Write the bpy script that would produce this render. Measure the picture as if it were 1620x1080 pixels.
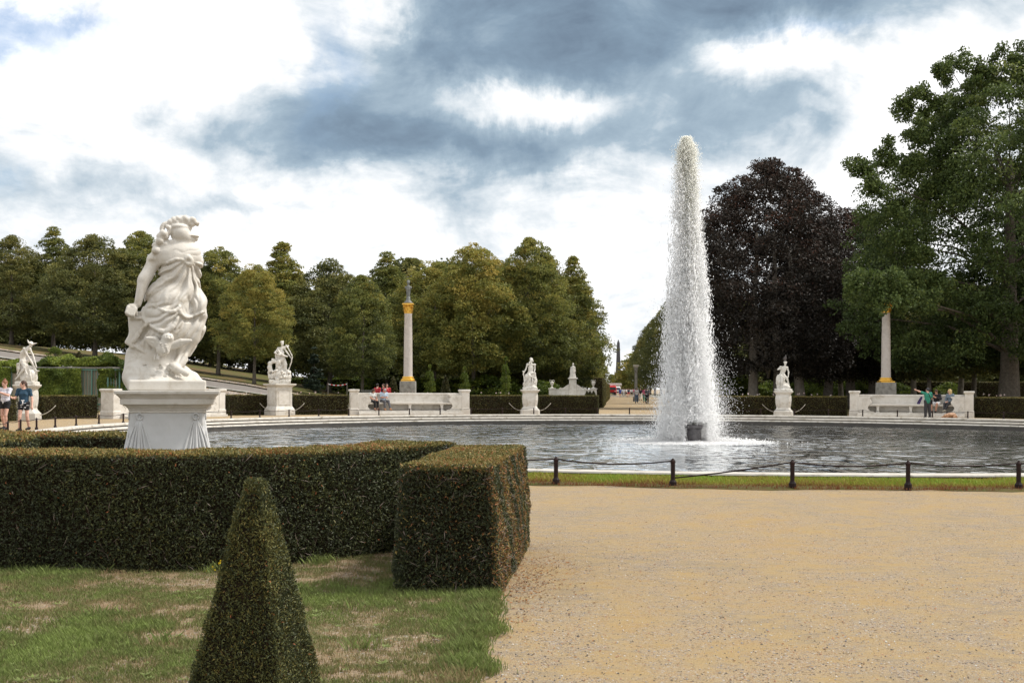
import bpy, math, random
import numpy as np
from mathutils import Vector, Euler

for _o in list(bpy.data.objects):
    bpy.data.objects.remove(_o)
SC = bpy.context.scene
COL = SC.collection
R = math.radians
PI = math.pi
random.seed(7)

# ------------------------------------------------------------------ camera, sky, sun, exposure
CAMH = 1.6
FPX, HOR, ROLL = 1800.0, 615.0, 0.003
cam_d = bpy.data.cameras.new('camera')
cam = bpy.data.objects.new('camera', cam_d)
COL.objects.link(cam)
SC.camera = cam
cam_d.sensor_width = 36.0
cam_d.lens = 36.0 * FPX / 1620.0
cam_d.shift_y = (HOR - 540.0) / 1620.0
cam_d.clip_start = 0.1
cam_d.clip_end = 6000
cam.location = (0, 0, CAMH)
cam.rotation_euler = (PI / 2, -ROLL, 0)

SUN_AZ, SUN_EL = R(80), R(52)       # azimuth measured from +Y towards +X
sun_d = bpy.data.lights.new('sun', 'SUN')
sun = bpy.data.objects.new('sun', sun_d)
COL.objects.link(sun)
sun_d.energy = 3.0
sun_d.angle = R(10)
sun_d.color = (1.0, 0.95, 0.88)
_sd = Vector((math.sin(SUN_AZ) * math.cos(SUN_EL), math.cos(SUN_AZ) * math.cos(SUN_EL), math.sin(SUN_EL)))
sun.rotation_euler = _sd.to_track_quat('Z', 'Y').to_euler()

SC.view_settings.view_transform = 'Standard'
SC.view_settings.look = 'None'
SC.view_settings.exposure = 0.5
SC.view_settings.gamma = 1.0
SC.view_settings.use_curve_mapping = False


class NT:
    """tiny node-tree helper"""
    def __init__(s, tree):
        s.t = tree
        s.t.nodes.clear()

    def n(s, kind, **kw):
        nd = s.t.nodes.new(kind)
        ins = kw.pop('ins', {})
        for k, v in kw.items():
            setattr(nd, k, v)
        for k, v in ins.items():
            s.put(nd.inputs[k], v)
        return nd

    def put(s, sock, v):
        if isinstance(v, bpy.types.NodeSocket):
            s.t.links.new(v, sock)
        elif isinstance(v, bpy.types.Node):
            s.t.links.new(v.outputs[0], sock)
        else:
            if isinstance(v, tuple) and len(v) == 3 and sock.type == 'RGBA':
                v = (*v, 1)
            sock.default_value = v

    def m(s, op, a, b=None, c=None, clamp=False):
        nd = s.t.nodes.new('ShaderNodeMath')
        nd.operation = op
        nd.use_clamp = clamp
        s.put(nd.inputs[0], a)
        if b is not None:
            s.put(nd.inputs[1], b)
        if c is not None:
            s.put(nd.inputs[2], c)
        return nd.outputs[0]

    def ramp(s, fac, stops, interp='LINEAR'):
        nd = s.t.nodes.new('ShaderNodeValToRGB')
        nd.color_ramp.interpolation = interp
        e = nd.color_ramp.elements
        while len(e) < len(stops):
            e.new(0.5)
        for i, (p, c) in enumerate(stops):
            e[i].position = p
            e[i].color = (*c, 1) if len(c) == 3 else c
        s.put(nd.inputs[0], fac)
        return nd.outputs[0]

    def mix(s, f, a, b, blend='MIX'):
        nd = s.t.nodes.new('ShaderNodeMix')
        nd.data_type = 'RGBA'
        nd.blend_type = blend
        s.put(nd.inputs[0], f)
        s.put(nd.inputs[6], a)
        s.put(nd.inputs[7], b)
        return nd.outputs[2]

    def noise(s, vec, scale, detail=4, rough=0.55, dist=0.0, out=0):
        nd = s.n('ShaderNodeTexNoise', ins={'Scale': scale, 'Detail': detail, 'Roughness': rough, 'Distortion': dist})
        if vec is not None:
            s.put(nd.inputs['Vector'], vec)
        return nd.outputs[out]


def build_world():
    w = bpy.data.worlds.new('World')
    SC.world = w
    w.use_nodes = True
    T = NT(w.node_tree)
    tc = T.n('ShaderNodeTexCoord')
    sep = T.n('ShaderNodeSeparateXYZ', ins={0: tc.outputs['Generated']})
    x, y, z = sep.outputs
    az = T.m('ARCTAN2', x, y)
    hyp = T.m('SQRT', T.m('ADD', T.m('MULTIPLY', x, x), T.m('MULTIPLY', y, y)))
    el = T.m('ARCTAN2', z, hyp)
    # cloud coordinates: flattened towards the horizon
    den = T.m('ADD', T.m('ABSOLUTE', z), 0.22)
    cv = T.n('ShaderNodeCombineXYZ', ins={0: T.m('DIVIDE', x, den), 1: T.m('DIVIDE', y, den), 2: T.m('MULTIPLY', z, 3.0)})
    wn = T.noise(tc.outputs['Generated'], 7.0, 7, 0.62, 0.3, 1)
    wsep = T.n('ShaderNodeSeparateXYZ', ins={0: wn})
    u = T.m('ADD', az, T.m('MULTIPLY', T.m('SUBTRACT', wsep.outputs[0], 0.5), 0.22))
    v = T.m('ADD', el, T.m('MULTIPLY', T.m('SUBTRACT', wsep.outputs[1], 0.5), 0.12))

    def ae(px, py):
        a = math.atan((px - 810) / FPX)
        return a, math.atan((HOR - py) / math.hypot(FPX, px - 810))
    # broad cloud bodies (darker undersides positive, bright gaps negative)
    blobs = [(760, 20, 200, 75, .62), (1040, 10, 260, 75, .66), (1330, -10, 170, 42, .55), (610, 130, 110, 42, .55),
             (930, 120, 150, 32, .6), (500, 170, 90, 18, .42), (560, 225, 190, 24, .62), (830, 255, 210, 34, .62),
             (1130, 190, 150, 34, .45), (1230, 92, 90, 26, -.5), (840, 178, 95, 24, -.36), (585, 55, 38, 45, -.5),
             (160, 290, 160, 18, .20), (470, 322, 200, 11, .20), (930, 345, 140, 15, .22), (1500, 30, 90, 22, .2),
             (200, 170, 200, 90, -.15), (1480, 190, 120, 90, -.3), (250, 60, 160, 50, -.3),
             (-300, 200, 250, 120, .4), (2100, 150, 300, 120, .4), (960, 440, 60, 25, .12)]
    D = None
    for (px, py, sx, sy, wt) in blobs:
        a0, e0 = ae(px, py)
        du = T.m('DIVIDE', T.m('SUBTRACT', u, a0), sx / FPX)
        dv = T.m('DIVIDE', T.m('SUBTRACT', v, e0), sy / FPX)
        g = T.m('EXPONENT', T.m('MULTIPLY', T.m('ADD', T.m('MULTIPLY', du, du), T.m('MULTIPLY', dv, dv)), -0.5))
        D = T.m('MULTIPLY', g, wt) if D is None else T.m('MULTIPLY_ADD', g, wt, D)
    pv = T.n('ShaderNodeMapping', ins={0: tc.outputs['Generated'], 3: (1.0, 1.0, 1.9)})
    fb = T.noise(pv.outputs[0], 7.5, 9, 0.60, 0.5)
    fb2 = T.noise(pv.outputs[0], 22.0, 8, 0.6, 0.4)
    D = T.m('MULTIPLY_ADD', T.m('SUBTRACT', fb, 0.5), 1.05, T.m('MULTIPLY', D, .72))
    D = T.m('MULTIPLY_ADD', T.m('SUBTRACT', fb2, 0.5), 0.42, D)
    D = T.m('ADD', D, 0.09)
    col = T.ramp(D, [(0.0, (0.92, 0.92, 0.92)), (0.14, (0.74, 0.75, 0.76)), (0.28, (0.53, 0.58, 0.62)),
                     (0.46, (0.30, 0.38, 0.45)), (0.72, (0.185, 0.255, 0.33)), (1.0, (0.12, 0.165, 0.225))])
    # clear blue gaps showing the real sky
    sky = T.n('ShaderNodeTexSky', sky_type='NISHITA')
    sky.sun_disc = False
    sky.sun_elevation = SUN_EL
    sky.sun_rotation = SUN_AZ
    skyc = T.mix(1.0, sky.outputs[0], (0.13, 0.13, 0.13), 'MULTIPLY')
    H = None
    for (px, py, sx, sy, wt) in [(-20, 45, 80, 20, .9), (110, 30, 70, 10, .5), (0, 262, 20, 14, .25), (520, 130, 22, 50, .35), (1310, 55, 60, 9, .3)]:
        a0, e0 = ae(px, py)
        du = T.m('DIVIDE', T.m('SUBTRACT', u, a0), sx / FPX)
        dv = T.m('DIVIDE', T.m('SUBTRACT', v, e0), sy / FPX)
        g = T.m('EXPONENT', T.m('MULTIPLY', T.m('ADD', T.m('MULTIPLY', du, du), T.m('MULTIPLY', dv, dv)), -0.5))
        H = T.m('MULTIPLY', g, wt) if H is None else T.m('MULTIPLY_ADD', g, wt, H)
    H = T.m('MULTIPLY', H, T.m('MULTIPLY_ADD', fb2, 1.6, 0.1), clamp=True)
    c2 = T.mix(H, col, skyc)
    bg = T.n('ShaderNodeBackground', ins={'Color': c2, 'Strength': 1.0})
    out = T.n('ShaderNodeOutputWorld', ins={0: bg})


build_world()


# ------------------------------------------------------------------ placing helpers (photo measurements -> metres)
def Pt(px, py, Y):
    """world point at depth Y that the measured position in the photo stands for"""
    return np.array([(px - 810) / FPX * Y, Y, CAMH - ((py - HOR) - ROLL * (px - 810)) * Y / FPX])


def Xat(px, Y):
    return (px - 810) / FPX * Y


CX, CY = 7.0, 44.4            # basin centre
RIN = 23.8                    # inner edge of the coping
WZ = -0.45                    # water level
AX = 0.0933                   # direction of the avenue (dx/dy)


def axis_x(Y):
    return CX + AX * (Y - CY)


# ------------------------------------------------------------------ object helpers
def set_tags(o, label=None, cat=None, group=None, kind=None):
    if label:
        o['label'] = label
    if cat:
        o['category'] = cat
    if group:
        o['group'] = group
    if kind:
        o['kind'] = kind
    return o


def thing(name, label, cat, loc=(0, 0, 0), rz=0.0, group=None):
    o = bpy.data.objects.new(name, None)
    COL.objects.link(o)
    o.location = loc
    o.rotation_euler = (0, 0, rz)
    o.empty_display_size = 0.2
    return set_tags(o, label, cat, group)


def mk(name, V, F, mat, parent=None, smooth=False, tint=None, label=None, cat=None, group=None, kind=None, loc=None):
    """mesh object from vertices and faces (ndarray or list), optional per-face tint"""
    me = bpy.data.meshes.new(name)
    V = np.asarray(V, dtype=np.float32).reshape(-1, 3)
    if isinstance(F, np.ndarray) and F.ndim == 2:
        n, k = F.shape
        me.vertices.add(len(V))
        me.vertices.foreach_set('co', V.ravel())
        me.loops.add(n * k)
        me.loops.foreach_set('vertex_index', F.astype(np.int32).ravel())
        me.polygons.add(n)
        me.polygons.foreach_set('loop_start', np.arange(0, n * k, k, dtype=np.int32))
        me.update(calc_edges=True)
    else:
        me.from_pydata(V.tolist(), [], [list(f) for f in F])
        me.update()
    if tint is not None:
        a = me.attributes.new('tint', 'FLOAT', 'FACE')
        a.data.foreach_set('value', np.asarray(tint, dtype=np.float32))
    if smooth:
        me.polygons.foreach_set('use_smooth', np.ones(len(me.polygons), dtype=bool))
    me.materials.append(mat)
    o = bpy.data.objects.new(name, me)
    COL.objects.link(o)
    if parent is not None:
        o.parent = parent
    if loc is not None:
        o.location = loc
    return set_tags(o, label, cat, group, kind)


def kids(o):
    return [c for c in COL.objects if c.parent == o]


def dup(o, loc=None, rz=None, scale=None, label=None, parent=None, group=None, ch=None):
    c = o.copy()
    COL.objects.link(c)
    if parent is not None:
        c.parent = parent
    if loc is not None:
        c.location = loc
    if rz is not None:
        c.rotation_euler = (0, 0, rz)
    if scale is not None:
        c.scale = scale
    if label:
        c['label'] = label
    if group:
        c['group'] = group
    for k in (KIDS.get(o.name, None) or kids(o)):
        dup(k, parent=c)
    return c


KIDS = {}


# ------------------------------------------------------------------ mesh generators
class MB:
    def __init__(s):
        s.V = []
        s.F = []
        s.n = 0

    def add(s, V, F):
        V = np.asarray(V, dtype=float).reshape(-1, 3)
        s.V.append(V)
        s.F += [[i + s.n for i in f] for f in F]
        s.n += len(V)
        return s

    def box(s, x0, x1, y0, y1, z0, z1):
        V = [(x, y, z) for z in (z0, z1) for y in (y0, y1) for x in (x0, x1)]
        return s.add(V, [(0, 2, 3, 1), (4, 5, 7, 6), (0, 1, 5, 4), (2, 6, 7, 3), (0, 4, 6, 2), (1, 3, 7, 5)])

    def bbox(s, x0, x1, y0, y1, z0, z1, b=0.012):
        """box with bevelled edges (stacked rings)"""
        return s.loft([(z0, x0 + b, x1 - b, y0 + b, y1 - b), (z0 + b, x0, x1, y0, y1), (z1 - b, x0, x1, y0, y1), (z1, x0 + b, x1 - b, y0 + b, y1 - b)], b)

    def loft(s, rows, ch=0.01):
        """rows of (z, x0, x1, y0, y1): chamfered rectangles"""
        V = []
        for (z, x0, x1, y0, y1) in rows:
            c = min(ch, (x1 - x0) * .3, (y1 - y0) * .3)
            V += [(x0 + c, y0, z), (x1 - c, y0, z), (x1, y0 + c, z), (x1, y1 - c, z), (x1 - c, y1, z), (x0 + c, y1, z), (x0, y1 - c, z), (x0, y0 + c, z)]
        F = []
        for i in range(len(rows) - 1):
            for j in range(8):
                F.append((i * 8 + j, i * 8 + (j + 1) % 8, (i + 1) * 8 + (j + 1) % 8, (i + 1) * 8 + j))
        F.append(tuple(range(7, -1, -1)))
        F.append(tuple(len(rows) * 8 - 8 + j for j in range(8)))
        return s.add(V, F)

    def lathe(s, prof, n=24, c=(0, 0, 0), cap=True):
        V = []
        for (r, z) in prof:
            for j in range(n):
                a = 2 * PI * j / n
                V.append((c[0] + r * math.cos(a), c[1] + r * math.sin(a), c[2] + z))
        F = []
        for i in range(len(prof) - 1):
            for j in range(n):
                F.append((i * n + j, i * n + (j + 1) % n, (i + 1) * n + (j + 1) % n, (i + 1) * n + j))
        if cap:
            F.append(tuple(range(n - 1, -1, -1)))
            F.append(tuple((len(prof) - 1) * n + j for j in range(n)))
        return s.add(V, F)

    def tube(s, pts, rad, n=8, cap=True):
        pts = [np.asarray(p, float) for p in pts]
        if not hasattr(rad, '__len__'):
            rad = [rad] * len(pts)
        V = []
        up = None
        for i, p in enumerate(pts):
            d = pts[min(i + 1, len(pts) - 1)] - pts[max(i - 1, 0)]
            d = d / (np.linalg.norm(d) + 1e-9)
            if up is None:
                up = np.array([0, 0, 1.0]) if abs(d[2]) < .9 else np.array([1.0, 0, 0])
            a = np.cross(d, up)
            a /= np.linalg.norm(a) + 1e-9
            b = np.cross(a, d)
            up = b
            for j in range(n):
                t = 2 * PI * j / n
                V.append(p + rad[i] * (a * math.cos(t) + b * math.sin(t)))
        F = []
        for i in range(len(pts) - 1):
            for j in range(n):
                F.append((i * n + j, (i + 1) * n + j, (i + 1) * n + (j + 1) % n, i * n + (j + 1) % n))
        if cap:
            F.append(tuple(range(n)))
            F.append(tuple((len(pts) - 1) * n + j for j in range(n - 1, -1, -1)))
        return s.add(V, F)

    def prism(s, outline, y0, y1):
        """outline of (x, z), extruded along y"""
        n = len(outline)
        V = [(x, y0, z) for x, z in outline] + [(x, y1, z) for x, z in outline]
        F = [tuple(range(n)), tuple(range(2 * n - 1, n - 1, -1))]
        F += [((i + 1) % n, i, n + i, n + (i + 1) % n) for i in range(n)]
        return s.add(V, F)

    def map(s, fn):
        s.V = [fn(np.vstack(s.V))]
        return s

    def obj(s, name, mat, parent=None, **kw):
        return mk(name, np.vstack(s.V), s.F, mat, parent, **kw)


def rand_unit(rng, n):
    v = rng.normal(size=(n, 3))
    return v / np.linalg.norm(v, axis=1, keepdims=True)


def cards(P, A, L, W, rng, N=None, bend=0.18):
    """leaf cards: centres P, long axes A, length L, width W -> verts, quads"""
    n = len(P)
    A = A / (np.linalg.norm(A, axis=1, keepdims=True) + 1e-9)
    if N is None:
        N = rand_unit(rng, n)
    B = np.cross(A, N)
    B /= np.linalg.norm(B, axis=1, keepdims=True) + 1e-9
    N2 = np.cross(A, B)
    L = np.broadcast_to(L, (n,))[:, None]
    W = np.broadcast_to(W, (n,))[:, None]
    V = np.empty((n, 4, 3))
    V[:, 0] = P - A * L * .5
    V[:, 1] = P + B * W * .5 + N2 * L * bend
    V[:, 2] = P + A * L * .5
    V[:, 3] = P - B * W * .5 + N2 * L * bend
    return V.reshape(-1, 3), np.arange(n * 4).reshape(n, 4)


def catVF(items):
    Vs, Fs, o = [], [], 0
    for V, F in items:
        Vs.append(V)
        Fs.append(F + o)
        o += len(V)
    return np.vstack(Vs), np.vstack(Fs)


# ------------------------------------------------------------------ signed-distance sculpting
class Sdf:
    def __init__(s, lo, hi, h):
        s.lo = np.array(lo, float)
        s.h = h
        s.n = (np.ceil((np.array(hi) - s.lo) / h).astype(int) + 1)
        s.F = np.full(s.n, 9.0, dtype=np.float32)
        s.ax = [s.lo[i] + h * np.arange(s.n[i]) for i in range(3)]

    def _sub(s, lo, hi):
        i0 = np.clip(np.floor((np.array(lo) - s.lo) / s.h).astype(int), 0, s.n)
        i1 = np.clip(np.ceil((np.array(hi) - s.lo) / s.h).astype(int) + 1, 0, s.n)
        if (i1 <= i0).any():
            return None
        sl = tuple(slice(a, b) for a, b in zip(i0, i1))
        g = np.meshgrid(*[s.ax[i][sl[i]] for i in range(3)], indexing='ij', sparse=True)
        return sl, g

    def _put(s, sl, d, k, sub):
        f = s.F[sl]
        if sub:
            d = -d
            if k > 0:
                h = np.maximum(k - np.abs(f - d), 0) / k
                s.F[sl] = np.maximum(f, d) + h * h * k * .25
            else:
                s.F[sl] = np.maximum(f, d)
        else:
            if k > 0:
                h = np.maximum(k - np.abs(f - d), 0) / k
                s.F[sl] = np.minimum(f, d) - h * h * k * .25
            else:
                s.F[sl] = np.minimum(f, d)

    def c(s, a, b, r1, r2=None, k=0.03, sub=False):
        r2 = r1 if r2 is None else r2
        a = np.array(a, float)
        b = np.array(b, float)
        m = max(r1, r2) + k + 3 * s.h
        q = s._sub(np.minimum(a, b) - m, np.maximum(a, b) + m)
        if q is None:
            return s
        sl, (X, Y, Z) = q
        ba = b - a
        L = max(ba @ ba, 1e-9)
        t = np.clip(((X - a[0]) * ba[0] + (Y - a[1]) * ba[1] + (Z - a[2]) * ba[2]) / L, 0, 1)
        d = np.sqrt((X - a[0] - t * ba[0]) ** 2 + (Y - a[1] - t * ba[1]) ** 2 + (Z - a[2] - t * ba[2]) ** 2) - (r1 + (r2 - r1) * t)
        s._put(sl, d, k, sub)
        return s

    def tube(s, pts, r, k=0.02, sub=False):
        if not hasattr(r, '__len__'):
            r = [r] * len(pts)
        for i in range(len(pts) - 1):
            s.c(pts[i], pts[i + 1], r[i], r[i + 1], k, sub)
        return s

    def e(s, c, r, k=0.03, rot=None, sub=False):
        c = np.array(c, float)
        r = np.array(r if hasattr(r, '__len__') else (r, r, r), float)
        m = r.max() + k + 3 * s.h
        q = s._sub(c - m, c + m)
        if q is None:
            return s
        sl, (X, Y, Z) = q
        x, y, z = X - c[0], Y - c[1], Z - c[2]
        if rot is not None:
            M = np.array(Euler(rot).to_matrix().transposed())
            x, y, z = (M[0, 0] * x + M[0, 1] * y + M[0, 2] * z, M[1, 0] * x + M[1, 1] * y + M[1, 2] * z, M[2, 0] * x + M[2, 1] * y + M[2, 2] * z)
        k0 = np.sqrt((x / r[0]) ** 2 + (y / r[1]) ** 2 + (z / r[2]) ** 2)
        k1 = np.sqrt((x / r[0] ** 2) ** 2 + (y / r[1] ** 2) ** 2 + (z / r[2] ** 2) ** 2) + 1e-6
        s._put(sl, k0 * (k0 - 1) / k1, k, sub)
        return s

    def b(s, c, hf, rd=0.01, k=0.01, rot=None, sub=False):
        c = np.array(c, float)
        hf = np.array(hf, float)
        m = np.linalg.norm(hf) + k + 3 * s.h
        q = s._sub(c - m, c + m)
        if q is None:
            return s
        sl, (X, Y, Z) = q
        x, y, z = X - c[0], Y - c[1], Z - c[2]
        if rot is not None:
            M = np.array(Euler(rot).to_matrix().transposed())
            x, y, z = (M[0, 0] * x + M[0, 1] * y + M[0, 2] * z, M[1, 0] * x + M[1, 1] * y + M[1, 2] * z, M[2, 0] * x + M[2, 1] * y + M[2, 2] * z)
        dx, dy, dz = np.abs(x) - hf[0] + rd, np.abs(y) - hf[1] + rd, np.abs(z) - hf[2] + rd
        d = np.sqrt(np.maximum(dx, 0) ** 2 + np.maximum(dy, 0) ** 2 + np.maximum(dz, 0) ** 2) + np.minimum(np.maximum(np.maximum(dx, dy), dz), 0) - rd
        s._put(sl, d, k, sub)
        return s

    def rough(s, amp, freq, seed=1, zmin=-9, zmax=99):
        rng = np.random.default_rng(seed)
        X, Y, Z = np.meshgrid(*s.ax, indexing='ij', sparse=True)
        w = np.clip((Z - zmin) / .08, 0, 1) * np.clip((zmax - Z) / .08, 0, 1)
        acc = 0
        for i in range(7):
            v = rng.normal(size=3)
            v = v / np.linalg.norm(v) * freq * (1 + i * .35)
            acc = acc + np.sin(X * v[0] + Y * v[1] + Z * v[2] + rng.uniform(0, 6)) / (1 + i * .4)
        s.F += (acc * amp * w).astype(np.float32)
        return s

    def depth(s):
        """y of the surface seen from -y, per (x, z)"""
        ins = s.F < 0
        j = ins.argmax(axis=1)
        any_ = ins.any(axis=1)
        s.D = np.where(any_, s.lo[1] + j * s.h, np.nan)
        return s

    def dep(s, x, z, fb=0.0):
        i = int(round((x - s.lo[0]) / s.h))
        k = int(round((z - s.lo[2]) / s.h))
        i = min(max(i, 0), s.n[0] - 1)
        k = min(max(k, 0), s.n[2] - 1)
        v = s.D[i, k]
        return fb if np.isnan(v) else float(v)

    def fold(s, xz, r, off=0.0, k=0.02, sub=False, n=6):
        """ridge or groove that follows the sculpture's own surface"""
        xz = [np.array(p, float) for p in xz]
        P = []
        m = len(xz)
        for i in range(m - 1):
            p0, p1, p2, p3 = xz[max(i - 1, 0)], xz[i], xz[i + 1], xz[min(i + 2, m - 1)]
            for j in range(n):
                t = j / n
                P.append(.5 * ((2 * p1) + (-p0 + p2) * t + (2 * p0 - 5 * p1 + 4 * p2 - p3) * t * t + (-p0 + 3 * p1 - 3 * p2 + p3) * t ** 3))
        P.append(xz[-1])
        last = 0.0
        pts = []
        for p in P:
            last = s.dep(p[0], p[1], last)
            pts.append((p[0], last + off, p[1]))
        q = len(pts)
        rr = [r * (0.45 + 0.55 * math.sin(PI * min(max((i + .5) / q, 0), 1))) for i in range(q)]
        return s.tube(pts, rr, k, sub)

    def mesh(s):
        F = s.F
        S = F < 0
        n = np.array(F.shape) - 1
        cnt = np.zeros(n, dtype=np.int8)
        cr = [(i, j, k) for i in (0, 1) for j in (0, 1) for k in (0, 1)]
        for (i, j, k) in cr:
            cnt += S[i:i + n[0], j:j + n[1], k:k + n[2]]
        act = (cnt > 0) & (cnt < 8)
        I, J, K = np.nonzero(act)
        idx = np.full(n, -1, dtype=np.int64)
        idx[I, J, K] = np.arange(len(I))
        acc = np.zeros((len(I), 3))
        num = np.zeros(len(I))
        val = {c: F[I + c[0], J + c[1], K + c[2]] for c in cr}
        for a in range(3):
            for c in cr:
                if c[a] == 1:
                    continue
                d = list(c)
                d[a] = 1
                f0, f1 = val[c], val[tuple(d)]
                m = (f0 < 0) != (f1 < 0)
                t = np.where(m, f0 / np.where(m, f0 - f1, 1), 0)
                for ax in range(3):
                    acc[:, ax] += np.where(m, c[ax] + (t if ax == a else 0), 0)
                num += m
        V = (acc / np.maximum(num, 1)[:, None] + np.stack([I, J, K], 1)) * s.h + s.lo
        quads = []
        for a in range(3):
            b, c = (a + 1) % 3, (a + 2) % 3
            s0 = [slice(1, -1)] * 3
            s1 = [slice(1, -1)] * 3
            s0[a] = slice(0, -1)
            s1[a] = slice(1, None)
            A0, A1 = S[tuple(s0)], S[tuple(s1)]
            m = A0 != A1
            P = np.stack(np.nonzero(m), 1)
            sg = A0[m]
            P[:, b] += 1
            P[:, c] += 1
            e = np.zeros(3, int)
            eb, ec = e.copy(), e.copy()
            eb[b] = 1
            ec[c] = 1
            q = [P - eb - ec, P - ec, P, P - eb]
            q = np.stack([idx[x[:, 0], x[:, 1], x[:, 2]] for x in q], 1)
            q[~sg] = q[~sg][:, ::-1]
            quads.append(q)
        Q = np.vstack(quads)
        Q = Q[(Q >= 0).all(axis=1)]
        return V, Q


# ------------------------------------------------------------------ materials
def new_mat(name):
    m = bpy.data.materials.new(name)
    m.use_nodes = True
    return m, NT(m.node_tree)


def pmat(name, c1, c2=None, scale=4.0, rough=0.7, bump=0.0, bscale=40.0, spec=0.3, metal=0.0, detail=5, stain=None, st_scale=2.0, st_lo=0.5, st_hi=0.75):
    m, T = new_mat(name)
    tc = T.n('ShaderNodeTexCoord')
    vec = tc.outputs['Object']
    c2 = c2 or tuple(x * .75 for x in c1)
    col = T.ramp(T.noise(vec, scale, detail, .6), [(0.3, c1), (0.7, c2)])
    if stain:
        f = T.ramp(T.noise(vec, st_scale, 6, .65, .5), [(st_lo, (0, 0, 0)), (st_hi, (1, 1, 1))])
        col = T.mix(f, col, stain)
    bs = T.n('ShaderNodeBsdfPrincipled', ins={'Base Color': col, 'Roughness': rough, 'Metallic': metal, 'Specular IOR Level': spec})
    if bump:
        bp = T.n('ShaderNodeBump', ins={'Strength': 1.0, 'Distance': bump, 'Height': T.noise(vec, bscale, 6, .65)})
        T.put(bs.inputs['Normal'], bp)
    T.n('ShaderNodeOutputMaterial', ins={0: bs})
    return m


def leaf_mat(name, stops, trans=0.25, rnd=0.25, rough=0.55, spec=0.25):
    """foliage: colour from the per-leaf tint plus a small shift per plant"""
    m, T = new_mat(name)
    at = T.n('ShaderNodeAttribute', attribute_name='tint')
    oi = T.n('ShaderNodeObjectInfo')
    f = T.m('ADD', at.outputs['Fac'], T.m('MULTIPLY', T.m('SUBTRACT', oi.outputs['Random'], .5), rnd))
    col = T.ramp(f, stops)
    bs = T.n('ShaderNodeBsdfPrincipled', ins={'Base Color': col, 'Roughness': rough, 'Specular IOR Level': spec})
    tr = T.n('ShaderNodeBsdfTranslucent', ins={'Color': col})
    mx = T.n('ShaderNodeMixShader', ins={0: trans, 1: bs, 2: tr})
    T.n('ShaderNodeOutputMaterial', ins={0: mx})
    return m


M = {}
M['marble'] = pmat('marble', (.63, .605, .56), (.52, .49, .435), 4.0, .55, .003, 35, .35, stain=(.36, .31, .23), st_scale=5.5, st_lo=.52, st_hi=.80, detail=9)
M['marble_grey'] = pmat('marble_grey', (.55, .55, .545), (.47, .47, .46), 5.0, .5, .001, 30, .35, stain=(.42, .40, .35), st_scale=4, st_lo=.55, st_hi=.85)
M['bench_stone'] = pmat('bench_stone', (.64, .61, .56), (.54, .505, .45), 3.0, .6, .003, 30, .3, stain=(.36, .32, .25), st_scale=2.2, st_lo=.5, st_hi=.8)
M['coping'] = pmat('coping_stone', (.56, .53, .48), (.42, .39, .34), 2.5, .7, .004, 20, .3, stain=(.20, .17, .12), st_scale=3.0, st_lo=.52, st_hi=.72)
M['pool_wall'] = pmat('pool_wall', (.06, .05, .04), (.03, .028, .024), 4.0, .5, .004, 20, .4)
M['column'] = pmat('column_stone', (.50, .46, .42), (.42, .37, .33), 2.0, .45, .001, 25, .4, stain=(.33, .30, .27), st_scale=3, st_lo=.5, st_hi=.8)
M['grey_stone'] = pmat('grey_stone', (.30, .29, .26), (.20, .19, .17), 4.0, .8, .004, 25, stain=(.12, .11, .09), st_scale=4)
M['gold'] = pmat('gold', (.80, .50, .10), (.62, .36, .06), 9.0, .38, .002, 40, .5, metal=.75)
M['bronze'] = pmat('dark_bronze', (.16, .17, .16), (.09, .09, .085), 8.0, .5, .002, 40)
M['iron'] = pmat('black_iron', (.010, .007, .007), (.028, .012, .010), 12.0, .65, .001, 60, .2)
M['rope'] = pmat('rope', (.42, .38, .32), (.3, .27, .22), 30, .8)
M['bark'] = pmat('bark', (.15, .13, .105), (.07, .06, .05), 6.0, .9, .02, 14, .1)
M['bark_pale'] = pmat('pale_bark', (.30, .27, .235), (.17, .15, .125), 5.0, .9, .015, 14, .1)
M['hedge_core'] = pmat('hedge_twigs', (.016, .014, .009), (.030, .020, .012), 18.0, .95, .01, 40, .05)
M['skin'] = pmat('skin', (.55, .33, .25), (.50, .29, .22), 6, .55, spec=.3)
M['skin_tan'] = pmat('tanned_skin', (.46, .25, .17), (.42, .22, .15), 6, .55, spec=.3)
for nm, c in dict(cloth_navy=(.018, .05, .085), cloth_black=(.012, .012, .014), cloth_green=(.03, .22, .15), cloth_grey=(.10, .10, .11),
                  cloth_white=(.72, .70, .70), cloth_pale=(.50, .50, .48), cloth_lightblue=(.42, .52, .62), cloth_jeans=(.13, .18, .27),
                  cloth_red=(.42, .03, .04), cloth_blue=(.02, .05, .25), cloth_teal=(.08, .30, .33), cloth_pink=(.55, .10, .20),
                  cloth_steel=(.16, .20, .24), cloth_darkgrey=(.045, .045, .05), cloth_beige=(.36, .33, .26), shoe_white=(.7, .7, .7), shoe_tan=(.5, .24, .1),
                  hair_brown=(.06, .030, .018), hair_red=(.20, .085, .04), hair_blond=(.55, .40, .18), hair_grey=(.30, .29, .28), hair_dark=(.02, .015, .012),
                  rubber=(.02, .02, .02), paint_red=(.50, .02, .02), paint_white=(.75, .75, .75), paint_orange=(.8, .16, .03), glass_dark=(.03, .04, .05),
                  bag_violet=(.05, .03, .12), fur=(.36, .20, .11), pigeon=(.10, .09, .09), phone=(.02, .02, .02), roof_red=(.40, .13, .07),
                  plaster=(.55, .48, .40), obelisk=(.085, .08, .085), obelisk_base=(.30, .24, .19), trellis_green=(.10, .20, .16), wall_beige=(.36, .31, .24)).items():
    M[nm] = pmat(nm, c, tuple(x * .82 for x in c), 14, .75 if 'cloth' in nm else .5, .002 if 'cloth' in nm else 0, 60)


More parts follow.
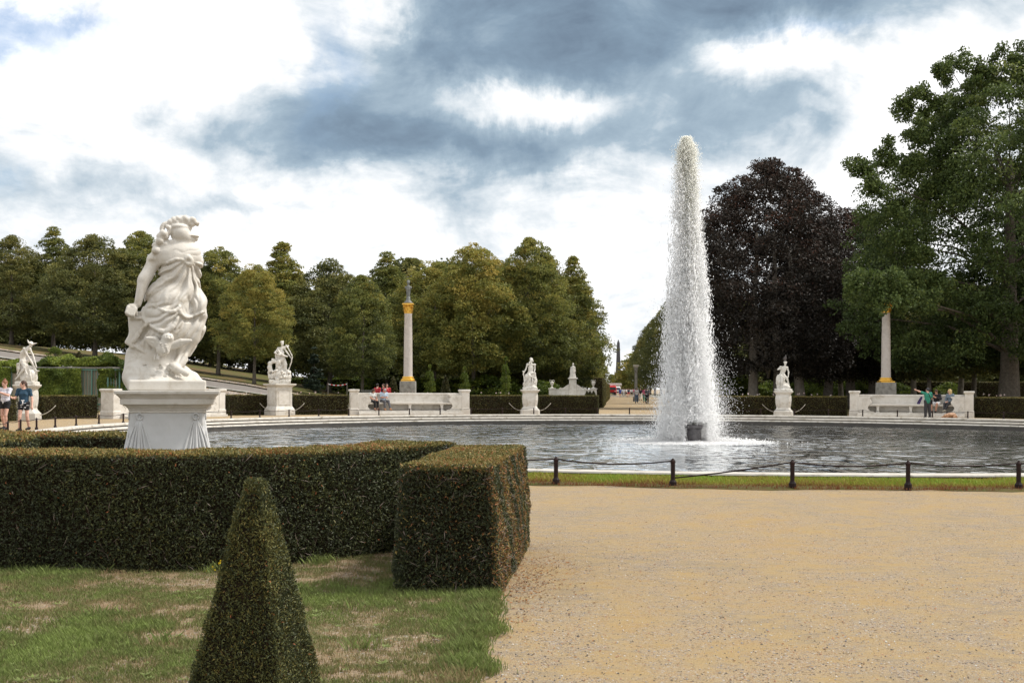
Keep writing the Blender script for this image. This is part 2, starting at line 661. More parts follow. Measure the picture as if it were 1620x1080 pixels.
def striped(name, a, b, freq):
    m, T = new_mat(name)
    tc = T.n('ShaderNodeTexCoord')
    sp = T.n('ShaderNodeSeparateXYZ', ins={0: tc.outputs['Object']})
    f = T.m('GREATER_THAN', T.m('SINE', T.m('MULTIPLY', sp.outputs[2], freq)), 0.45)
    col = T.mix(f, a, b)
    bs = T.n('ShaderNodeBsdfPrincipled', ins={'Base Color': col, 'Roughness': .8})
    T.n('ShaderNodeOutputMaterial', ins={0: bs})
    return m


M['cloth_striped'] = striped('striped_cloth', (.72, .70, .72), (.12, .11, .20), 2 * PI / .05)
M['tape'] = striped('barrier_tape', (.75, .75, .75), (.5, .03, .03), 40)

GREEN = [(0.0, (.060, .075, .026)), (0.33, (.165, .188, .050)), (0.62, (.285, .272, .066)), (1.0, (.42, .32, .075))]
M['linden'] = leaf_mat('linden_leaves', GREEN, .40, .35)
M['linden_dark'] = leaf_mat('dark_linden_leaves', [(0, (.052, .066, .026)), (.5, (.140, .150, .048)), (1, (.30, .26, .07))], .38, .25)
M['oak'] = leaf_mat('oak_leaves', [(0, (.028, .044, .014)), (.4, (.065, .098, .026)), (.75, (.13, .17, .045)), (1, (.20, .23, .06))], .3, .1)
M['beech'] = leaf_mat('copper_beech_leaves', [(0, (.017, .015, .012)), (.5, (.036, .029, .022)), (.82, (.066, .036, .025)), (1, (.15, .05, .028))], .15, .0)
M['fir'] = leaf_mat('fir_needles', [(0, (.012, .022, .014)), (1, (.05, .075, .045))], .1, .1)
M['bush'] = leaf_mat('bush_leaves', [(0, (.03, .05, .010)), (.5, (.10, .14, .02)), (1, (.26, .29, .045))], .35, .25)
M['ivy'] = leaf_mat('vine_leaves', [(0, (.03, .05, .012)), (.5, (.11, .155, .030)), (1, (.27, .32, .055))], .3, .1)
M['twig'] = leaf_mat('bare_twigs', [(0, (.10, .07, .055)), (1, (.26, .20, .17))], .0, .0)
M['yew'] = leaf_mat('yew_sprays', [(0, (.022, .026, .018)), (.4, (.066, .078, .034)), (.62, (.145, .142, .042)), (.82, (.27, .20, .06)), (.93, (.30, .13, .06)), (1, (.42, .13, .05))], .12, .0)
M['yew_far'] = leaf_mat('clipped_hedge_leaves', [(0, (.024, .028, .014)), (.4, (.062, .062, .022)), (.7, (.13, .115, .035)), (1, (.28, .21, .05))], .15, .12)
M['grass'] = leaf_mat('grass_blades', [(0, (.30, .22, .12)), (.22, (.24, .21, .095)), (.42, (.17, .18, .065)), (.7, (.155, .19, .06)), (1, (.21, .27, .075))], .3, .0, .6)
M['grass_strip'] = leaf_mat('verge_grass', [(0, (.18, .07, .03)), (.3, (.28, .20, .05)), (.55, (.28, .30, .04)), (1, (.18, .32, .04))], .3, .0, .6)
M['flower'] = leaf_mat('flower_petals', [(0, (.8, .8, .75)), (1, (.8, .5, .5))], .3, .0)
M['yellow'] = leaf_mat('yellow_petals', [(0, (.85, .6, .02)), (1, (.85, .65, .05))], .3, .0)
M['debris'] = leaf_mat('fallen_leaves', [(0, (.10, .04, .015)), (.5, (.30, .12, .03)), (1, (.20, .17, .10))], .1, .0)


def ground_mat(name, a, b, c, fine=240, bumpd=.010, speck=.5):
    m, T = new_mat(name)
    tc = T.n('ShaderNodeTexCoord')
    vec = tc.outputs['Object']
    big = T.noise(vec, .55, 5, .6, .3)
    mp = T.n('ShaderNodeMapping', ins={0: vec, 3: (1.0, 2.4, 1.0)})
    mid = T.noise(mp.outputs[0], 3.0, 8, .68)
    f = T.m('ADD', T.m('MULTIPLY', big, .45), T.m('MULTIPLY', mid, .55))
    col = T.ramp(f, [(.40, a), (.50, b), (.58, c)])
    # individual grains: grey, white, ochre and dark
    vo = T.n('ShaderNodeTexVoronoi', ins={'Scale': fine, 'Vector': vec})
    hs = T.n('ShaderNodeSeparateColor', ins={0: vo.outputs['Color']})
    grain = T.ramp(hs.outputs[0], [(0, (.045, .035, .03)), (.10, (.12, .10, .09)), (.22, (.30, .27, .25)), (.5, (.42, .35, .26)), (.75, (.48, .36, .20)), (.9, (.24, .11, .05)), (1, (.62, .60, .56))], 'CONSTANT')
    vo2 = T.n('ShaderNodeTexVoronoi', ins={'Scale': fine * .33, 'Vector': vec})
    hs2 = T.n('ShaderNodeSeparateColor', ins={0: vo2.outputs['Color']})
    peb = T.m('GREATER_THAN', hs2.outputs[1], .86)
    grain2 = T.ramp(hs2.outputs[0], [(0, (.05, .04, .035)), (.3, (.22, .20, .19)), (.6, (.40, .36, .32)), (.85, (.25, .13, .07))], 'CONSTANT')
    dens = T.ramp(T.noise(vec, 1.9, 8, .75, .4), [(.40, (.18, .18, .18)), (.60, (1.2, 1.2, 1.2))])
    col = T.mix(T.m('MULTIPLY', dens, speck), col, grain)
    col = T.mix(T.m('MULTIPLY', peb, T.m('MULTIPLY', dens, .85)), col, grain2)
    bs = T.n('ShaderNodeBsdfPrincipled', ins={'Base Color': col, 'Roughness': .92, 'Specular IOR Level': .15})
    hgt = T.m('ADD', T.m('MULTIPLY', vo.outputs['Distance'], -.6), T.m('ADD', T.m('MULTIPLY', vo2.outputs['Distance'], -.6), T.m('MULTIPLY', mid, 3.0)))
    bp = T.n('ShaderNodeBump', ins={'Strength': .8, 'Distance': bumpd, 'Height': hgt})
    T.put(bs.inputs['Normal'], bp)
    T.n('ShaderNodeOutputMaterial', ins={0: bs})
    return m


M['gravel'] = ground_mat('sandy_gravel', (.365, .245, .105), (.365, .265, .130), (.28, .22, .14))
M['slope'] = ground_mat('rubble_slope', (.22, .18, .14), (.27, .23, .19), (.33, .30, .27), 9, .05, .7)
M['soil'] = ground_mat('dry_lawn_soil', (.17, .125, .065), (.25, .18, .11), (.11, .12, .045), 160, .008, .35)
M['turf'] = pmat('garden_turf', (.07, .09, .024), (.10, .085, .035), .8, .9, .02, 20, .1, stain=(.16, .09, .05), st_scale=.5, st_lo=.5, st_hi=.6)
M['asphalt'] = pmat('grey_path', (.20, .18, .165), (.16, .145, .13), 2, .9, .002, 30, .1)
M['verge_soil'] = pmat('verge_soil', (.10, .06, .03), (.07, .08, .02), 6, .95, .01, 30, .1)


def water_mat():
    m, T = new_mat('pool_water')
    tc = T.n('ShaderNodeTexCoord')
    vec = tc.outputs['Object']
    # ripples run outwards from the jet and across the pool with the breeze
    mp = T.n('ShaderNodeMapping', ins={0: vec, 3: (1.5, .95, 1.0), 2: (0, 0, .15)})
    n1 = T.noise(mp.outputs[0], .75, 2, .4, 1.2)
    n2 = T.noise(mp.outputs[0], 3.2, 3, .5, .8)
    h = T.m('ADD', n1, T.m('MULTIPLY', n2, .10))
    bp = T.n('ShaderNodeBump', ins={'Strength': 1.0, 'Distance': .24, 'Height': h})
    # patches of calmer and choppier water
    fr = T.n('ShaderNodeFresnel', ins={'IOR': 1.33, 'Normal': bp})
    fac = T.m('MULTIPLY_ADD', fr, 1.15, .0, clamp=True)
    d = T.n('ShaderNodeBsdfDiffuse', ins={0: (.012, .015, .011)})
    g = T.n('ShaderNodeBsdfGlossy', ins={0: (.93, .95, .96), 'Roughness': .04, 'Normal': bp})
    bs = T.n('ShaderNodeMixShader', ins={0: fac, 1: d, 2: g})
    T.n('ShaderNodeOutputMaterial', ins={0: bs})
    return m


M['water'] = water_mat()


def spray_mat(name, tr, c=(1, 1, 1)):
    m, T = new_mat(name)
    d = T.n('ShaderNodeBsdfDiffuse', ins={0: c})
    t = T.n('ShaderNodeBsdfTranslucent', ins={0: c})
    g = T.n('ShaderNodeBsdfGlossy', ins={0: (1, 1, 1), 'Roughness': .25})
    a = T.n('ShaderNodeMixShader', ins={0: .6, 1: d, 2: t})
    b = T.n('ShaderNodeMixShader', ins={0: .12, 1: a, 2: g})
    tt = T.n('ShaderNodeBsdfTransparent')
    cc = T.n('ShaderNodeMixShader', ins={0: tr, 1: b, 2: tt})
    T.n('ShaderNodeOutputMaterial', ins={0: cc})
    return m


M['spray'] = spray_mat('water_spray', .30)
M['jet'] = spray_mat('water_jet', .15, (.98, .98, .93))
M['foam'] = spray_mat('water_foam', .05, (.97, .97, .97))


# ------------------------------------------------------------------ setting: ground, basin, water, slope
def ring(radii_z, a0, a1, n, cx=CX, cy=CY):
    """surface swept round the basin centre, angle 0 = away from the camera (+Y), clockwise"""
    full = abs(a1 - a0) > 2 * PI - 1e-3
    k = n if full else n + 1
    A = a0 + (a1 - a0) * np.arange(k) / n
    V = []
    for (r, z) in radii_z:
        V.append(np.stack([cx + r * np.sin(A), cy + r * np.cos(A), np.full(k, z)], 1))
    V = np.vstack(V)
    F = []
    for i in range(len(radii_z) - 1):
        for j in range(n):
            j2 = (j + 1) % k
            F.append((i * k + j, (i + 1) * k + j, (i + 1) * k + j2, i * k + j2))
    return V, np.array(F)


def gz(x, y):
    """garden ground height (a bank rises at the far left)"""
    t = np.clip((-12.0 - x) / 28.0, 0, 1.35)
    crest = 3.9 * t
    f = np.clip((y - 83.5) / 5.0, 0, 1)
    up = np.clip((y - 88.5) / 4.0, 0, 1) * .55 * np.clip(t * 3, 0, 1)
    back = np.clip((y - 92.5) / 60.0, 0, 1) * .2 * np.clip(t * 3, 0, 1)
    return crest * f + up + back


def build_setting():
    rr = [24.22, 24.6, 26, 28, 31, 36, 44, 60, 90, 140, 260, 600, 1500, 5000]
    V, F = ring([(r, 0.0) for r in rr], 0, 2 * PI, 256)
    mk('ground', V, F, M['gravel'], kind='structure')
    # water
    rad = [0.01] + list(np.linspace(1, 23.17, 12))
    V, F = ring([(r, WZ) for r in rad], 0, 2 * PI, 160)
    mk('water', V, F, M['water'], kind='structure')
    # basin: coping, two more steps, wall
    base = thing('fountain_basin', 'large round stone-rimmed pool with steps going down to dark rippled water', 'basin', (0, 0, 0))
    def slab(name, r_out, r_in, z1, z0, mat):
        V, F = ring([(r_out, z0), (r_out, z1 - .01), (r_out - .01, z1), (r_in + .015, z1), (r_in, z1 - .015), (r_in, z0 + .01), (r_in + .01, z0), (r_in + .09, z0)], 0, 2 * PI, 256)
        mk(name, V, F, mat, base)
    slab('coping', 24.25, RIN, .10, -.005, M['coping'])
    V, F = ring([(24.262, -.02), (24.262, .062), (24.25, .066)], 0, 2 * PI, 256)
    mk('stained_edge', V, F, M['hedge_core'], base)
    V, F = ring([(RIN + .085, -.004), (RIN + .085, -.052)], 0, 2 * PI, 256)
    mk('riser_shade', V, F, M['pool_wall'], base)  # dark colour paints in the shadow under the overhanging coping
    slab('step', RIN + .09, RIN - .36, -.05, -.14, M['coping'])
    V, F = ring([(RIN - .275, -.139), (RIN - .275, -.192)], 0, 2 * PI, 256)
    mk('riser_shade', V, F, M['pool_wall'], base)  # same painted shadow under the overhang of the step slab
    slab('step', RIN - .27, RIN - .72, -.19, -.26, M['coping'])
    V, F = ring([(RIN - .64, -.259), (RIN - .64, -1.2)], 0, 2 * PI, 256)
    mk('pool_wall', V, F, M['pool_wall'], base)

    # near verge between rim and gravel
    n = 240
    A = PI + np.linspace(-R(75), R(75), n + 1)
    rng = np.random.default_rng(5)
    ed = 26.32 + .10 * np.sin(A * 37) + .07 * np.sin(A * 91 + 1) + .05 * rng.normal(size=n + 1)
    V = np.vstack([np.stack([CX + q * np.sin(A), CY + q * np.cos(A), np.full(n + 1, z)], 1) for q, z in ((24.255, .012), (24.9, .03), (ed - .12, .04), (ed, .004))])
    F = [(i * (n + 1) + j, (i + 1) * (n + 1) + j, (i + 1) * (n + 1) + j + 1, i * (n + 1) + j + 1) for i in range(3) for j in range(n)]
    mk('verge', V, np.array(F), M['verge_soil'], kind='structure')

    # raised garden beds beyond the ring of hedges, left and right of the avenue
    def bed(name, x0, x1, y0, y1, z, mat, nx=2, ny=2):
        X = np.linspace(x0, x1, nx)
        Y = np.linspace(y0, y1, ny)
        V = [(a, b, z) for b in Y for a in X]
        F = [(j * nx + i, j * nx + i + 1, (j + 1) * nx + i + 1, (j + 1) * nx + i) for j in range(ny - 1) for i in range(nx - 1)]
        mk(name, V, np.array(F), mat, kind='structure')
    def quad(name, pts, z, mat):
        mk(name, [(x, y, z) for x, y in pts], np.array([[0, 1, 2, 3]]), mat, kind='structure')
    for side in (-1, 1):
        a = [(axis_x(y) + side * 4.4, y) for y in (73.5, 420)]
        o = [(side * 500 + 10, 420), (side * 120 + 10, 73.5)]
        p = [a[0], a[1], o[0], o[1]] if side > 0 else [a[1], a[0], o[1], o[0]]
        quad('garden_lawn', p[::-1] if side > 0 else p[::-1], .006, M['turf'])
    # pale kerb line across the avenue in the distance
    MB().bbox(axis_x(205) - 3.9, axis_x(205) + 12, 232, 233, 0, .35, .03).obj('kerb', M['coping'], kind='structure')

    # the bank on the left with a ramp path on it
    xs = np.linspace(-75, -10, 131)
    ys = np.concatenate([np.linspace(83.3, 93, 60), np.linspace(94, 160, 40)])
    X, Y = np.meshgrid(xs, ys)
    rng = np.random.default_rng(3)
    Z = gz(X, Y) + rng.normal(size=X.shape) * .05 * ((Y > 84) & (Y < 88.2)) + .006
    Z[0] -= .2
    n = len(xs)
    F = np.array([(j * n + i, j * n + i + 1, (j + 1) * n + i + 1, (j + 1) * n + i) for j in range(len(ys) - 1) for i in range(n - 1)])
    V = np.stack([X, Y, Z], -1).reshape(-1, 3)
    cy = V[F].mean(axis=1)[:, 1]
    mk('slope', V, F[cy < 88.4], M['slope'], kind='structure')
    mk('hill', V, F[cy >= 88.4], M['turf'], kind='structure')

    def strip(name, y0, y1, dz, mat, kind='structure', x0=-75, x1=-13):
        xx = np.linspace(x0, x1, 90)
        V = np.vstack([np.stack([xx, np.full(90, y), gz(xx, np.full(90, y)) + dz], 1) for y in np.linspace(y0, y1, 5)])
        F = np.array([(j * 90 + i, j * 90 + i + 1, (j + 1) * 90 + i + 1, (j + 1) * 90 + i) for j in range(4) for i in range(89)])
        mk(name, V, F, mat, kind=kind)
    strip('path', 89.2, 91.6, .03, M['asphalt'])
    strip('kerb', 88.45, 88.9, .10, M['grey_stone'])
    strip('kerb', 91.8, 92.4, .10, M['slope'])

    # foreground lawn
    n = 60
    ys = np.linspace(-3, 12.4, n)
    rng = np.random.default_rng(8)
    ex = np.where(ys < 8.75, -.155 + .04 * (ys - 6.2), -.32) + .04 * np.sin(ys * 7) + .03 * np.sin(ys * 17 + 1) + .02 * rng.normal(size=n)
    cols = [-14, -11, -8, -6, -4.5, -3.2, -2.2, -1.4, -.8, -.35]
    V = []
    for j in range(n):
        V += [(x, ys[j], .028 + .012 * math.sin(x * 2.1 + ys[j] * 1.7)) for x in cols] + [(ex[j] - .06, ys[j], .022), (ex[j], ys[j], .002)]
    k = len(cols) + 2
    F = np.array([(j * k + i, j * k + i + 1, (j + 1) * k + i + 1, (j + 1) * k + i) for j in range(n - 1) for i in range(k - 1)])
    mk('lawn', V, F, M['soil'], kind='structure', smooth=True)


build_setting()


# ------------------------------------------------------------------ grass, pebbles, fallen leaves
def vnoise(x, y, s, seed=0):
    """smooth value noise in numpy"""
    rng = np.random.default_rng(seed)
    T = rng.random((64, 64))
    u, v = x * s, y * s
    i, j = np.floor(u).astype(int), np.floor(v).astype(int)
    fu, fv = u - i, v - j
    fu, fv = fu * fu * (3 - 2 * fu), fv * fv * (3 - 2 * fv)
    g = lambda a, b: T[a % 64, b % 64]
    return (g(i, j) * (1 - fu) + g(i + 1, j) * fu) * (1 - fv) + (g(i, j + 1) * (1 - fu) + g(i + 1, j + 1) * fu) * fv


def blades(x, y, z, h, w, tint, rng, lean=.5):
    n = len(x)
    a = rng.random(n) * 2 * PI
    b = a + rng.normal(size=n) * .5 + PI / 2
    d = np.stack([np.cos(b), np.sin(b)], 1) * (h * lean * rng.random(n))[:, None]
    s = np.stack([np.cos(a), np.sin(a)], 1) * (w * .5)[:, None]
    P = np.stack([x, y], 1)
    V = np.empty((n, 4, 3))
    V[:, 0, :2] = P - s
    V[:, 1, :2] = P + s
    V[:, 2, :2] = P + s * .6 + d * .45
    V[:, 3, :2] = P + d
    V[:, 0, 2] = z - .01
    V[:, 1, 2] = z - .01
    V[:, 2, 2] = z + h * .6
    V[:, 3, 2] = z + h
    return V.reshape(-1, 3), np.arange(4 * n).reshape(n, 4), tint


def build_grass():
    rng = np.random.default_rng(21)
    n = 420000
    # denser close to the camera
    y = 4.4 + (rng.random(n) ** 1.25) * 7.6
    x = -(rng.random(n) * (y * .47 + .6)) + .35
    edge = np.where(y < 8.75, -.155 + .04 * (y - 6.2), -.33)
    cov = vnoise(x, y, 1.5, 1) * .36 + vnoise(x, y, 4.2, 2) * .36 + vnoise(x, y, 13, 3) * .28
    near_edge = np.clip(1 - np.abs(x - edge + .12) / .22, 0, 1)
    hedge_d = np.clip(1 - np.abs(y - 9.75) / .5, 0, 1) * (x < -1.5)
    p = np.clip((cov - .29) * 3.8, .12, .98) + near_edge * .45 + hedge_d * .3
    keep = (x < edge + .035 * rng.normal(size=n) + .16 * (vnoise(y, y * 0, 3.1, 33) - .45)) & (rng.random(n) < p)
    x, y, cov = x[keep], y[keep], cov[keep]
    ne = near_edge[keep]
    n = len(x)
    lush = np.clip((vnoise(x, y, .8, 9) - .55) * 4, 0, 1)
    h = (.009 + .018 * rng.random(n)) * (1 + .8 * lush + .8 * ne)
    z = .03 + .012 * np.sin(x * 2.1 + y * 1.7)
    tint = np.clip(.34 + (cov - .5) * 1.9 + .30 * lush + rng.normal(size=n) * .17, 0, 1)
    V, F, t = blades(x, y, z, h, .0035 + .003 * rng.random(n), tint, rng, .9)
    mk('lawn_grass', V, F, M['grass'], tint=t, label='patchy green and straw-coloured grass in front of the hedge', cat='grass', kind='stuff')
    # tall tufts at the hedge foot and along the gravel
    items, tt = [], []
    for k in range(46):
        if k < 24:
            cx_, cy_ = rng.uniform(-5.2, -1.3), 9.75 + rng.normal() * .12
            if cx_ > -2.2:
                cy_ += (cx_ + 2.2) * 1.0
        elif k < 36:
            cy_ = rng.uniform(5.4, 8.6)
            cx_ = -.155 + .04 * (cy_ - 6.2) - rng.uniform(.02, .2)
        else:
            cx_, cy_ = rng.uniform(-4.5, -.6), rng.uniform(6.0, 9.2)
        m = int(rng.uniform(50, 120))
        x = cx_ + rng.normal(size=m) * .06
        y = cy_ + rng.normal(size=m) * .05
        V, F, t = blades(x, y, np.full(m, .03), .03 + .065 * rng.random(m), np.full(m, .006), np.clip(.75 + .15 * rng.normal(size=m), 0, 1), rng, 1.0)
        items.append((V, F))
        tt.append(t)
    V, F = catVF(items)
    mk('grass_tufts', V, F, M['grass'], tint=np.concatenate(tt), label='taller green grass tufts along the hedge foot and gravel edge', cat='grass', kind='stuff')
    # flat rosettes of broad-leaved weeds
    P, A, L, tt = [], [], [], []
    for k in range(260):
        yy = 4.8 + 5.0 * rng.random()
        xx = -rng.random() * (yy * .45) - .12
        if k % 5 == 0:
            xx = -.2 - .12 * rng.random()
        m = int(rng.integers(6, 12))
        th = rng.random() * 6.28 + np.arange(m) * 6.28 / m
        l = rng.uniform(.018, .045)
        for q in th:
            P.append((xx + math.cos(q) * l * .55, yy + math.sin(q) * l * .55, .042 + rng.random() * .012))
            A.append((math.cos(q), math.sin(q), .25 + .3 * rng.random()))
            L.append(l)
            tt.append(.62 + .3 * rng.random())
    P, A, L = np.array(P), np.array(A), np.array(L)
    V, F = cards(P, A, L, L * .42, rng, np.tile([0, 0, 1.0], (len(P), 1)) + .2 * rand_unit(rng, len(P)), .05)
    mk('lawn_weeds', V, F, M['grass'], tint=tt, label='small broad-leaved weed rosettes scattered through the lawn', cat='weeds', kind='stuff')
    # verge around the near rim
    n = 90000
    a = PI + rng.normal(size=n) * .34
    r = 24.27 + 2.15 * rng.random(n) ** .9
    x, y = CX + r * np.sin(a), CY + r * np.cos(a)
    inside = (r - 24.27) / 2.1
    keep = rng.random(n) < np.where(inside > .85, .35, 1)
    x, y, inside = x[keep], y[keep], inside[keep]
    n = len(x)
    tint = np.clip(.70 - .30 * inside - .7 * np.clip((inside - .70) * 3, 0, 1) + .16 * rng.normal(size=n) + (vnoise(x, y, 1.2, 4) - .5) * .5, 0, 1)
    h = (.025 + .035 * rng.random(n)) * (.8 + .5 * np.sin(np.clip(inside, 0, 1) * PI)) * (.6 + .9 * vnoise(x, y, 1.7, 12))
    V, F, t = blades(x, y, np.full(n, .03), h, np.full(n, .012), tint, rng, .8)
    mk('verge_grass', V, F, M['grass_strip'], tint=t, label='strip of yellow-green grass between pool rim and chain posts', cat='grass', kind='stuff')
    # pebbles on the gravel
    n = 30000
    y = 4.8 + 9 * rng.random(n) ** 1.6
    x = rng.uniform(-.2, 1, n) * y * .5
    keep = x > -.13 + .06 * (y - 6.2)
    x, y = x[keep], y[keep]
    n = len(x)
    dens = vnoise(x, y, 1.1, 7) + .4 * np.clip(1 - (x + .1) / .9, 0, 1)
    k2 = rng.random(n) < dens
    x, y = x[k2], y[k2]
    n = len(x)
    s = .0025 + .0055 * rng.random(n) ** 3
    P = np.stack([x, y, s * .3], 1)
    O = np.array([(1, 0, 0), (0, 1, 0), (-1, 0, 0), (0, -1, 0), (0, 0, .75)])
    rot = rng.random(n) * 6.28
    c_, s_ = np.cos(rot), np.sin(rot)
    Ox = O[None] * (1 + .35 * rng.normal(size=(n, 5, 1)))
    V = np.stack([Ox[..., 0] * c_[:, None] - Ox[..., 1] * s_[:, None], Ox[..., 0] * s_[:, None] + Ox[..., 1] * c_[:, None], Ox[..., 2]], -1) * s[:, None, None] + P[:, None]
    F = (np.arange(n)[:, None, None] * 5 + np.array([(0, 1, 4), (1, 2, 4), (2, 3, 4), (3, 0, 4)])[None]).reshape(-1, 3)
    m, T = new_mat('pebble_mix')
    at = T.n('ShaderNodeAttribute', attribute_name='tint')
    col = T.ramp(at.outputs['Fac'], [(0, (.06, .05, .045)), (.25, (.22, .20, .19)), (.5, (.42, .36, .29)), (.75, (.30, .15, .08)), (.9, (.42, .40, .36))], 'CONSTANT')
    bs = T.n('ShaderNodeBsdfPrincipled', ins={'Base Color': col, 'Roughness': .8})
    T.n('ShaderNodeOutputMaterial', ins={0: bs})
    mk('pebbles', V.reshape(-1, 3), F, m, tint=np.repeat(rng.random(n), 4), label='loose small pebbles scattered over the sandy gravel', cat='pebbles', kind='stuff')
    # fallen leaves and bits
    n = 1100
    y = 5 + 13 * rng.random(n)
    x = rng.uniform(-.02, .95, n) * y * .45 + .2
    k3 = rng.random(n) < .72
    y = np.where(k3, 9.4 + rng.normal(size=n) * .9, y)
    x = np.where(k3, -.12 + .1 * (y - 8.7) + np.abs(rng.normal(size=n)) * .28, x)
    P = np.stack([x, y, np.full(n, .008)], 1)
    A = rand_unit(rng, n)
    A[:, 2] *= .15
    N = np.tile([0, 0, 1.0], (n, 1)) + .3 * rand_unit(rng, n)
    V, F = cards(P, A, .012 + .022 * rng.random(n), .008 + .012 * rng.random(n), rng, N)
    mk('fallen_leaves', V, F, M['debris'], tint=rng.random(n), label='small brown fallen leaves scattered on the gravel', cat='leaves', kind='stuff')


build_grass()


# ------------------------------------------------------------------ clipped hedges
def sweep(path, prof):
    """sweep a closed cross-section (offset, z) along a ground path; returns verts, quads, normals per quad"""
    path = np.array(path, float)
    d = np.gradient(path, axis=0)
    d /= np.linalg.norm(d, axis=1, keepdims=True)
    nrm = np.stack([d[:, 1], -d[:, 0]], 1)
    k = len(prof)
    V = []
    for p, q in zip(path, nrm):
        for (o, z) in prof:
            V.append((p[0] + q[0] * o, p[1] + q[1] * o, z))
    F = []
    for i in range(len(path) - 1):
        for j in range(k):
            F.append((i * k + j, i * k + (j + 1) % k, (i + 1) * k + (j + 1) % k, (i + 1) * k + j))
    m = (len(path) - 1) * k
    return np.array(V), np.array(F), [tuple(range(k - 1, -1, -1)), tuple(m + j for j in range(k))]


def scatter(V, tris, n, rng):
    T = V[tris]
    N = np.cross(T[:, 1] - T[:, 0], T[:, 2] - T[:, 0])
    A = np.linalg.norm(N, axis=1)
    N = N / (A[:, None] + 1e-12)
    idx = rng.choice(len(tris), n, p=A / A.sum())
    u, v = rng.random(n), rng.random(n)
    f = u + v > 1
    u[f], v[f] = 1 - u[f], 1 - v[f]
    t = T[idx]
    P = t[:, 0] + u[:, None] * (t[:, 1] - t[:, 0]) + v[:, None] * (t[:, 2] - t[:, 0])
    return P, N[idx], A.sum() / 2


def tri_of(F, caps=()):
    t = np.vstack([F[:, [0, 1, 2]], F[:, [0, 2, 3]]])
    ex = []
    for c in caps:
        for i in range(1, len(c) - 1):
            ex.append((c[0], c[i], c[i + 1]))
    return np.vstack([t, np.array(ex)]) if ex else t


def hedge(name, path, width, h, label, leaf, dens, mat, seed, group=None, depth=.05, side_t=.32, top_t=.62, rust=0.0, lumps=.02, cat='hedge', taper=.05, twigs=0):
    rng = np.random.default_rng(seed)
    w = width / 2
    prof = [(w, 0), (w, h * .35), (w - taper * .5, h * .7), (w - taper, h - .02), (w - taper - .02, h), (-w + taper + .02, h), (-w + taper, h - .02), (-w + taper * .5, h * .7), (-w, h * .35), (-w, 0)]
    V, F, caps = sweep(path, prof)
    T = tri_of(F, caps)
    # outward normals: make sure
    ctr = np.array([np.mean([p[0] for p in path]), np.mean([p[1] for p in path]), h / 2])
    root = thing(name, label, cat, (0, 0, 0), 0, group)
    Vc = V.copy()
    cen = np.repeat(np.array(path), len(prof), axis=0)
    Vc[:, :2] = cen + (Vc[:, :2] - cen) * max(.2, 1 - depth * 1.6 / w)
    Vc[:, 2] = np.maximum(0, Vc[:, 2] - (V[:, 2] > h * .9) * depth)
    for e0, e1, sl in ((0, 1, slice(0, len(prof))), (-1, -2, slice(len(Vc) - len(prof), len(Vc)))):
        q = np.array(path[e1], float) - np.array(path[e0], float)
        Vc[sl, :2] += q / np.linalg.norm(q) * depth * 1.3
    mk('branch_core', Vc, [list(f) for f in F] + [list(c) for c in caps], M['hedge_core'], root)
    P, N, area = scatter(V, T, 10, rng)
    n = int(area * dens)
    P, N, _ = scatter(V, T, n, rng)
    # outward sign from the path
    pa = np.array(path)
    j = np.clip(((P[:, None, :2] - pa[None]) ** 2).sum(-1).argmin(1), 1, len(pa) - 2)
    out = P.copy()
    out[:, :2] -= pa[j]
    out[:, 2] = (P[:, 2] > h - .03) * 5.0
    flip = (N * out).sum(1) < 0
    N[flip] *= -1
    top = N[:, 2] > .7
    lump = (vnoise(P[:, 0] + P[:, 2], P[:, 1] - P[:, 2] * .7, 3.0, seed) - .5) * 2 * lumps + (vnoise(P[:, 0] - P[:, 2], P[:, 1] + P[:, 2], 9.0, seed + 1) - .5) * 2 * lumps * .7
    P = P + N * (lump - depth * rng.random(n) ** 1.5)[:, None]
    P[:, 2] = np.maximum(P[:, 2], .01)
    A = N * .5 + rand_unit(rng, n) * .9 + np.array([0, 0, .25])
    V2, F2 = cards(P, A, leaf * (.6 + .8 * rng.random(n)), leaf * .38, rng)
    patch = vnoise(P[:, 0] * 1.0 + P[:, 2], P[:, 1] + P[:, 2] * .6, 2.0, seed + 3)
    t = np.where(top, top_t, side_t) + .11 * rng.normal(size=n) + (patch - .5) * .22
    if rust:
        pr = vnoise(P[:, 0] * 1.0 + P[:, 2] * .3, P[:, 1] + P[:, 2], 4.0, seed + 5)
        t = np.where((rng.random(n) < np.where(N[:, 0] > .7, rust, rust * .10)) & (pr > .30), .78 + .17 * rng.random(n), t)
    t = np.where(rng.random(n) < .003, .97, t)
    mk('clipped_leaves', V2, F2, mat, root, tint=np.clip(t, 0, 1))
    if twigs:
        k = rng.choice(n, int(area * twigs))
        k = k[~top[k]]
        A = rand_unit(rng, len(k)) + N[k] * .15 + np.array([0, 0, .4])
        V3, F3 = cards(P[k] + N[k] * .012, A, .05 + .10 * rng.random(len(k)), .0045, rng, bend=.08)
        mk('bare_twigs', V3, F3, M['twig'], root, tint=rng.random(len(k)))
    return root


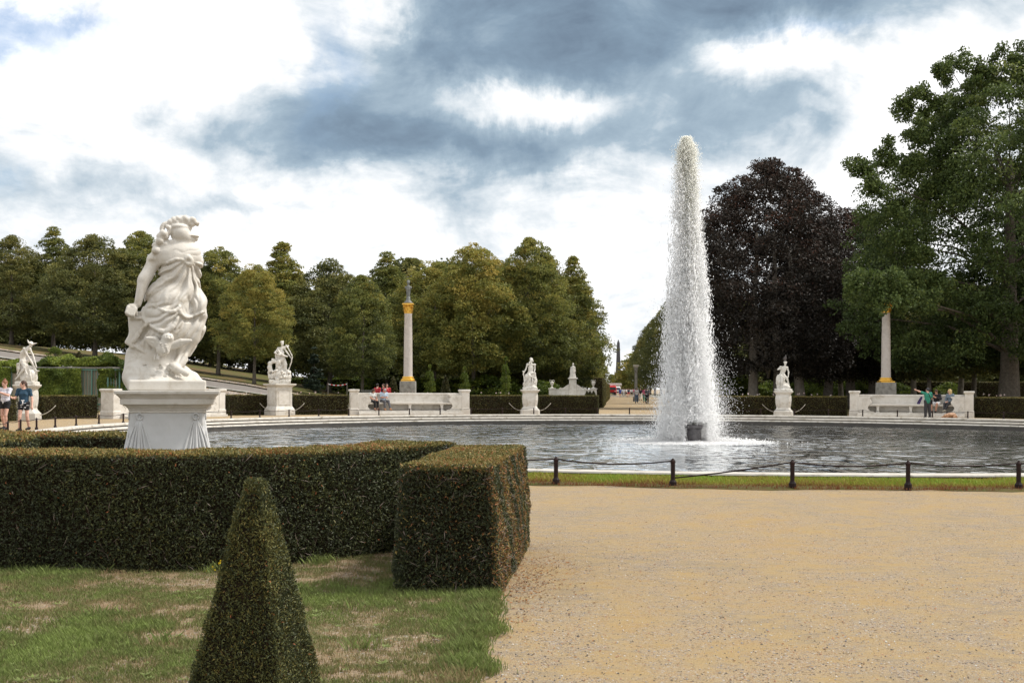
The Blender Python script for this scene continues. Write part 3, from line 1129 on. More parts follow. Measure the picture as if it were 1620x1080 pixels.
def build_near_hedges():
    # long curved hedge: front edge measured in the photo, 0.8 m thick; the rear arm returns behind the pedestal
    front = [(-9.5, 10.9), (-7.0, 10.35), (-5.5, 10.15), (-4.4, 10.05), (-3.4, 10.0), (-2.6, 10.1), (-2.0, 10.35), (-1.55, 10.75), (-1.15, 11.25), (-.85, 11.75), (-.45, 12.25)]
    f = np.array(front)
    d = np.gradient(f, axis=0)
    d /= np.linalg.norm(d, axis=1, keepdims=True)
    cpath = f + np.stack([-d[:, 1], d[:, 0]], 1) * .42 + np.array([0, -.32])
    # resample
    def resample(p, step=.25):
        p = np.array(p)
        L = np.concatenate([[0], np.cumsum(np.linalg.norm(np.diff(p, axis=0), axis=1))])
        s = np.arange(0, L[-1], step)
        return np.stack([np.interp(s, L, p[:, 0]), np.interp(s, L, p[:, 1])], 1)
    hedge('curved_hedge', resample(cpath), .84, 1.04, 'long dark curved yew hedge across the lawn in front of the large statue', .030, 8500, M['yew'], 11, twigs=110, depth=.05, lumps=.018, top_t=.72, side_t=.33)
    hedge('rear_hedge', resample([(-9.4, 14.6), (-7.2, 14.5), (-5.4, 14.45), (-4.3, 14.5)]), 1.1, 1.03, 'low clipped hedge behind the left side of the large pedestal', .045, 2600, M['yew'], 12, depth=.05, lumps=.02, top_t=.72)
    hedge('side_hedge', resample([(-6.9, 11.0), (-6.7, 12.2), (-6.8, 13.85)], .2), 2.2, 1.02, 'clipped hedge joining the front and rear hedges at the left edge', .045, 2600, M['yew'], 13, depth=.05, lumps=.02, top_t=.72)
    # the block that ends the hedge beside the gravel
    p0 = np.array([-.50, 8.72])
    p1 = np.array([-.22, 11.75])
    n = 12
    path = [tuple(p0 + (p1 - p0) * i / n) for i in range(n + 1)]
    hedge('block_hedge', path, .82, 1.02, 'box-shaped hedge end with rusty brown right side at the gravel', .027, 13000, M['yew'], 14, twigs=260, depth=.05, side_t=.36, top_t=.74, rust=.55, lumps=.016)


def build_topiary():
    rng = np.random.default_rng(31)
    root = thing('topiary_cone', 'dark green clipped yew pyramid standing in the lawn close to the camera', 'topiary', (-1.235, 5.5, 0), R(-12))
    h = 1.17
    prof = [(0, .288), (.3, .228), (.6, .166), (.9, .104), (1.08, .064), (1.15, .046), (h, .030)]
    def sec(z, s, m=24):
        a = np.linspace(0, 2 * PI, m, endpoint=False)
        # rounded square
        e = 2 / 16.0
        return np.stack([np.sign(np.cos(a)) * np.abs(np.cos(a)) ** e * s * .98, np.sign(np.sin(a)) * np.abs(np.sin(a)) ** e * s * .98, np.full(m, z)], 1)
    def shell(k):
        V = np.vstack([sec(z * k, s * k) for z, s in prof] + [np.array([[0, 0, h * k]])])
        F = [(i * 24 + j, i * 24 + (j + 1) % 24, (i + 1) * 24 + (j + 1) % 24, (i + 1) * 24 + j) for i in range(len(prof) - 1) for j in range(24)]
        F = np.array(F)
        t = len(prof) * 24
        caps = [((len(prof) - 1) * 24 + j, (len(prof) - 1) * 24 + (j + 1) % 24, t) for j in range(24)]
        return V, F, caps
    V, F, caps = shell(.93)
    mk('branch_core', V, [list(f) for f in F] + [list(c) for c in caps], M['hedge_core'], root)
    V, F, caps = shell(1.0)
    T = np.vstack([tri_of(F), np.array(caps)])
    n = 52000
    P, N, area = scatter(V, T, n, rng)
    lump = (vnoise(P[:, 0] * 1.4 + P[:, 2], P[:, 1] * 1.4 + P[:, 2], 9, 4) - .5) * .016
    P = P + N * (lump - .026 * rng.random(n) ** 1.4)[:, None]
    A = N * .5 + rand_unit(rng, n) * .75 + np.array([0, 0, .45])
    V2, F2 = cards(P, A, .011 + .012 * rng.random(n), .0062, rng)
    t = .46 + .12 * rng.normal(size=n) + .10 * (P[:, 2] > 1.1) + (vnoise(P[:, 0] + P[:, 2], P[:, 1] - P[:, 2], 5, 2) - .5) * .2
    t = np.where(rng.random(n) < .004, .97, t)
    mk('clipped_leaves', V2, F2, M['yew'], root, tint=np.clip(t, 0, 1))


build_near_hedges()
build_topiary()


# ------------------------------------------------------------------ trees
def crown(rng, prof, H0, H1, Rm, nclump, per, leaf, cr, lobes=.18, flat=.7, droop=.0, tilt=0.0, fill=.55, topb=0.12, var=.16):
    """leaf cards grouped in clumps filling a crown; prof: list of (t, relative radius)"""
    ph = rng.uniform(0, 6.28, 4)
    tp, rp = zip(*prof)
    C, RR = [], []
    while len(C) < nclump:
        t = rng.random()
        w = np.interp(t, tp, rp)
        if rng.random() > w + .12:
            continue
        a = rng.random() * 2 * PI
        lob = 1 + lobes * math.sin(2 * a + ph[0] + 3 * t) + lobes * .7 * math.sin(5 * a + ph[1] + 9 * t)
        rr = Rm * w * lob * (fill + (1 - fill) * math.sqrt(rng.random()))
        c = cr * (.7 + .6 * rng.random()) * (.75 + .35 * w)
        rr = max(0, rr - c * .5)
        z = H0 + (H1 - H0) * t - droop * (rr / Rm) * 1.2
        C.append((rr * math.cos(a) + tilt * t, rr * math.sin(a), z))
        RR.append(c)
    C = np.array(C)
    RR = np.array(RR)
    n = nclump * per
    ci = np.repeat(np.arange(nclump), per)
    D = rand_unit(rng, n)
    D[:, 2] = np.where(D[:, 2] < -.25, -D[:, 2] * .6, D[:, 2])
    rad = RR[ci] * (.45 + .62 * rng.random(n) ** .6)
    # ragged edges: small twig clusters poking out
    sub = rng.integers(0, 14, n) + ci * 14
    subd = rand_unit(rng, nclump * 14)
    D = D * .55 + subd[sub] * .75
    D /= np.linalg.norm(D, axis=1, keepdims=True)
    P = C[ci] + D * rad[:, None] * np.array([1, 1, flat])
    A = D + rand_unit(rng, n) * .9
    A[:, 2] -= .35 * droop + .15
    V, F = cards(P, A, leaf * (.6 + .8 * rng.random(n)), leaf * .62 * (.7 + .6 * rng.random(n)), rng)
    ct = rng.normal(size=nclump) * var
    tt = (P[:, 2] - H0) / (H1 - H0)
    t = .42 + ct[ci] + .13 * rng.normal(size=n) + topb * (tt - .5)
    return V, F, np.clip(t, 0, 1), C


def trunk_mesh(rng, H0, Htop, r0, C, nl=18, lean=(0, 0), multi=None):
    mb = MB()
    base = [(0, 0)] if not multi else multi
    for (bx, by) in base:
        k = r0 if not multi else r0 * .8
        pts = [(bx * 1.15, by, -.1), (bx, by, .35)]
        rad = [k * 1.55, k * 1.12]
        for i in range(1, 7):
            t = i / 6
            pts.append((bx * (1 - .3 * t) + lean[0] * t + rng.normal() * .05, by * (1 - .5 * t) + lean[1] * t + rng.normal() * .05, Htop * t * .9))
            rad.append(k * (1 - .72 * t))
        mb.tube(pts, rad, 10)
    pick = rng.choice(len(C), min(nl, len(C)), replace=False)
    for i in pick:
        c = C[i]
        z0 = min(max(H0 * .9, c[2] - 1.5 - .35 * math.hypot(c[0], c[1])) + rng.random() * (Htop - H0) * .25, Htop * .8)
        f = z0 / (Htop * .9)
        s = np.array([lean[0] * f, lean[1] * f, z0])
        e = np.array(c)
        mid = (s + e) / 2 + np.array([0, 0, .25 * np.linalg.norm(e - s) * .3])
        r = max(.03, r0 * .24 * (1 - .6 * f))
        mb.tube([s, s * .6 + mid * .4 + [0, 0, .1], mid, e], [r, r * .8, r * .55, r * .2], 6, False)
    return mb


PROTO = {}
ORD = 'first second third fourth fifth sixth seventh eighth ninth tenth eleventh twelfth thirteenth fourteenth fifteenth sixteenth seventeenth eighteenth nineteenth twentieth twenty-first twenty-second twenty-third twenty-fourth twenty-fifth twenty-sixth'.split()


def make_tree(kind, seed, label, loc, name='linden_tree', cat='tree', scale=(1, 1, 1), rz=0.0, group=None):
    """first call for a kind and seed builds the meshes, later ones copy them"""
    key = (kind, seed)
    if key in PROTO:
        return dup(PROTO[key], loc, rz, scale, label, group=group)
    rng = np.random.default_rng(seed * 13 + 5)
    K = dict(
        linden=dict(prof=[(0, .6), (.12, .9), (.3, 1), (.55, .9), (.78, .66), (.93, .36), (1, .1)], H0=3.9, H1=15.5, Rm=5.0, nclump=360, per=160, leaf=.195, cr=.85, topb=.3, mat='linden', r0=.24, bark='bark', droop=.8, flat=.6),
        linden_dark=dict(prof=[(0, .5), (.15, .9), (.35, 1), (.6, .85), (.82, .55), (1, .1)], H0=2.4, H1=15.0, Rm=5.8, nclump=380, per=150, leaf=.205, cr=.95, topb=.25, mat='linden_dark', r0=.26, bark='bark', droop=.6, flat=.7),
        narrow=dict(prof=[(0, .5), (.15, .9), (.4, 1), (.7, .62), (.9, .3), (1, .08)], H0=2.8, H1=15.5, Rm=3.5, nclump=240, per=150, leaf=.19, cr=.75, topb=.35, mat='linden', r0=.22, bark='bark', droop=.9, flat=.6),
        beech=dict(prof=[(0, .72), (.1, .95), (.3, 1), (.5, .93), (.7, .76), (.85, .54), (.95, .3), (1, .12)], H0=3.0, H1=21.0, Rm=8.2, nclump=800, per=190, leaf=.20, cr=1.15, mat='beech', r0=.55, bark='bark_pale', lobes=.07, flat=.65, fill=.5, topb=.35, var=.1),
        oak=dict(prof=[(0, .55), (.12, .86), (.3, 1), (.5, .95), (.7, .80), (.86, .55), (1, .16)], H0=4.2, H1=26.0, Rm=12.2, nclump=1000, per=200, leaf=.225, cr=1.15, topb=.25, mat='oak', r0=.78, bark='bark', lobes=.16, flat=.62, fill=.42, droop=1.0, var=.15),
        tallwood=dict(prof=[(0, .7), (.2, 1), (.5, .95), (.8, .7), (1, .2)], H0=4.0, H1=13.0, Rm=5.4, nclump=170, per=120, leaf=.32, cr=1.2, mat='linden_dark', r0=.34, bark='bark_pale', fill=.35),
        wood=dict(prof=[(0, .8), (.2, 1), (.5, .95), (.8, .7), (1, .2)], H0=1.0, H1=13.0, Rm=5.8, nclump=150, per=150, leaf=.38, cr=1.5, mat='linden_dark', r0=.28, bark='bark', fill=.35),
        small=dict(prof=[(0, .6), (.4, 1), (.8, .7), (1, .3)], H0=1.3, H1=2.5, Rm=.75, nclump=22, per=110, leaf=.10, cr=.32, mat='bush', r0=.05, bark='bark_pale'),
        bush=dict(prof=[(0, .9), (.4, 1), (.8, .7), (1, .35)], H0=.15, H1=2.4, Rm=1.7, nclump=46, per=110, leaf=.17, cr=.6, mat='bush', r0=.08, bark='bark'),
        young=dict(prof=[(0, .7), (.4, 1), (.8, .5), (1, .15)], H0=1.4, H1=4.6, Rm=.9, nclump=60, per=45, leaf=.15, cr=.42, mat='bush', r0=.06, bark='bark_pale'),
        fir=dict(prof=[(0, 1), (1, .03)], H0=.6, H1=7.0, Rm=1.9, nclump=70, per=120, leaf=.22, cr=.55, mat='fir', r0=.12, bark='bark', lobes=.1, flat=.35, fill=.6, droop=1.2),
        far=dict(prof=[(0, .8), (.3, 1), (.7, .75), (1, .25)], H0=1.5, H1=13.0, Rm=5.0, nclump=90, per=110, leaf=.55, cr=1.8, mat='linden', r0=.3, bark='bark'),
    )[kind]
    K = dict(K)
    mat, r0, bark = K.pop('mat'), K.pop('r0'), K.pop('bark')
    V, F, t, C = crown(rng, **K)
    if kind == 'oak' and seed == 6:
        # low limb reaching out over the right column
        ex = []
        for (px, py, Yc, n) in ((1345, 452, 71, 5), (1375, 440, 71, 8), (1405, 452, 70.6, 9), (1395, 478, 70.6, 6), (1430, 470, 71, 9), (1365, 470, 71.5, 5), (1460, 480, 72, 9), (1440, 440, 73, 9), (1480, 450, 74, 10), (1385, 300, 76, 10), (1362, 262, 77, 9), (1400, 245, 77, 9), (1432, 175, 78, 9), (1455, 150, 78, 7), (1420, 330, 76, 10), (1460, 210, 78, 10), (1490, 115, 79, 8), (1510, 100, 79, 7), (1440, 260, 77, 12), (1470, 300, 77, 12), (1480, 170, 78, 9), (1430, 380, 75, 10), (1450, 400, 75, 10), (1550, 110, 79, 8), (1610, 90, 79, 8), (1590, 80, 79, 5)):
            w = Pt(px, py, Yc)
            q = [(w[0] - loc[0]) / scale[0], (w[1] - loc[1]) / scale[1], w[2] / scale[2]]
            for _ in range(n):
                c = np.array(q) + rng.normal(size=3) * [.5, .5, .35]
                D = rand_unit(rng, 140)
                ex.append(c + D * (.55 * rng.random((140, 1)) ** .5))
                C = np.vstack([C, c])
        P = np.vstack(ex)
        V2, F2 = cards(P, rand_unit(rng, len(P)) - [0, 0, .3], .225, .14, rng)
        F = np.vstack([F, F2 + len(V)])
        V = np.vstack([V, V2])
        t = np.concatenate([t, np.clip(.5 + .15 * rng.normal(size=len(P)), 0, 1)])
    root = thing(name, label, cat, loc, rz, group)
    root.scale = scale
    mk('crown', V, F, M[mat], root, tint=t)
    multi = [(-1.3, 0), (.9, .4), (2.6, -.5)] if kind == 'beech' else None
    mb = trunk_mesh(rng, K['H0'], K['H1'] * .8, r0, C, {'oak': 42, 'beech': 40, 'fir': 0}.get(kind, 16), (rng.normal() * .2, 0), multi)
    mb.obj('trunk', M[bark], root, smooth=True)
    PROTO[key] = root
    KIDS[root.name] = kids(root)
    return root


def T_at(px, top, Y, kind, seed, label, wk=1.0, base_z=None, **kw):
    """tree whose top shows at height 'top' in the photo when standing at depth Y"""
    x = Xat(px, Y)
    z0 = float(gz(np.array(x), np.array(Y))) if base_z is None else base_z
    ztop = Pt(px, top, Y)[2]
    H = {'linden': 16.3, 'linden_dark': 15.9, 'narrow': 16.2, 'beech': 22, 'oak': 27, 'wood': 14, 'tallwood': 14, 'small': 2.75, 'bush': 2.85, 'young': 4.9, 'fir': 7.3, 'far': 14.2}[kind]
    s = (ztop - z0) / H
    return make_tree(kind, seed, label, (x, Y, z0), scale=(s * wk, s * wk, s), rz=kw.pop('rz', random.uniform(0, 6.28)), **kw)


def build_trees():
    G1 = 'lindens in the row on the left'
    rows = [
        (18, 366, 112, 'linden_dark', 1, 'dark linden at the left edge of the photo, behind the bank', 1.1),
        (84, 352, 114, 'narrow', 2, 'brownish-topped linden standing second from the left edge', 1.15),
        (150, 362, 108, 'linden_dark', 3, 'broad dark linden above the vine-covered wall', 1.15),
        (222, 358, 112, 'linden', 1, 'linden whose crown shows just left of the large statue', 1.1),
        (290, 385, 110, 'linden_dark', 1, 'dark linden mostly hidden behind the large statue', 1.15),
        (345, 382, 108, 'linden', 2, 'linden just right of the large statue', 1.05),
        (402, 408, 96, 'linden', 3, 'lighter olive linden standing in front of its row, behind the archer statue', .95),
        (447, 376, 112, 'narrow', 1, 'tall linden with a pointed top right of the archer statue', 1.3),
        (520, 402, 112, 'linden_dark', 2, 'linden between the archer statue and the left column', 1.15),
        (572, 428, 98, 'linden', 1, 'linden with a bare grey trunk behind the left bench', .95),
        (612, 390, 114, 'narrow', 2, 'linden with airy top just left of the left column', 1.15),
        (686, 402, 108, 'linden', 3, 'linden just right of the left column', 1.1),
        (748, 374, 104, 'linden', 2, 'linden with a tall rounded top right of the left column', 1.0),
        (792, 402, 118, 'linden_dark', 3, 'dark linden filling the gap behind the seated bearded statue', 1.1),
        (838, 366, 106, 'linden', 1, 'tall linden directly above the seated bearded statue', .88),
        (868, 400, 116, 'linden_dark', 1, 'dark linden behind the wall fountain with urns', 1.0),
        (906, 398, 110, 'narrow', 1, 'slender open-topped linden nearest the avenue on its left side', 1.0),
    ]
    for (px, top, Y, kind, sd, lab, wk) in rows:
        T_at(px, top, Y, kind, sd, lab, wk, group=G1)
    # avenue rows
    k = 0
    for Y, off, H, wk in [(128, 5.6, 13.4, .9), (150, 5.8, 13.2, .9), (176, 6.0, 13.4, .95), (205, 6.3, 14, 1), (240, 6.6, 14, 1), (285, 7, 14, 1.1), (335, 7.5, 14, 1.2)]:
        nth = ['nearest', 'second', 'third', 'fourth', 'fifth', 'sixth', 'farthest'][k]
        s = H / 16.2
        make_tree('narrow', 1 + k % 2, f'{nth} of the receding lindens on the left side of the avenue', (axis_x(Y) - [7.2, 7.8, 8.0, 8.4, 8.6, 8.8, 9.5][k], Y, 0), scale=(s * wk, s * wk, s), rz=k * 1.3, group='lindens along the avenue')
        make_tree('linden_dark', 1 + k % 3, f'{nth} of the receding lindens on the right side of the avenue', (axis_x(Y) + off + .6 - .25 * k, Y, 0), scale=(s * 1.1 * wk, s * 1.1 * wk, s * (1.1 + .07 * k)), rz=k * 2.1, group='lindens along the avenue')
        k += 1
    # right: copper beech, oak, dark wood
    make_tree('beech', 4, 'large dark purple copper beech right of the fountain jet', (Xat(1216, 96), 96, 0), name='copper_beech', scale=(1.0, .92, .98), group=None)
    make_tree('beech', 5, 'second copper beech, lower and farther right behind the first', (Xat(1332, 102), 102, 0), name='copper_beech', scale=(1.02, .9, .83))
    make_tree('oak', 6, 'huge green oak filling the right edge of the photo', (Xat(1596, 80), 80, 0), name='oak_tree', scale=(.90, .95, .95))
    make_tree('oak', 7, 'green oak limb crowns beyond the right edge behind the huge oak', (Xat(1740, 92), 92, 0), name='oak_tree', scale=(.8, .8, .9))
    W = [(1405, 470, 100, 'tallwood', 1, 'dark tree behind the right column'), (1470, 470, 95, 'tallwood', 2, 'dark tree with reddish foliage behind the right bench'),
         (1540, 450, 104, 'tallwood', 1, 'dark tree under the huge oak, left of its trunk'), (1625, 460, 100, 'tallwood', 2, 'dark tree at the right edge under the huge oak'),
         (1330, 450, 112, 'tallwood', 1, 'dark tree with a bare trunk behind the second copper beech'), (1262, 470, 110, 'tallwood', 2, 'dark tree with a bare trunk between the two copper beeches'), (1380, 420, 122, 'tallwood', 2, 'tree in the gap between copper beech and oak'), (1445, 430, 125, 'tallwood', 1, 'deep shaded tree far behind the right bench'),
         (1520, 430, 128, 'tallwood', 2, 'deep shaded tree far behind the oak'), (1600, 430, 122, 'tallwood', 1, 'deep shaded tree behind the oak trunk')]
    for (px, top, Y, kind, sd, lab) in W:
        T_at(px, top, Y, kind, sd, lab, 1.0, name='woodland_tree', group='woodland trees on the right')
    # second, deeper row behind everything on the left and right
    for i, px in enumerate(range(-100, 850, 62)):
        T_at(px, 402 + (i * 37) % 34, 140 + (i * 7) % 11, 'wood', 1 + i % 3, f'dark background tree behind the lindens, {ORD[i]} from the left in the rear row', 1.2, name='woodland_tree', group='background trees on the left')
    for i, px in enumerate(range(1160, 1800, 62)):
        T_at(px, 470 + (i * 37) % 30, 172 + (i * 7) % 11, 'wood', 1 + i % 3, f'dark background tree behind beech and oak, {ORD[i]} from the left in the rear row', 1.3, name='woodland_tree', group='background trees on the right')
    for i, px in enumerate(list(range(-200, 960, 90)) + list(range(1010, 1900, 90))):
        T_at(px, 562 - (i * 13) % 16, 330 + (i * 17) % 60, 'far', 1 + i % 2, f'distant horizon tree far behind the park, {ORD[i]} from the left', 1.5, name='woodland_tree', group='distant trees on the horizon')
    for i, (px, top) in enumerate([(990, 590), (1003, 586), (1016, 580), (968, 590)]):
        T_at(px, top, 440 + 5 * i, 'far', 1 + i % 2, ['small tree directly right of the obelisk', 'tree closing the avenue right of the obelisk', 'tree closing the avenue at its right side', 'tree closing the avenue left of the obelisk'][i], 1.0, name='woodland_tree', group='trees closing the avenue')
    # bright shrubs behind the ring
    sh = [(500, 598, 116), (545, 592, 120), (585, 585, 118), (660, 590, 112), (700, 596, 108), (770, 588, 104), (800, 592, 110), (858, 596, 100), (1155, 586, 104), (1128, 590, 100),
          (1225, 596, 128), (1275, 582, 130), (1290, 590, 126), (1330, 596, 130), (1362, 594, 128), (1420, 600, 134), (1500, 602, 134)]
    for i, (px, top, Y) in enumerate(sh):
        side = 'left of the avenue' if px < 1000 else 'right of the fountain'
        T_at(px, top, Y, 'bush', 1 + i % 2, f'bright green shrub under the trees {side}, {ORD[i if i < 8 else i - 8]} from the left', 1.0 + .3 * (i % 3), name='shrub', cat='shrub', group='bright shrubs under the trees ' + side, base_z=0)
    for (px, top, Y, lab) in [(800, 562, 92, 'slim young tree left of the seated bearded statue'), (735, 578, 90, 'slim young tree behind the right end of the left bench'), (680, 575, 92, 'slim young tree right of the left column')]:
        T_at(px, top, Y, 'young', 1, lab, .6, name='young_tree', base_z=0)
    T_at(497, 545, 104, 'fir', 1, 'small blue-green fir between the dark trunks right of the archer statue', 1.0, name='fir_tree', base_z=.2)
    T_at(88, 545, 84, 'small', 1, 'small round tree on a thin stem on the bank, left one', 1.0, name='young_tree', base_z=2.6)
    T_at(170, 552, 84, 'small', 1, 'small round tree on a thin stem on the bank, right one near the large statue', .9, name='young_tree', base_z=2.4)


build_trees()


def cone_topiary(px, top, Y, z0, rk, label, mat='yew_far'):
    rng = np.random.default_rng(int(px))
    x = Xat(px, Y)
    h = Pt(px, top, Y)[2] - z0
    root = thing('topiary_cone', label, 'topiary', (x, Y, z0))
    r = h * rk
    prof = [(r * .9, 0), (r, h * .15), (r * .8, h * .5), (r * .42, h * .82), (.03, h)]
    mb = MB().lathe([(a * .9, b) for a, b in prof], 12)
    mb.obj('branch_core', M['hedge_core'], root)
    m2 = MB().lathe(prof, 16, cap=False)
    V = np.vstack(m2.V)
    T = tri_of(np.array(m2.F))
    n = 1500
    P, N, _ = scatter(V, T, n, rng)
    V2, F2 = cards(P, N * .5 + rand_unit(rng, n) + [0, 0, .5], h * .09, h * .04, rng)
    mk('clipped_leaves', V2, F2, M[mat], root, tint=np.clip(.35 + .13 * rng.normal(size=n), 0, 1))


cone_topiary(125, 556, 80.5, 2.9, .36, 'dark clipped cone on top of the vine-covered wall')
cone_topiary(355 / 4.32 + 540, 596, 82, 0, .16, 'slim dark clipped cone just left of the left column')
cone_topiary(712 / 4.32 + 540, 594, 84, 0, .16, 'slim dark clipped cone between the left column and the bench end')
for i_, px_ in enumerate((928.5, 933.5, 939)):
    cone_topiary(px_, 618.5, 84, 0, .22, ['left', 'middle', 'right'][i_] + ' of the three small dark cones in front of the urn wall')


# ------------------------------------------------------------------ hedges of the far ring
def arc_between(p, q, c=(CX, CY), n=None, off=0.0):
    """path on the ring around the basin between two ground points"""
    a0, a1 = math.atan2(p[0] - c[0], p[1] - c[1]), math.atan2(q[0] - c[0], q[1] - c[1])
    r0, r1 = math.hypot(p[0] - c[0], p[1] - c[1]) + off, math.hypot(q[0] - c[0], q[1] - c[1]) + off
    n = n or max(4, int(abs(a1 - a0) * r0 / .5))
    out = []
    for i in range(n + 1):
        t = i / n
        a, r = a0 + (a1 - a0) * t, r0 + (r1 - r0) * t
        out.append((c[0] + r * math.sin(a), c[1] + r * math.cos(a)))
    return out


def g_at(px, Y):
    return (Xat(px, Y), Y)


def build_ring_hedges():
    segs = [((-30, 51.5), (17, 54.5), 'clipped hedge at the left edge of the photo, left of the hat-wearing statue'),
            ((63, 57.5), (150, 60.0), 'clipped hedge between the hat-wearing statue and the hidden bench'),
            ((357, 66.6), (420, 68.3), 'short clipped hedge directly left of the archer pedestal'),
            ((464, 68.7), (549, 70.4), 'clipped hedge between the archer pedestal and the left bench'),
            ((744, 72.0), (824, 72.6), 'clipped hedge between the left bench and the seated bearded statue'),
            ((852, 72.6), (947, 72.6), 'clipped hedge ending at the avenue right of the seated bearded statue'),
            ((1132, 71.5), (1227, 70.4), 'clipped hedge seen through the spray left of the pigeon-topped statue'),
            ((1254, 70.2), (1340, 69.6), 'clipped hedge between the pigeon-topped statue and the right bench'),
            ((1546, 67.0), (1700, 61.5), 'clipped hedge right of the right bench at the edge of the photo')]
    for i, (a, b, lab) in enumerate(segs):
        p = arc_between(g_at(*a), g_at(*b))
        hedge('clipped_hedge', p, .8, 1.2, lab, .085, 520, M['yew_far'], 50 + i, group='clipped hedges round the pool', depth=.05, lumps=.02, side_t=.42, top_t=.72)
    # hedges lining the avenue and behind the lindens
    hedge('avenue_hedge', [(axis_x(y) - 4.6, y) for y in np.arange(98, 122, 1.5)], .9, 2.6, 'taller dark hedge along the left edge of the avenue', .10, 260, M['yew_far'], 70, side_t=.5)
    hedge('avenue_hedge', [(axis_x(y) - 4.8, y) for y in np.arange(124, 200, 3)], 1.0, 2.4, 'farther tall hedge along the left edge of the avenue', .14, 120, M['yew_far'], 71, side_t=.65)
    hedge('tall_hedge', [(x, 118 + .0 * x) for x in np.arange(-24, 5, 1.0)], 1.6, 2.6, 'tall light green trimmed hedge behind the linden trunks', .16, 130, M['bush'], 72, side_t=.34, top_t=.5)
    hedge('tall_hedge', [(x, 136) for x in np.arange(19, 75, 2.0)], 1.6, 2.6, 'tall trimmed hedge behind the beech trunks', .2, 90, M['yew_far'], 73, side_t=.45, top_t=.6)
    # white roses above the hedges
    rng = np.random.default_rng(9)
    P = []
    for (x0, x1, Y) in [(700, 820, 73.6), (1150, 1225, 72), (1258, 1335, 71.2), (1545, 1600, 68.4), (468, 545, 71.8), (360, 420, 69.6), (610, 740, 74)]:
        for _ in range(6):
            px = rng.uniform(x0, x1)
            c = np.array([Xat(px, Y), Y, 1.27 + .12 * rng.random()])
            P.append(c + rng.normal(size=(8, 3)) * .022)
    P = np.vstack(P)
    V, F = cards(P, rand_unit(rng, len(P)), .045, .04, rng)
    mk('rose_flowers', V, F, M['flower'], tint=rng.random(len(P)), label='small white roses showing above the clipped hedges', cat='flowers', kind='stuff')
    # two yellow flowers at the foot of the curved hedge
    P = []
    for (px, py) in ((326, 902), (338, 897), (351, 889)):
        c = np.array([Xat(px, 9.75), 9.75, Pt(px, py, 9.75)[2]])
        P.append(c + rng.normal(size=(12, 3)) * .009)
    P = np.vstack(P)
    V, F = cards(P, rand_unit(rng, len(P)), .02, .018, rng)
    mk('yellow_flowers', V, F, M['yellow'], tint=rng.random(len(P)), label='tiny yellow flowers in the grass at the foot of the long hedge', cat='flowers', kind='stuff')


build_ring_hedges()


# ------------------------------------------------------------------ chain fence round the pool
def post_mesh(h):
    m = MB().lathe([(.055, 0), (.055, .03), (.06, .04), (.06, .10), (.045, .12), (.036, .14), (.036, h - .05), (.042, h - .04), (.042, h - .015), (.03, h + .005), (.012, h + .03)], 10)
    return np.vstack(m.V), m.F


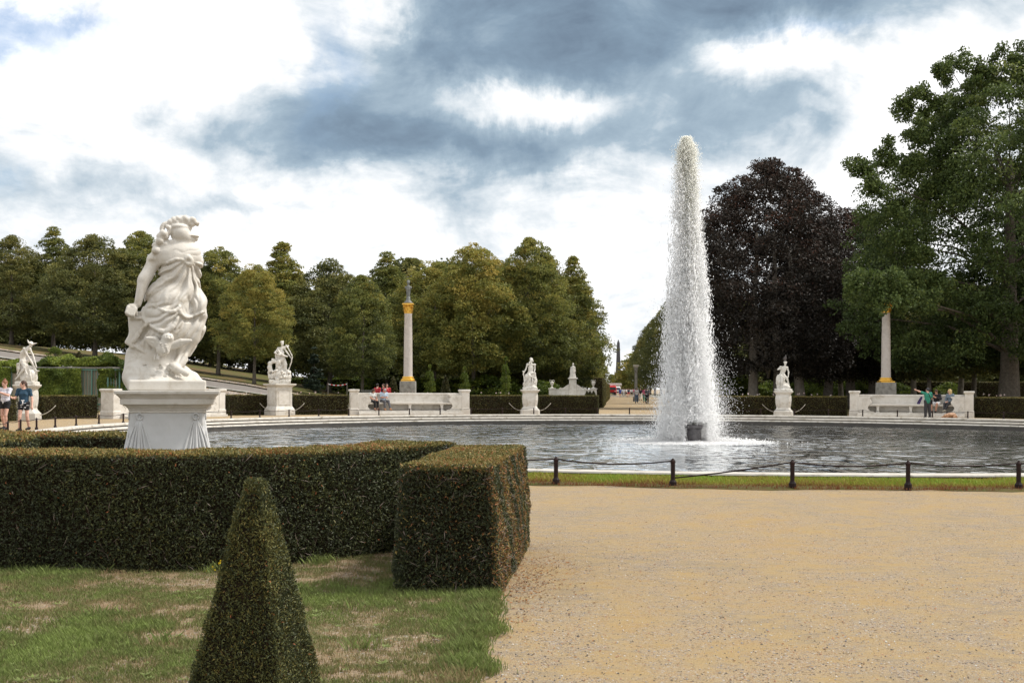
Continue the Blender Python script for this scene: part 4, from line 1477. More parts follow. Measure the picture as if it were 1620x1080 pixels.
def build_fence():
    V, F = post_mesh(.45)
    first = mk('chain_post', V, F, M['iron'], smooth=False)
    used = [False]

    def post(x, y, lab, grp):
        if not used[0]:
            o = first
            used[0] = True
        else:
            o = first.copy()
            COL.objects.link(o)
        o.location = (x, y, 0)
        return set_tags(o, lab, 'post', grp)

    def chain(a, b, sag, lab, grp, r=.011, za=.44, zb=.44):
        n = 14
        pts = []
        for i in range(n + 1):
            t = i / n
            pts.append((a[0] + (b[0] - a[0]) * t, a[1] + (b[1] - a[1]) * t, za + (zb - za) * t - sag * 4 * t * (1 - t)))
        o = MB().tube(pts, r, 6).obj('barrier_rope', M['iron'], smooth=True)
        set_tags(o, lab, 'rope', grp)
    near = []
    for px in (693, 880, 1065, 1254, 1437, 1612, 1790):
        k = (px - 810) / FPX
        r = 26.25
        A, B, C = k * k + 1, -2 * (k * CX + CY), CX * CX + CY * CY - r * r
        y = (-B - math.sqrt(B * B - 4 * A * C)) / 2 / A
        near.append((k * y, y))
    labs = ['near black fence post hidden behind the box-shaped hedge end', 'near black fence post closest to the box-shaped hedge end', 'second near black fence post from the hedge, where the fallen rope touches the ground',
            'near black fence post below and right of the fountain', 'near black fence post in front of the right bench', 'near black fence post closest to the right edge of the photo', 'near black fence post just outside the right edge']
    g = 'black posts on the near side of the pool'
    for p, l in zip(near, labs):
        post(p[0], p[1], l, g)
    cl = ['taut black rope leaving the near post towards the box-shaped hedge', 'slack black rope between the two near posts next to the box-shaped hedge', 'black rope that has dropped to the ground at its left end', 'black rope between the near posts below the right part of the pool',
          'slightly sagging black rope between the two rightmost near posts', 'black rope running out of the right edge of the photo']
    sg = [.04, .07, .02, .06, .05, .05]
    for i in range(6):
        za = .16 if i == 2 else .44
        chain(near[i], near[i + 1], sg[i], cl[i], 'black ropes on the near side of the pool', .0125, za=za)
    # far side: every post about two metres along the upper step
    r = 24.75
    k = (996 - 810) / FPX
    A, B, C = k * k + 1, -2 * (k * CX + CY), CX * CX + CY * CY - r * r
    y = (-B + math.sqrt(B * B - 4 * A * C)) / 2 / A
    a0 = math.atan2(k * y - CX, y - CY)
    st = 1.96 / r
    marks = [(45, 'hat-wearing statue'), (165, 'hidden bench end'), (265, 'large statue'), (350, 'right pier of the hidden bench'), (444, 'archer statue'), (560, 'left pier of the left bench'), (650, 'left column'), (740, 'right pier of the left bench'),
             (838, 'seated bearded statue'), (930, 'hedge end at the avenue'), (996, 'avenue'), (1095, 'fountain jet'), (1240, 'pigeon-topped statue'), (1340, 'left pier of the right bench'), (1401, 'right column'), (1470, 'standing man in green'), (1540, 'right pier of the right bench'), (1600, 'oak trunk')]
    pts = []
    for i in range(-25, 17):
        a = a0 + i * st
        pts.append((CX + r * math.sin(a), CY + r * math.cos(a)))
    prev = None
    cnt = {}
    ords = ['first', 'second', 'third', 'fourth', 'fifth', 'sixth', 'seventh', 'eighth', 'ninth', 'tenth', 'eleventh', 'twelfth']
    info = []
    for p in pts:
        px = p[0] / p[1] * FPX + 810
        mk_ = min(marks, key=lambda m: abs(m[0] - px))
        cnt.setdefault(mk_[1], []).append(len(info))
        info.append(mk_[1])
    for i, p in enumerate(pts):
        nm = info[i]
        L = cnt[nm]
        q = '' if len(L) == 1 else ', ' + ords[L.index(i)] + ' from left'
        post(p[0], p[1], f'black far post before the {nm}{q}', 'black posts along the far edge of the pool')
        if prev is not None:
            chain(prev, p, .05, f'rope left of far post before the {nm}{q}'.replace(' from left', ''), 'black ropes along the far edge of the pool', .012)
        prev = p


build_fence()


# ------------------------------------------------------------------ fountain
def build_fountain():
    rng = np.random.default_rng(77)
    root = thing('fountain', 'tall white water jet rising from a dark round nozzle drum in the pool', 'fountain', (Xat(1097, 44.4), 44.4, WZ))
    X0 = 0.0
    # nozzle drum
    m = MB().lathe([(.30, -.4), (.31, .0), (.31, .50), (.335, .52), (.385, .58), (.39, .66), (.36, .68), (.25, .68), (.10, .66)], 40)
    dm = pmat('nozzle_stone', (.045, .04, .045), (.15, .14, .14), 7, .35, .02, 14, .6)
    m.obj('nozzle', dm, root, smooth=False)
    H = Pt(1086, 216, 44.4)[2] - WZ          # top above water

    def drops(P, size, stretch, name, mat, k3=None):
        n = len(P)
        # small six-pointed drops, longer along their fall
        O = np.array([(1, 0, 0), (-.5, .87, 0), (-.5, -.87, 0), (0, 0, 1), (0, 0, -1)], float)
        jit = 1 + .35 * rng.normal(size=(n, 5, 1))
        V = O[None] * jit
        V = V * np.stack([size, size, size * stretch], -1)[:, None, :]
        # lean a little
        lean = rng.normal(size=(n, 1, 2)) * .25
        V[..., :2] += V[..., 2:3] * lean
        V = V + P[:, None]
        F = (np.arange(n)[:, None, None] * 5 + np.array([(0, 1, 3), (1, 2, 3), (2, 0, 3), (1, 0, 4), (2, 1, 4), (0, 2, 4)])[None]).reshape(-1, 3)
        return mk(name, V.reshape(-1, 3), F, mat, root, smooth=False)

    wind = lambda z: -.30 * (z / H) ** 1.5      # the column leans slightly left towards the top
    # solid core column
    mb = MB()
    zs = np.linspace(.62, H * .93, 60)
    pts, rad = [], []
    for i, z in enumerate(zs):
        t = z / H
        pts.append((wind(z) + .015 * math.sin(i * 1.9), .01 * math.cos(i * 2.3), z))
        rad.append((.085 + .10 * t + .03 * math.sin(i * 1.3) * t) * (1 if t < .85 else .8))
    mb.tube(pts, rad, 12)
    mb.obj('jet', M['jet'], root, smooth=True)
    # rough water round the core
    n = 260000
    z = .7 + (H - .7) * (1 - .04 * rng.random(n) ** 2) * rng.random(n) ** .8
    t = z / H
    rr = (.05 + .24 * t ** 1.2) * np.abs(rng.normal(size=n)) * .75 * np.clip((1.0 - t) / .05, .3, 1) ** .5
    a = rng.random(n) * 6.283
    P = np.stack([wind(z) + rr * np.cos(a), rr * np.sin(a), z], 1)
    drops(P, .005 + .009 * rng.random(n), 1.5 + 2 * rng.random(n), 'jet_spray', M['jet'])
    # falling curtain: parabolas of water thrown from the top, drifting left
    n = 380000
    vz = np.abs(rng.normal(size=n))
    ztop = H * (1 - .33 * np.abs(rng.normal(size=n)) ** 1.5 * .42)
    ztop = np.clip(ztop, H * .25, H * 1.0)
    u = rng.random(n) ** .72
    drop = ztop * u
    z = ztop - drop
    tt = np.sqrt(2 * drop / 9.81)
    # streams: directions clump together so the curtain shows strands
    ns = 260
    sa = rng.random(ns) * 6.283
    sv = .08 + .52 * rng.random(ns) ** .8
    si = rng.integers(0, ns, n)
    a = sa[si] + rng.normal(size=n) * .09
    sp = sv[si] * (1 + .12 * rng.normal(size=n))
    x = wind(ztop) + sp * np.cos(a) * tt * 1.32 + .28 * tt * .5 * (rng.random(n) - .25) * .5
    y = sp * np.sin(a) * tt * 1.2
    x += rng.normal(size=n) * .022 * (1 + tt)
    y += rng.normal(size=n) * .03 * (1 + tt)
    # pulses: denser and thinner puffs down the curtain
    pul = vnoise(x * 1.0 + y * .3, z * .35 + sa[si], 2.6, 5)
    keep = ~((y < .1) & (np.abs(x) < .42) & (z < .78)) & (rng.random(n) < np.clip(.18 + 2.6 * (pul - .42), .03, 1) * np.where(x < wind(z) - .12, .55, 1) * np.where((y < 0) & (np.abs(x - wind(z)) < .2), .45, 1))
    P = np.stack([x, y, z], 1)[keep]
    nn = len(P)
    drops(P, .005 + .013 * rng.random(nn) ** 2.2, 1.6 + 2.6 * rng.random(nn), 'falling_spray', M['spray'])
    # heavier streaks and clots of water inside the curtain
    n = 9000
    ztop = H * (1 - .38 * rng.random(n) ** 1.4)
    drop = ztop * rng.random(n) ** .6
    z = ztop - drop
    tt = np.sqrt(2 * drop / 9.81)
    si = rng.integers(0, 90, n)
    a = sa[si] + rng.normal(size=n) * .05
    sp = sv[si] * (1 + .06 * rng.normal(size=n))
    x = wind(ztop) + sp * np.cos(a) * tt * 1.35 + rng.normal(size=n) * .03
    y = sp * np.sin(a) * tt * 1.2
    P = np.stack([x, y, z], 1)
    P = P[~((y < .1) & (np.abs(x) < .42) & (z < .85))]
    drops(P, .014 + .026 * rng.random(len(P)) ** 2, 2.0 + 3.5 * rng.random(len(P)), 'falling_clots', M['spray'])
    # loose drops blown off to the left
    n = 9000
    z = H * (.25 + .68 * rng.random(n))
    off = np.abs(rng.normal(size=n)) * (.18 + .40 * (1 - z / H))
    x = wind(z) - .12 - off - .45 * (1 - z / H)
    y = rng.normal(size=n) * .4
    kp = vnoise(x * 1.3, z * .7, 2.2, 15) > .48
    P = np.stack([x, y, z], 1)[kp]
    drops(P, .006 + .010 * rng.random(len(P)), 1.5 + 2 * rng.random(len(P)), 'blown_drops', M['spray'])
    # mist near the foot
    n = 60000
    z = np.abs(rng.normal(size=n)) * 1.5
    x = rng.normal(size=n) * .62 - .1
    y = rng.normal(size=n) * .6
    keep = (z < 5) & ~((y < .1) & (np.abs(x) < .42) & (z < .85))
    P = np.stack([x, y, z], 1)[keep]
    drops(P, np.full(len(P), .008), np.full(len(P), 2.0), 'fine_mist', M['spray'])
    # splash on the water
    n = 34000
    a = rng.random(n) * 6.283
    r = .35 + np.abs(rng.normal(size=n)) * .78
    z = np.abs(rng.normal(size=n)) * .075 * np.exp(-r * .25) * np.where((a > 3.6) & (a < 5.8), .35, 1) + .005
    P = np.stack([r * np.cos(a) * 1.25 - .05, r * np.sin(a), z], 1)
    drops(P, .012 + .02 * rng.random(n), np.full(n, .8), 'splash', M['foam'])
    # foam lying on the surface: broken patches
    n = 2600
    a = rng.random(n) * 6.283
    r = .4 + 2.3 * rng.random(n) ** .9
    c = np.stack([r * np.cos(a) * 1.15, r * np.sin(a) * 1.0, np.full(n, .012) + .012 * rng.random(n)], 1)
    V, F = [], []
    for i in range(n):
        k = 6
        s = (.03 + .12 * rng.random()) * (1.4 - r[i] / 3.0)
        b = rng.random() * 6.28
        for j in range(k):
            th = b + j * 6.283 / k
            q = s * (.5 + .8 * rng.random())
            V.append((c[i, 0] + q * 1.7 * math.cos(th), c[i, 1] + q * math.sin(th), c[i, 2]))
        F.append(tuple(range(i * k, i * k + k)))
    mk('foam', V, F, M['foam'], root)


build_fountain()


# ------------------------------------------------------------------ pedestals
def sq_loft(mb, rows, ch, n=1):
    return mb.loft([(z, -w, w, -w, w) for z, w in rows], ch)


def main_pedestal():
    Y = 12.72
    x = Xat(265.5, Y)
    root = thing('statue_pedestal', 'large pale marble pedestal with stepped cornice and carved corner drapery behind the long hedge', 'pedestal', (x, Y, 0), math.atan2(-x, Y))
    zf = lambda py: CAMH - (py - 615 + 1.6) * (Y - .56) / FPX
    w = lambda hp: hp * (Y - .56) / FPX * .957
    sq_loft(MB(), [(0, .62), (.16, .62), (.18, .60), (.20, .58)], .05).obj('base_block', M['marble_grey'], root)
    rows = [(.20, .565), (.30, .545), (.45, .52), (zf(707) , w(66.0)), (zf(690), w(63)), (zf(675), w(61.3)), (zf(660), w(60.6)), (zf(653.6), w(60.5))]
    sq_loft(MB(), rows, .03).obj('die', M['marble_grey'], root)
    cor = [(653.6, 61.5), (652.6, 62.2), (650.4, 62.4), (649.6, 61.5), (648.8, 63.0), (647.2, 63.3), (646.4, 62.6), (646.0, 64.5), (643.5, 66.5), (641.0, 70.5), (640.0, 73.0),
           (639.4, 75.6), (631.4, 75.9), (630.6, 74.8), (629.6, 76.5), (627.5, 78.0), (625.0, 81.0), (623.6, 82.6), (622.9, 84.6), (618.8, 85.2), (618.2, 84.6)]
    sq_loft(MB(), [(zf(p), w(h)) for p, h in cor], .02).obj('cornice', M['marble'], root)
    # carved drapery hanging at the corners, on every side
    def swag(m, side):
        for sx in (-1, 1):
            for (dx, r, z1) in ((-.30, .012, .42), (-.20, .017, .40), (-.11, .014, .38), (-.02, .019, .36), (.055, .013, .38), (.12, .012, .46), (.19, .012, .62)):
                pts = []
                for i in range(9):
                    t = i / 8
                    z = zf(660) - (zf(660) - z1) * t
                    hw = np.interp(z, [q[0] for q in rows], [q[1] for q in rows])
                    u = (w(45) + -dx * (t ** .8) * 1.0) * sx
                    u = max(-hw + .01, min(hw - .01, u))
                    p = (u, -hw - .001, z)
                    c, s = math.cos(side), math.sin(side)
                    pts.append((p[0] * c - p[1] * s, p[0] * s + p[1] * c, p[2]))
                m.tube(pts, [r * (.45 + .75 * min(1, i / 3)) for i in range(9)], 7)
            z = zf(659.5)
            hw = np.interp(z, [q[0] for q in rows], [q[1] for q in rows])
            pts = []
            for i in range(11):
                a = i * 2 * PI / 10
                p = (w(45) * sx + .03 * math.cos(a), -hw - .008, z + .035 * math.sin(a))
                c, s = math.cos(side), math.sin(side)
                pts.append((p[0] * c - p[1] * s, p[0] * s + p[1] * c, p[2]))
            m.tube(pts, .010, 6)
    mb = MB()
    for k in range(4):
        swag(mb, k * PI / 2)
    mb.obj('carved_drapery', M['marble_grey'], root, smooth=True)
    return x, Y, zf(618.2)


def round_pedestal(x, Y, top, rz, lab):
    """pedestal with swelling sides, moulded foot and cap; top = height"""
    root = thing('statue_pedestal', lab, 'pedestal', (x, Y, 0), rz, 'pedestals with swelling sides')
    k = top / 1.56
    sq_loft(MB(), [(0, .57), (.02, .58), (.30 * k, .57), (.31 * k, .55)], .10).obj('base_block', M['marble'], root)
    rows = [(.31, .54), (.34, .53), (.37, .50), (.42, .455), (.47, .425), (.55, .405), (.70, .43), (.9, .455), (1.1, .462), (1.25, .45), (1.33, .435)]
    sq_loft(MB(), [(z * k, w_) for z, w_ in rows], .12).obj('die', M['marble'], root)
    rows = [(1.33, .42), (1.345, .45), (1.37, .455), (1.385, .47), (1.42, .50), (1.46, .535), (1.475, .56), (1.53, .58), (1.55, .575), (1.56, .56)]
    sq_loft(MB(), [(z * k, w_) for z, w_ in rows], .10).obj('cornice', M['marble'], root)
    mb = MB()
    for s in range(4):
        for sx in (-1, 1):
            for dx in (-.13, -.05, .03):
                pts = []
                for i in range(6):
                    t = i / 5
                    z = 1.28 - .75 * t
                    hw = np.interp(z, [.47, .55, .7, .9, 1.1, 1.25, 1.33], [.425, .405, .43, .455, .462, .45, .435])
                    p = ((.26 + dx * t) * sx, -hw, z * k)
                    c, q = math.cos(s * PI / 2), math.sin(s * PI / 2)
                    pts.append((p[0] * c - p[1] * q, p[0] * q + p[1] * c, p[2]))
                mb.tube(pts, [.008, .016, .02, .02, .018, .01], 6)
    mb.obj('carved_drapery', M['marble'], root, smooth=True)
    # little ropes from the foot to stakes in the hedge
    return root


def square_pedestal(x, Y, rz, lab, top=1.86):
    root = thing('statue_pedestal', lab, 'pedestal', (x, Y, 0), rz)
    sq_loft(MB(), [(0, .66), (.30, .66), (.32, .65), (.36, .64), (.44, .60), (.50, .56), (.54, .55)], .02).obj('base_block', M['marble'], root)
    sq_loft(MB(), [(.54, .53), (1.64, .53)], .015).obj('die', M['marble'], root)
    mb = MB()
    for k in range(4):
        for (a, b, z0, z1) in ((-.42, .42, .62, .66), (-.42, .42, 1.50, 1.54), (-.42, -.38, .66, 1.50), (.38, .42, .66, 1.50)):
            V = np.array([(u, -.532 - d, z) for d in (0, .018) for z in (z0, z1) for u in (a, b)])
            c, s = math.cos(k * PI / 2), math.sin(k * PI / 2)
            V = np.stack([V[:, 0] * c - V[:, 1] * s, V[:, 0] * s + V[:, 1] * c, V[:, 2]], 1)
            mb.add(V, [(0, 2, 3, 1), (4, 5, 7, 6), (0, 1, 5, 4), (2, 6, 7, 3), (0, 4, 6, 2), (1, 3, 7, 5)])
    mb.obj('panel_frame', M['marble'], root)
    sq_loft(MB(), [(1.64, .54), (1.67, .56), (1.70, .58), (1.74, .63), (1.77, .69), (1.79, .71), (1.84, .72), (1.86, .71)], .02).obj('cornice', M['marble'], root)


MX, MY, MZ = main_pedestal()
SA = (Xat(442.5, 67.6), 67.6)
SB = (Xat(43, 55.6), 55.6)
SCc = (Xat(838.5, 71.0), 71.0)
SD = (Xat(1239.5, 69.0), 69.0)
square_pedestal(*SA, R(43), 'square panelled marble pedestal carrying the archer statue')
round_pedestal(*SB, 1.74, R(12), 'marble pedestal with swelling sides behind the two young women')
round_pedestal(*SCc, 1.56, R(4), 'marble pedestal with swelling sides left of the avenue under the seated bearded statue')
round_pedestal(*SD, 1.52, R(-14), 'marble pedestal with swelling sides right of the fountain under the pigeon-topped statue')


def stake_ropes(c, name, rz):
    for s, side in ((-1, 'left'), (1, 'right')):
        ca, sa = math.cos(rz), math.sin(rz)
        f = lambda u, v, z: (c[0] + u * ca - v * sa, c[1] + u * sa + v * ca, z)
        a, b = f(s * .60, -.35, .26), f(s * 1.30, -.1, .72)
        pts = [tuple(a[i] + (b[i] - a[i]) * t - (.10 * 4 * t * (1 - t) if i == 2 else 0) for i in range(3)) for t in np.linspace(0, 1, 9)]
        o = MB().tube(pts, .018, 6).obj('barrier_rope', M['rope'], smooth=True)
        set_tags(o, f'pale rope rising from the {side} foot of the pedestal of the {name}', 'rope', 'pale ropes beside the pedestals')


stake_ropes(SCc, 'seated bearded statue', 0)
stake_ropes(SD, 'pigeon-topped statue', 0)
stake_ropes(SB, 'hat-wearing statue', R(20))
stake_ropes((SA[0] + .15, SA[1]), 'archer statue', R(10))


# ------------------------------------------------------------------ marble benches
def bench(pl, pr, lab):
    """curved marble bench between the ground points of its two piers"""
    pl, pr = np.array(pl), np.array(pr)
    mid = (pl + pr) / 2
    d = pr - pl
    Lh = np.linalg.norm(d) / 2
    rz = math.atan2(d[1], d[0])
    root = thing('marble_bench', lab, 'bench', (mid[0], mid[1], 0), rz, 'curved marble benches round the pool')
    bendf = lambda V: np.stack([V[:, 0], V[:, 1] - V[:, 0] ** 2 / 54.0 + Lh ** 2 / 54.0, V[:, 2]], 1)
    st = M['bench_stone']

    def seg(x0, x1, y0, y1, rows, ch=.012, n=14):
        """row of short lofted boxes following the curve as one strip"""
        xs = np.linspace(x0, x1, n + 1)
        V, F = [], []
        pr_ = []
        for (z, dy) in rows:
            pr_.append((y0 - dy, z))
        for (z, dy) in rows[::-1]:
            pr_.append((y1 + dy, z))
        k = len(pr_)
        for x in xs:
            V += [(x, y, z) for y, z in pr_]
        for i in range(n):
            for j in range(k):
                F.append((i * k + j, (i + 1) * k + j, (i + 1) * k + (j + 1) % k, i * k + (j + 1) % k))
        F.append(tuple(range(k)))
        F.append(tuple(n * k + j for j in range(k - 1, -1, -1)))
        return MB().add(V, F).map(bendf)
    L = Lh
    # platform: two low steps
    seg(-L + .5, L - .5, -1.25, .30, [(0, 0), (.12, 0), (.125, -.01)]).obj('platform', st, root)
    seg(-L + .5, L - .5, -.90, .30, [(.125, 0), (.245, 0), (.25, -.01)]).obj('platform', st, root)
    seg(-L + .2, L - .2, .05, .33, [(.0, 0), (1.22, 0), (1.225, .03), (1.30, .035), (1.33, .01)]).obj('back_wall', st, root)
    seg(-L + .75, L - .75, -.52, .048, [(.64, -.03), (.67, 0), (.70, .02), (.75, .02), (.765, .0)]).obj('seat', st, root)
    for i, x in enumerate(np.linspace(-L + 2.0, L - 2.0, 3) if False else (-L * .62 + .3, 0.0, L * .62 - .3)):
        y = -x * x / 54 + L * L / 54
        m = MB()
        m.prism([(-.10 + x, .25), (.10 + x, .25), (.10 + x, .30), (.07 + x, .34), (.065 + x, .50), (.09 + x, .58), (.12 + x, .64), (-.12 + x, .64), (-.09 + x, .58), (-.065 + x, .50), (-.07 + x, .34), (-.10 + x, .30)], -.42 + y, .04 + y)
        m.obj('support', st, root)
    for s in (-1, 1):
        x = s * (L - .26)
        m = MB()
        m.loft([(z, x - a, x + a, -.28 - a + .0, .22 + a - .0) for z, a in ((0, .27), (.36, .27), (.38, .25), (.42, .235), (1.36, .235), (1.38, .25), (1.42, .27), (1.45, .30), (1.52, .30), (1.54, .28), (1.55, .25))], .02)
        m.obj('pier', st, root)
        # scrolled end panel in front of the back wall
        o = [(0, .27), (.94, .27), (.90, .31), (.72, .34), (.62, .42), (.56, .52), (.58, .60), (.66, .72), (.74, .80), (.76, .90), (.70, 1.00), (.66, 1.08), (.74, 1.16), (.78, 1.22), (0, 1.22)]
        xb = s * (L - .50)
        pts = [(xb - s * u, z) for u, z in o]
        if s > 0:
            pts = pts[::-1]
        yb = -(L - .9) ** 2 / 54 + L * L / 54
        m = MB().prism(pts, -.60 + yb, .045 + yb)
        m.obj('scrolled_arm', st, root)
        # carved relief on its face
        m = MB()
        sp = [(xb - s * (.38 + .17 * math.cos(a) * (1 - a / 16)), -.61 + yb, .98 + .15 * math.sin(a) * (1 - a / 16)) for a in np.linspace(0, 11, 34)]
        m.tube(sp, .014, 6)
        sp = [(xb - s * (.28 + .08 * math.sin(t * 6)), -.61 + yb, .40 + .40 * t) for t in np.linspace(0, 1, 12)]
        m.tube(sp, .013, 6)
        m.obj('carved_scroll', st, root, smooth=True)
    return root


LB = ((Xat(553, 69.0), 69.0), (Xat(741, 70.6), 70.6))
RB = ((Xat(1345, 68.9), 68.9), (Xat(1541, 66.3), 66.3))
bench(*LB, 'long curved marble bench left of centre with an elderly couple at its left end')
bench(*RB, 'long curved marble bench on the right with three visitors and a dog')
bench((Xat(168, 58.6), 58.6), (Xat(347, 65.3), 65.3), 'curved marble bench mostly hidden behind the large statue pedestal')


# ------------------------------------------------------------------ tall columns
def column(px, Y, lab, group='tall marble columns with gilded capitals'):
    x = Xat(px, Y)
    root = thing('column', lab, 'column', (x, Y, 0), 0, group)
    sq_loft(MB(), [(0, .62), (.3, .62), (.32, .52), (2.06, .50), (2.08, .49)], .02).obj('plinth', M['grey_stone'], root)
    MB().loft([(2.08, -.44, .44, -.44, .44), (2.16, -.44, .44, -.44, .44)], .02).lathe([(.42, 2.16), (.44, 2.20), (.42, 2.25), (.36, 2.27), (.35, 2.30), (.38, 2.33), (.37, 2.37), (.31, 2.40)], 32).obj('gilded_base', M['gold'], root)
    MB().lathe([(.31, 2.40), (.295, 2.46), (.285, 3.5), (.27, 5.0), (.245, 6.42), (.255, 6.45), (.255, 6.50)], 36, cap=False).obj('shaft', M['column'], root, smooth=True)
    m = MB().lathe([(.245, 6.50), (.27, 6.52), (.27, 6.55), (.24, 6.57), (.24, 6.75), (.26, 6.95), (.33, 7.05)], 28)
    for tier, (z0, hh, n, r0, ro) in enumerate(((6.55, .22, 8, .24, .10), (6.68, .27, 8, .25, .12))):
        for i in range(n):
            a = 2 * PI * (i + .5 * tier) / n
            ca, sa = math.cos(a), math.sin(a)
            prof = [(r0 + .02, 0, .075), (r0 + .04, hh * .5, .08), (r0 + ro * .7, hh * .85, .065), (r0 + ro, hh * .92, .04), (r0 + ro * .95, hh * .78, .015)]
            V, F = [], []
            for (rr, dz, wv) in prof:
                for s in (-1, 0, 1):
                    q = rr + (.018 if s == 0 else 0)
                    V.append((q * ca - s * wv * sa, q * sa + s * wv * ca, z0 + dz))
            for j in range(len(prof) - 1):
                for k in range(2):
                    F.append((j * 3 + k, j * 3 + k + 1, (j + 1) * 3 + k + 1, (j + 1) * 3 + k))
            m.add(V, F)
    for i in range(4):
        a = PI / 4 + i * PI / 2
        pts = []
        for j in range(22):
            th = j * .45
            rr = .075 * (1 - j / 26)
            q = .36 + rr * math.cos(th + 2.2)
            pts.append((q * math.cos(a), q * math.sin(a), 6.98 + rr * math.sin(th + 2.2)))
        m.tube(pts, .022, 6)
    m.loft([(7.05, -.36, .36, -.36, .36), (7.08, -.38, .38, -.38, .38), (7.14, -.38, .38, -.38, .38), (7.16, -.36, .36, -.36, .36)], .09)
    m.obj('gilded_capital', M['gold'], root)
    # bust on a small socle (child parts move with the column)
    MB().lathe([(.30, 7.16), (.30, 7.22), (.24, 7.28), (.17, 7.34), (.13, 7.44), (.12, 7.6)], 20).obj('socle', M['bronze'], root, smooth=True)
    s = Sdf((-.35, -.3, 7.5), (.35, .3, 8.75), .022)
    s.c((0, 0, 7.5), (0, 0, 8.1), .11, .14, .03).c((-.14, 0, 8.2), (.14, 0, 8.2), .10, .10, .05).c((0, 0, 8.1), (0, -.01, 8.4), .15, .06, .04)
    s.e((0, -.02, 8.53), (.095, .115, .14), .03).e((0, -.125, 8.51), (.02, .03, .035), .02).e((0, .03, 8.60), (.11, .11, .10), .02)
    V, F = s.mesh()
    mk('bust', V, F, M['bronze'], root, smooth=True)


column(645.5, 74.5, 'tall column with gilded capital and dark bust behind the left bench')
column(1401.5, 72.6, 'tall column behind the right bench, its gilded capital partly hidden by oak leaves')


# ------------------------------------------------------------------ wall fountain with urns, obelisk and avenue things
def urn_mesh(m, x, z, k=1.0):
    m.loft([(z, x - .17 * k, x + .17 * k, -.17 * k, .17 * k), (z + .06 * k, x - .17 * k, x + .17 * k, -.17 * k, .17 * k)], .01)
    m.lathe([(.13 * k, .06 * k), (.05 * k, .12 * k), (.045 * k, .17 * k), (.10 * k, .26 * k), (.165 * k, .42 * k), (.175 * k, .52 * k), (.11 * k, .60 * k), (.10 * k, .64 * k), (.165 * k, .72 * k), (.15 * k, .73 * k)], 18, (x, 0, z))
    for s in (-1, 1):
        pts = [(x + s * k * (.15 + .07 * math.sin(t * PI)), 0, z + k * (.50 + .27 * t)) for t in np.linspace(0, 1, 8)]
        m.tube(pts, .018 * k, 6)


def wall_fountain(px, Y, lab, seed=0):
    x = Xat(px, Y)
    root = thing('wall_fountain', lab, 'wall fountain', (x, Y, 0), 0, 'marble wall fountains with urns')
    st = M['marble']
    MB().bbox(-1.85, 1.85, -.15, .2, 0, 1.50).bbox(-1.90, 1.90, -.19, .24, 1.502, 1.60).obj('wall', st, root)
    for s in (-1, 1):
        m = MB().bbox(s * 1.75 - .26, s * 1.75 + .26, -.28, .30, 0, 1.58)
        m.bbox(s * 1.75 - .31, s * 1.75 + .31, -.33, .35, 1.582, 1.68)
        m.obj('pier', st, root)
        m = MB()
        urn_mesh(m, s * 1.75, 1.68, .92)
        m.obj('urn', st, root, smooth=False)
        o = [(s * .32, 1.605), (s * 1.15, 1.605), (s * 1.12, 1.70), (s * 1.0, 1.74), (s * .92, 1.68), (s * .75, 1.74), (s * .55, 1.88), (s * .40, 1.98), (s * .32, 2.0)]
        if s > 0:
            o = o[::-1]
        MB().prism(o, -.12, .12).obj('scroll', st, root)
    m = MB().bbox(-.30, .30, -.32, .30, 0, 2.42)
    m.loft([(2.42, -.34, .34, -.36, .34), (2.47, -.40, .40, -.42, .40), (2.53, -.40, .40, -.42, .40), (2.56, -.36, .36, -.38, .36)], .02)
    m.obj('pillar', st, root)
    MB().lathe([(.9, .0), (.75, .2), (.6, .6), (.95, .95), (1.05, 1.02), (1.05, 1.08), (.95, 1.06)], 24, (0, -.55, 0)).obj('shell_basin', st, root, smooth=False)
    sp = Sdf((-.45, -.4, 2.5), (.45, .4, 3.95), .03)
    sp.c((0, 0, 2.55), (0, 0, 3.1), .30, .18, .04).c((0, 0, 3.1), (.03, 0, 3.45), .18, .13, .05).c((-.13, 0, 3.42), (.16, 0, 3.42), .07, .07, .05)
    sp.e((.03, -.02, 3.68), (.085, .10, .12), .03).c((.16, 0, 3.40), (.22, -.08, 3.1), .055, .04).c((.22, -.08, 3.1), (.05, -.2, 3.0), .04, .035)
    sp.c((-.13, 0, 3.40), (-.2, -.06, 3.1), .055, .04).c((-.2, -.06, 3.1), (-.18, -.15, 2.8), .04, .04)
    for t in range(5):
        sp.c((-.2 + .1 * t, -.22, 2.55), (-.08 + .05 * t, -.13, 3.15), .035, .02, .02)
    V, F = sp.mesh()
    mk('figure', V, F, st, root, smooth=True)


wall_fountain(906, 96, 'white marble wall fountain with two urns and a small cloaked figure, left of the avenue')
wall_fountain(1116, 112, 'white marble wall fountain with urns glimpsed through the spray, right of the avenue')


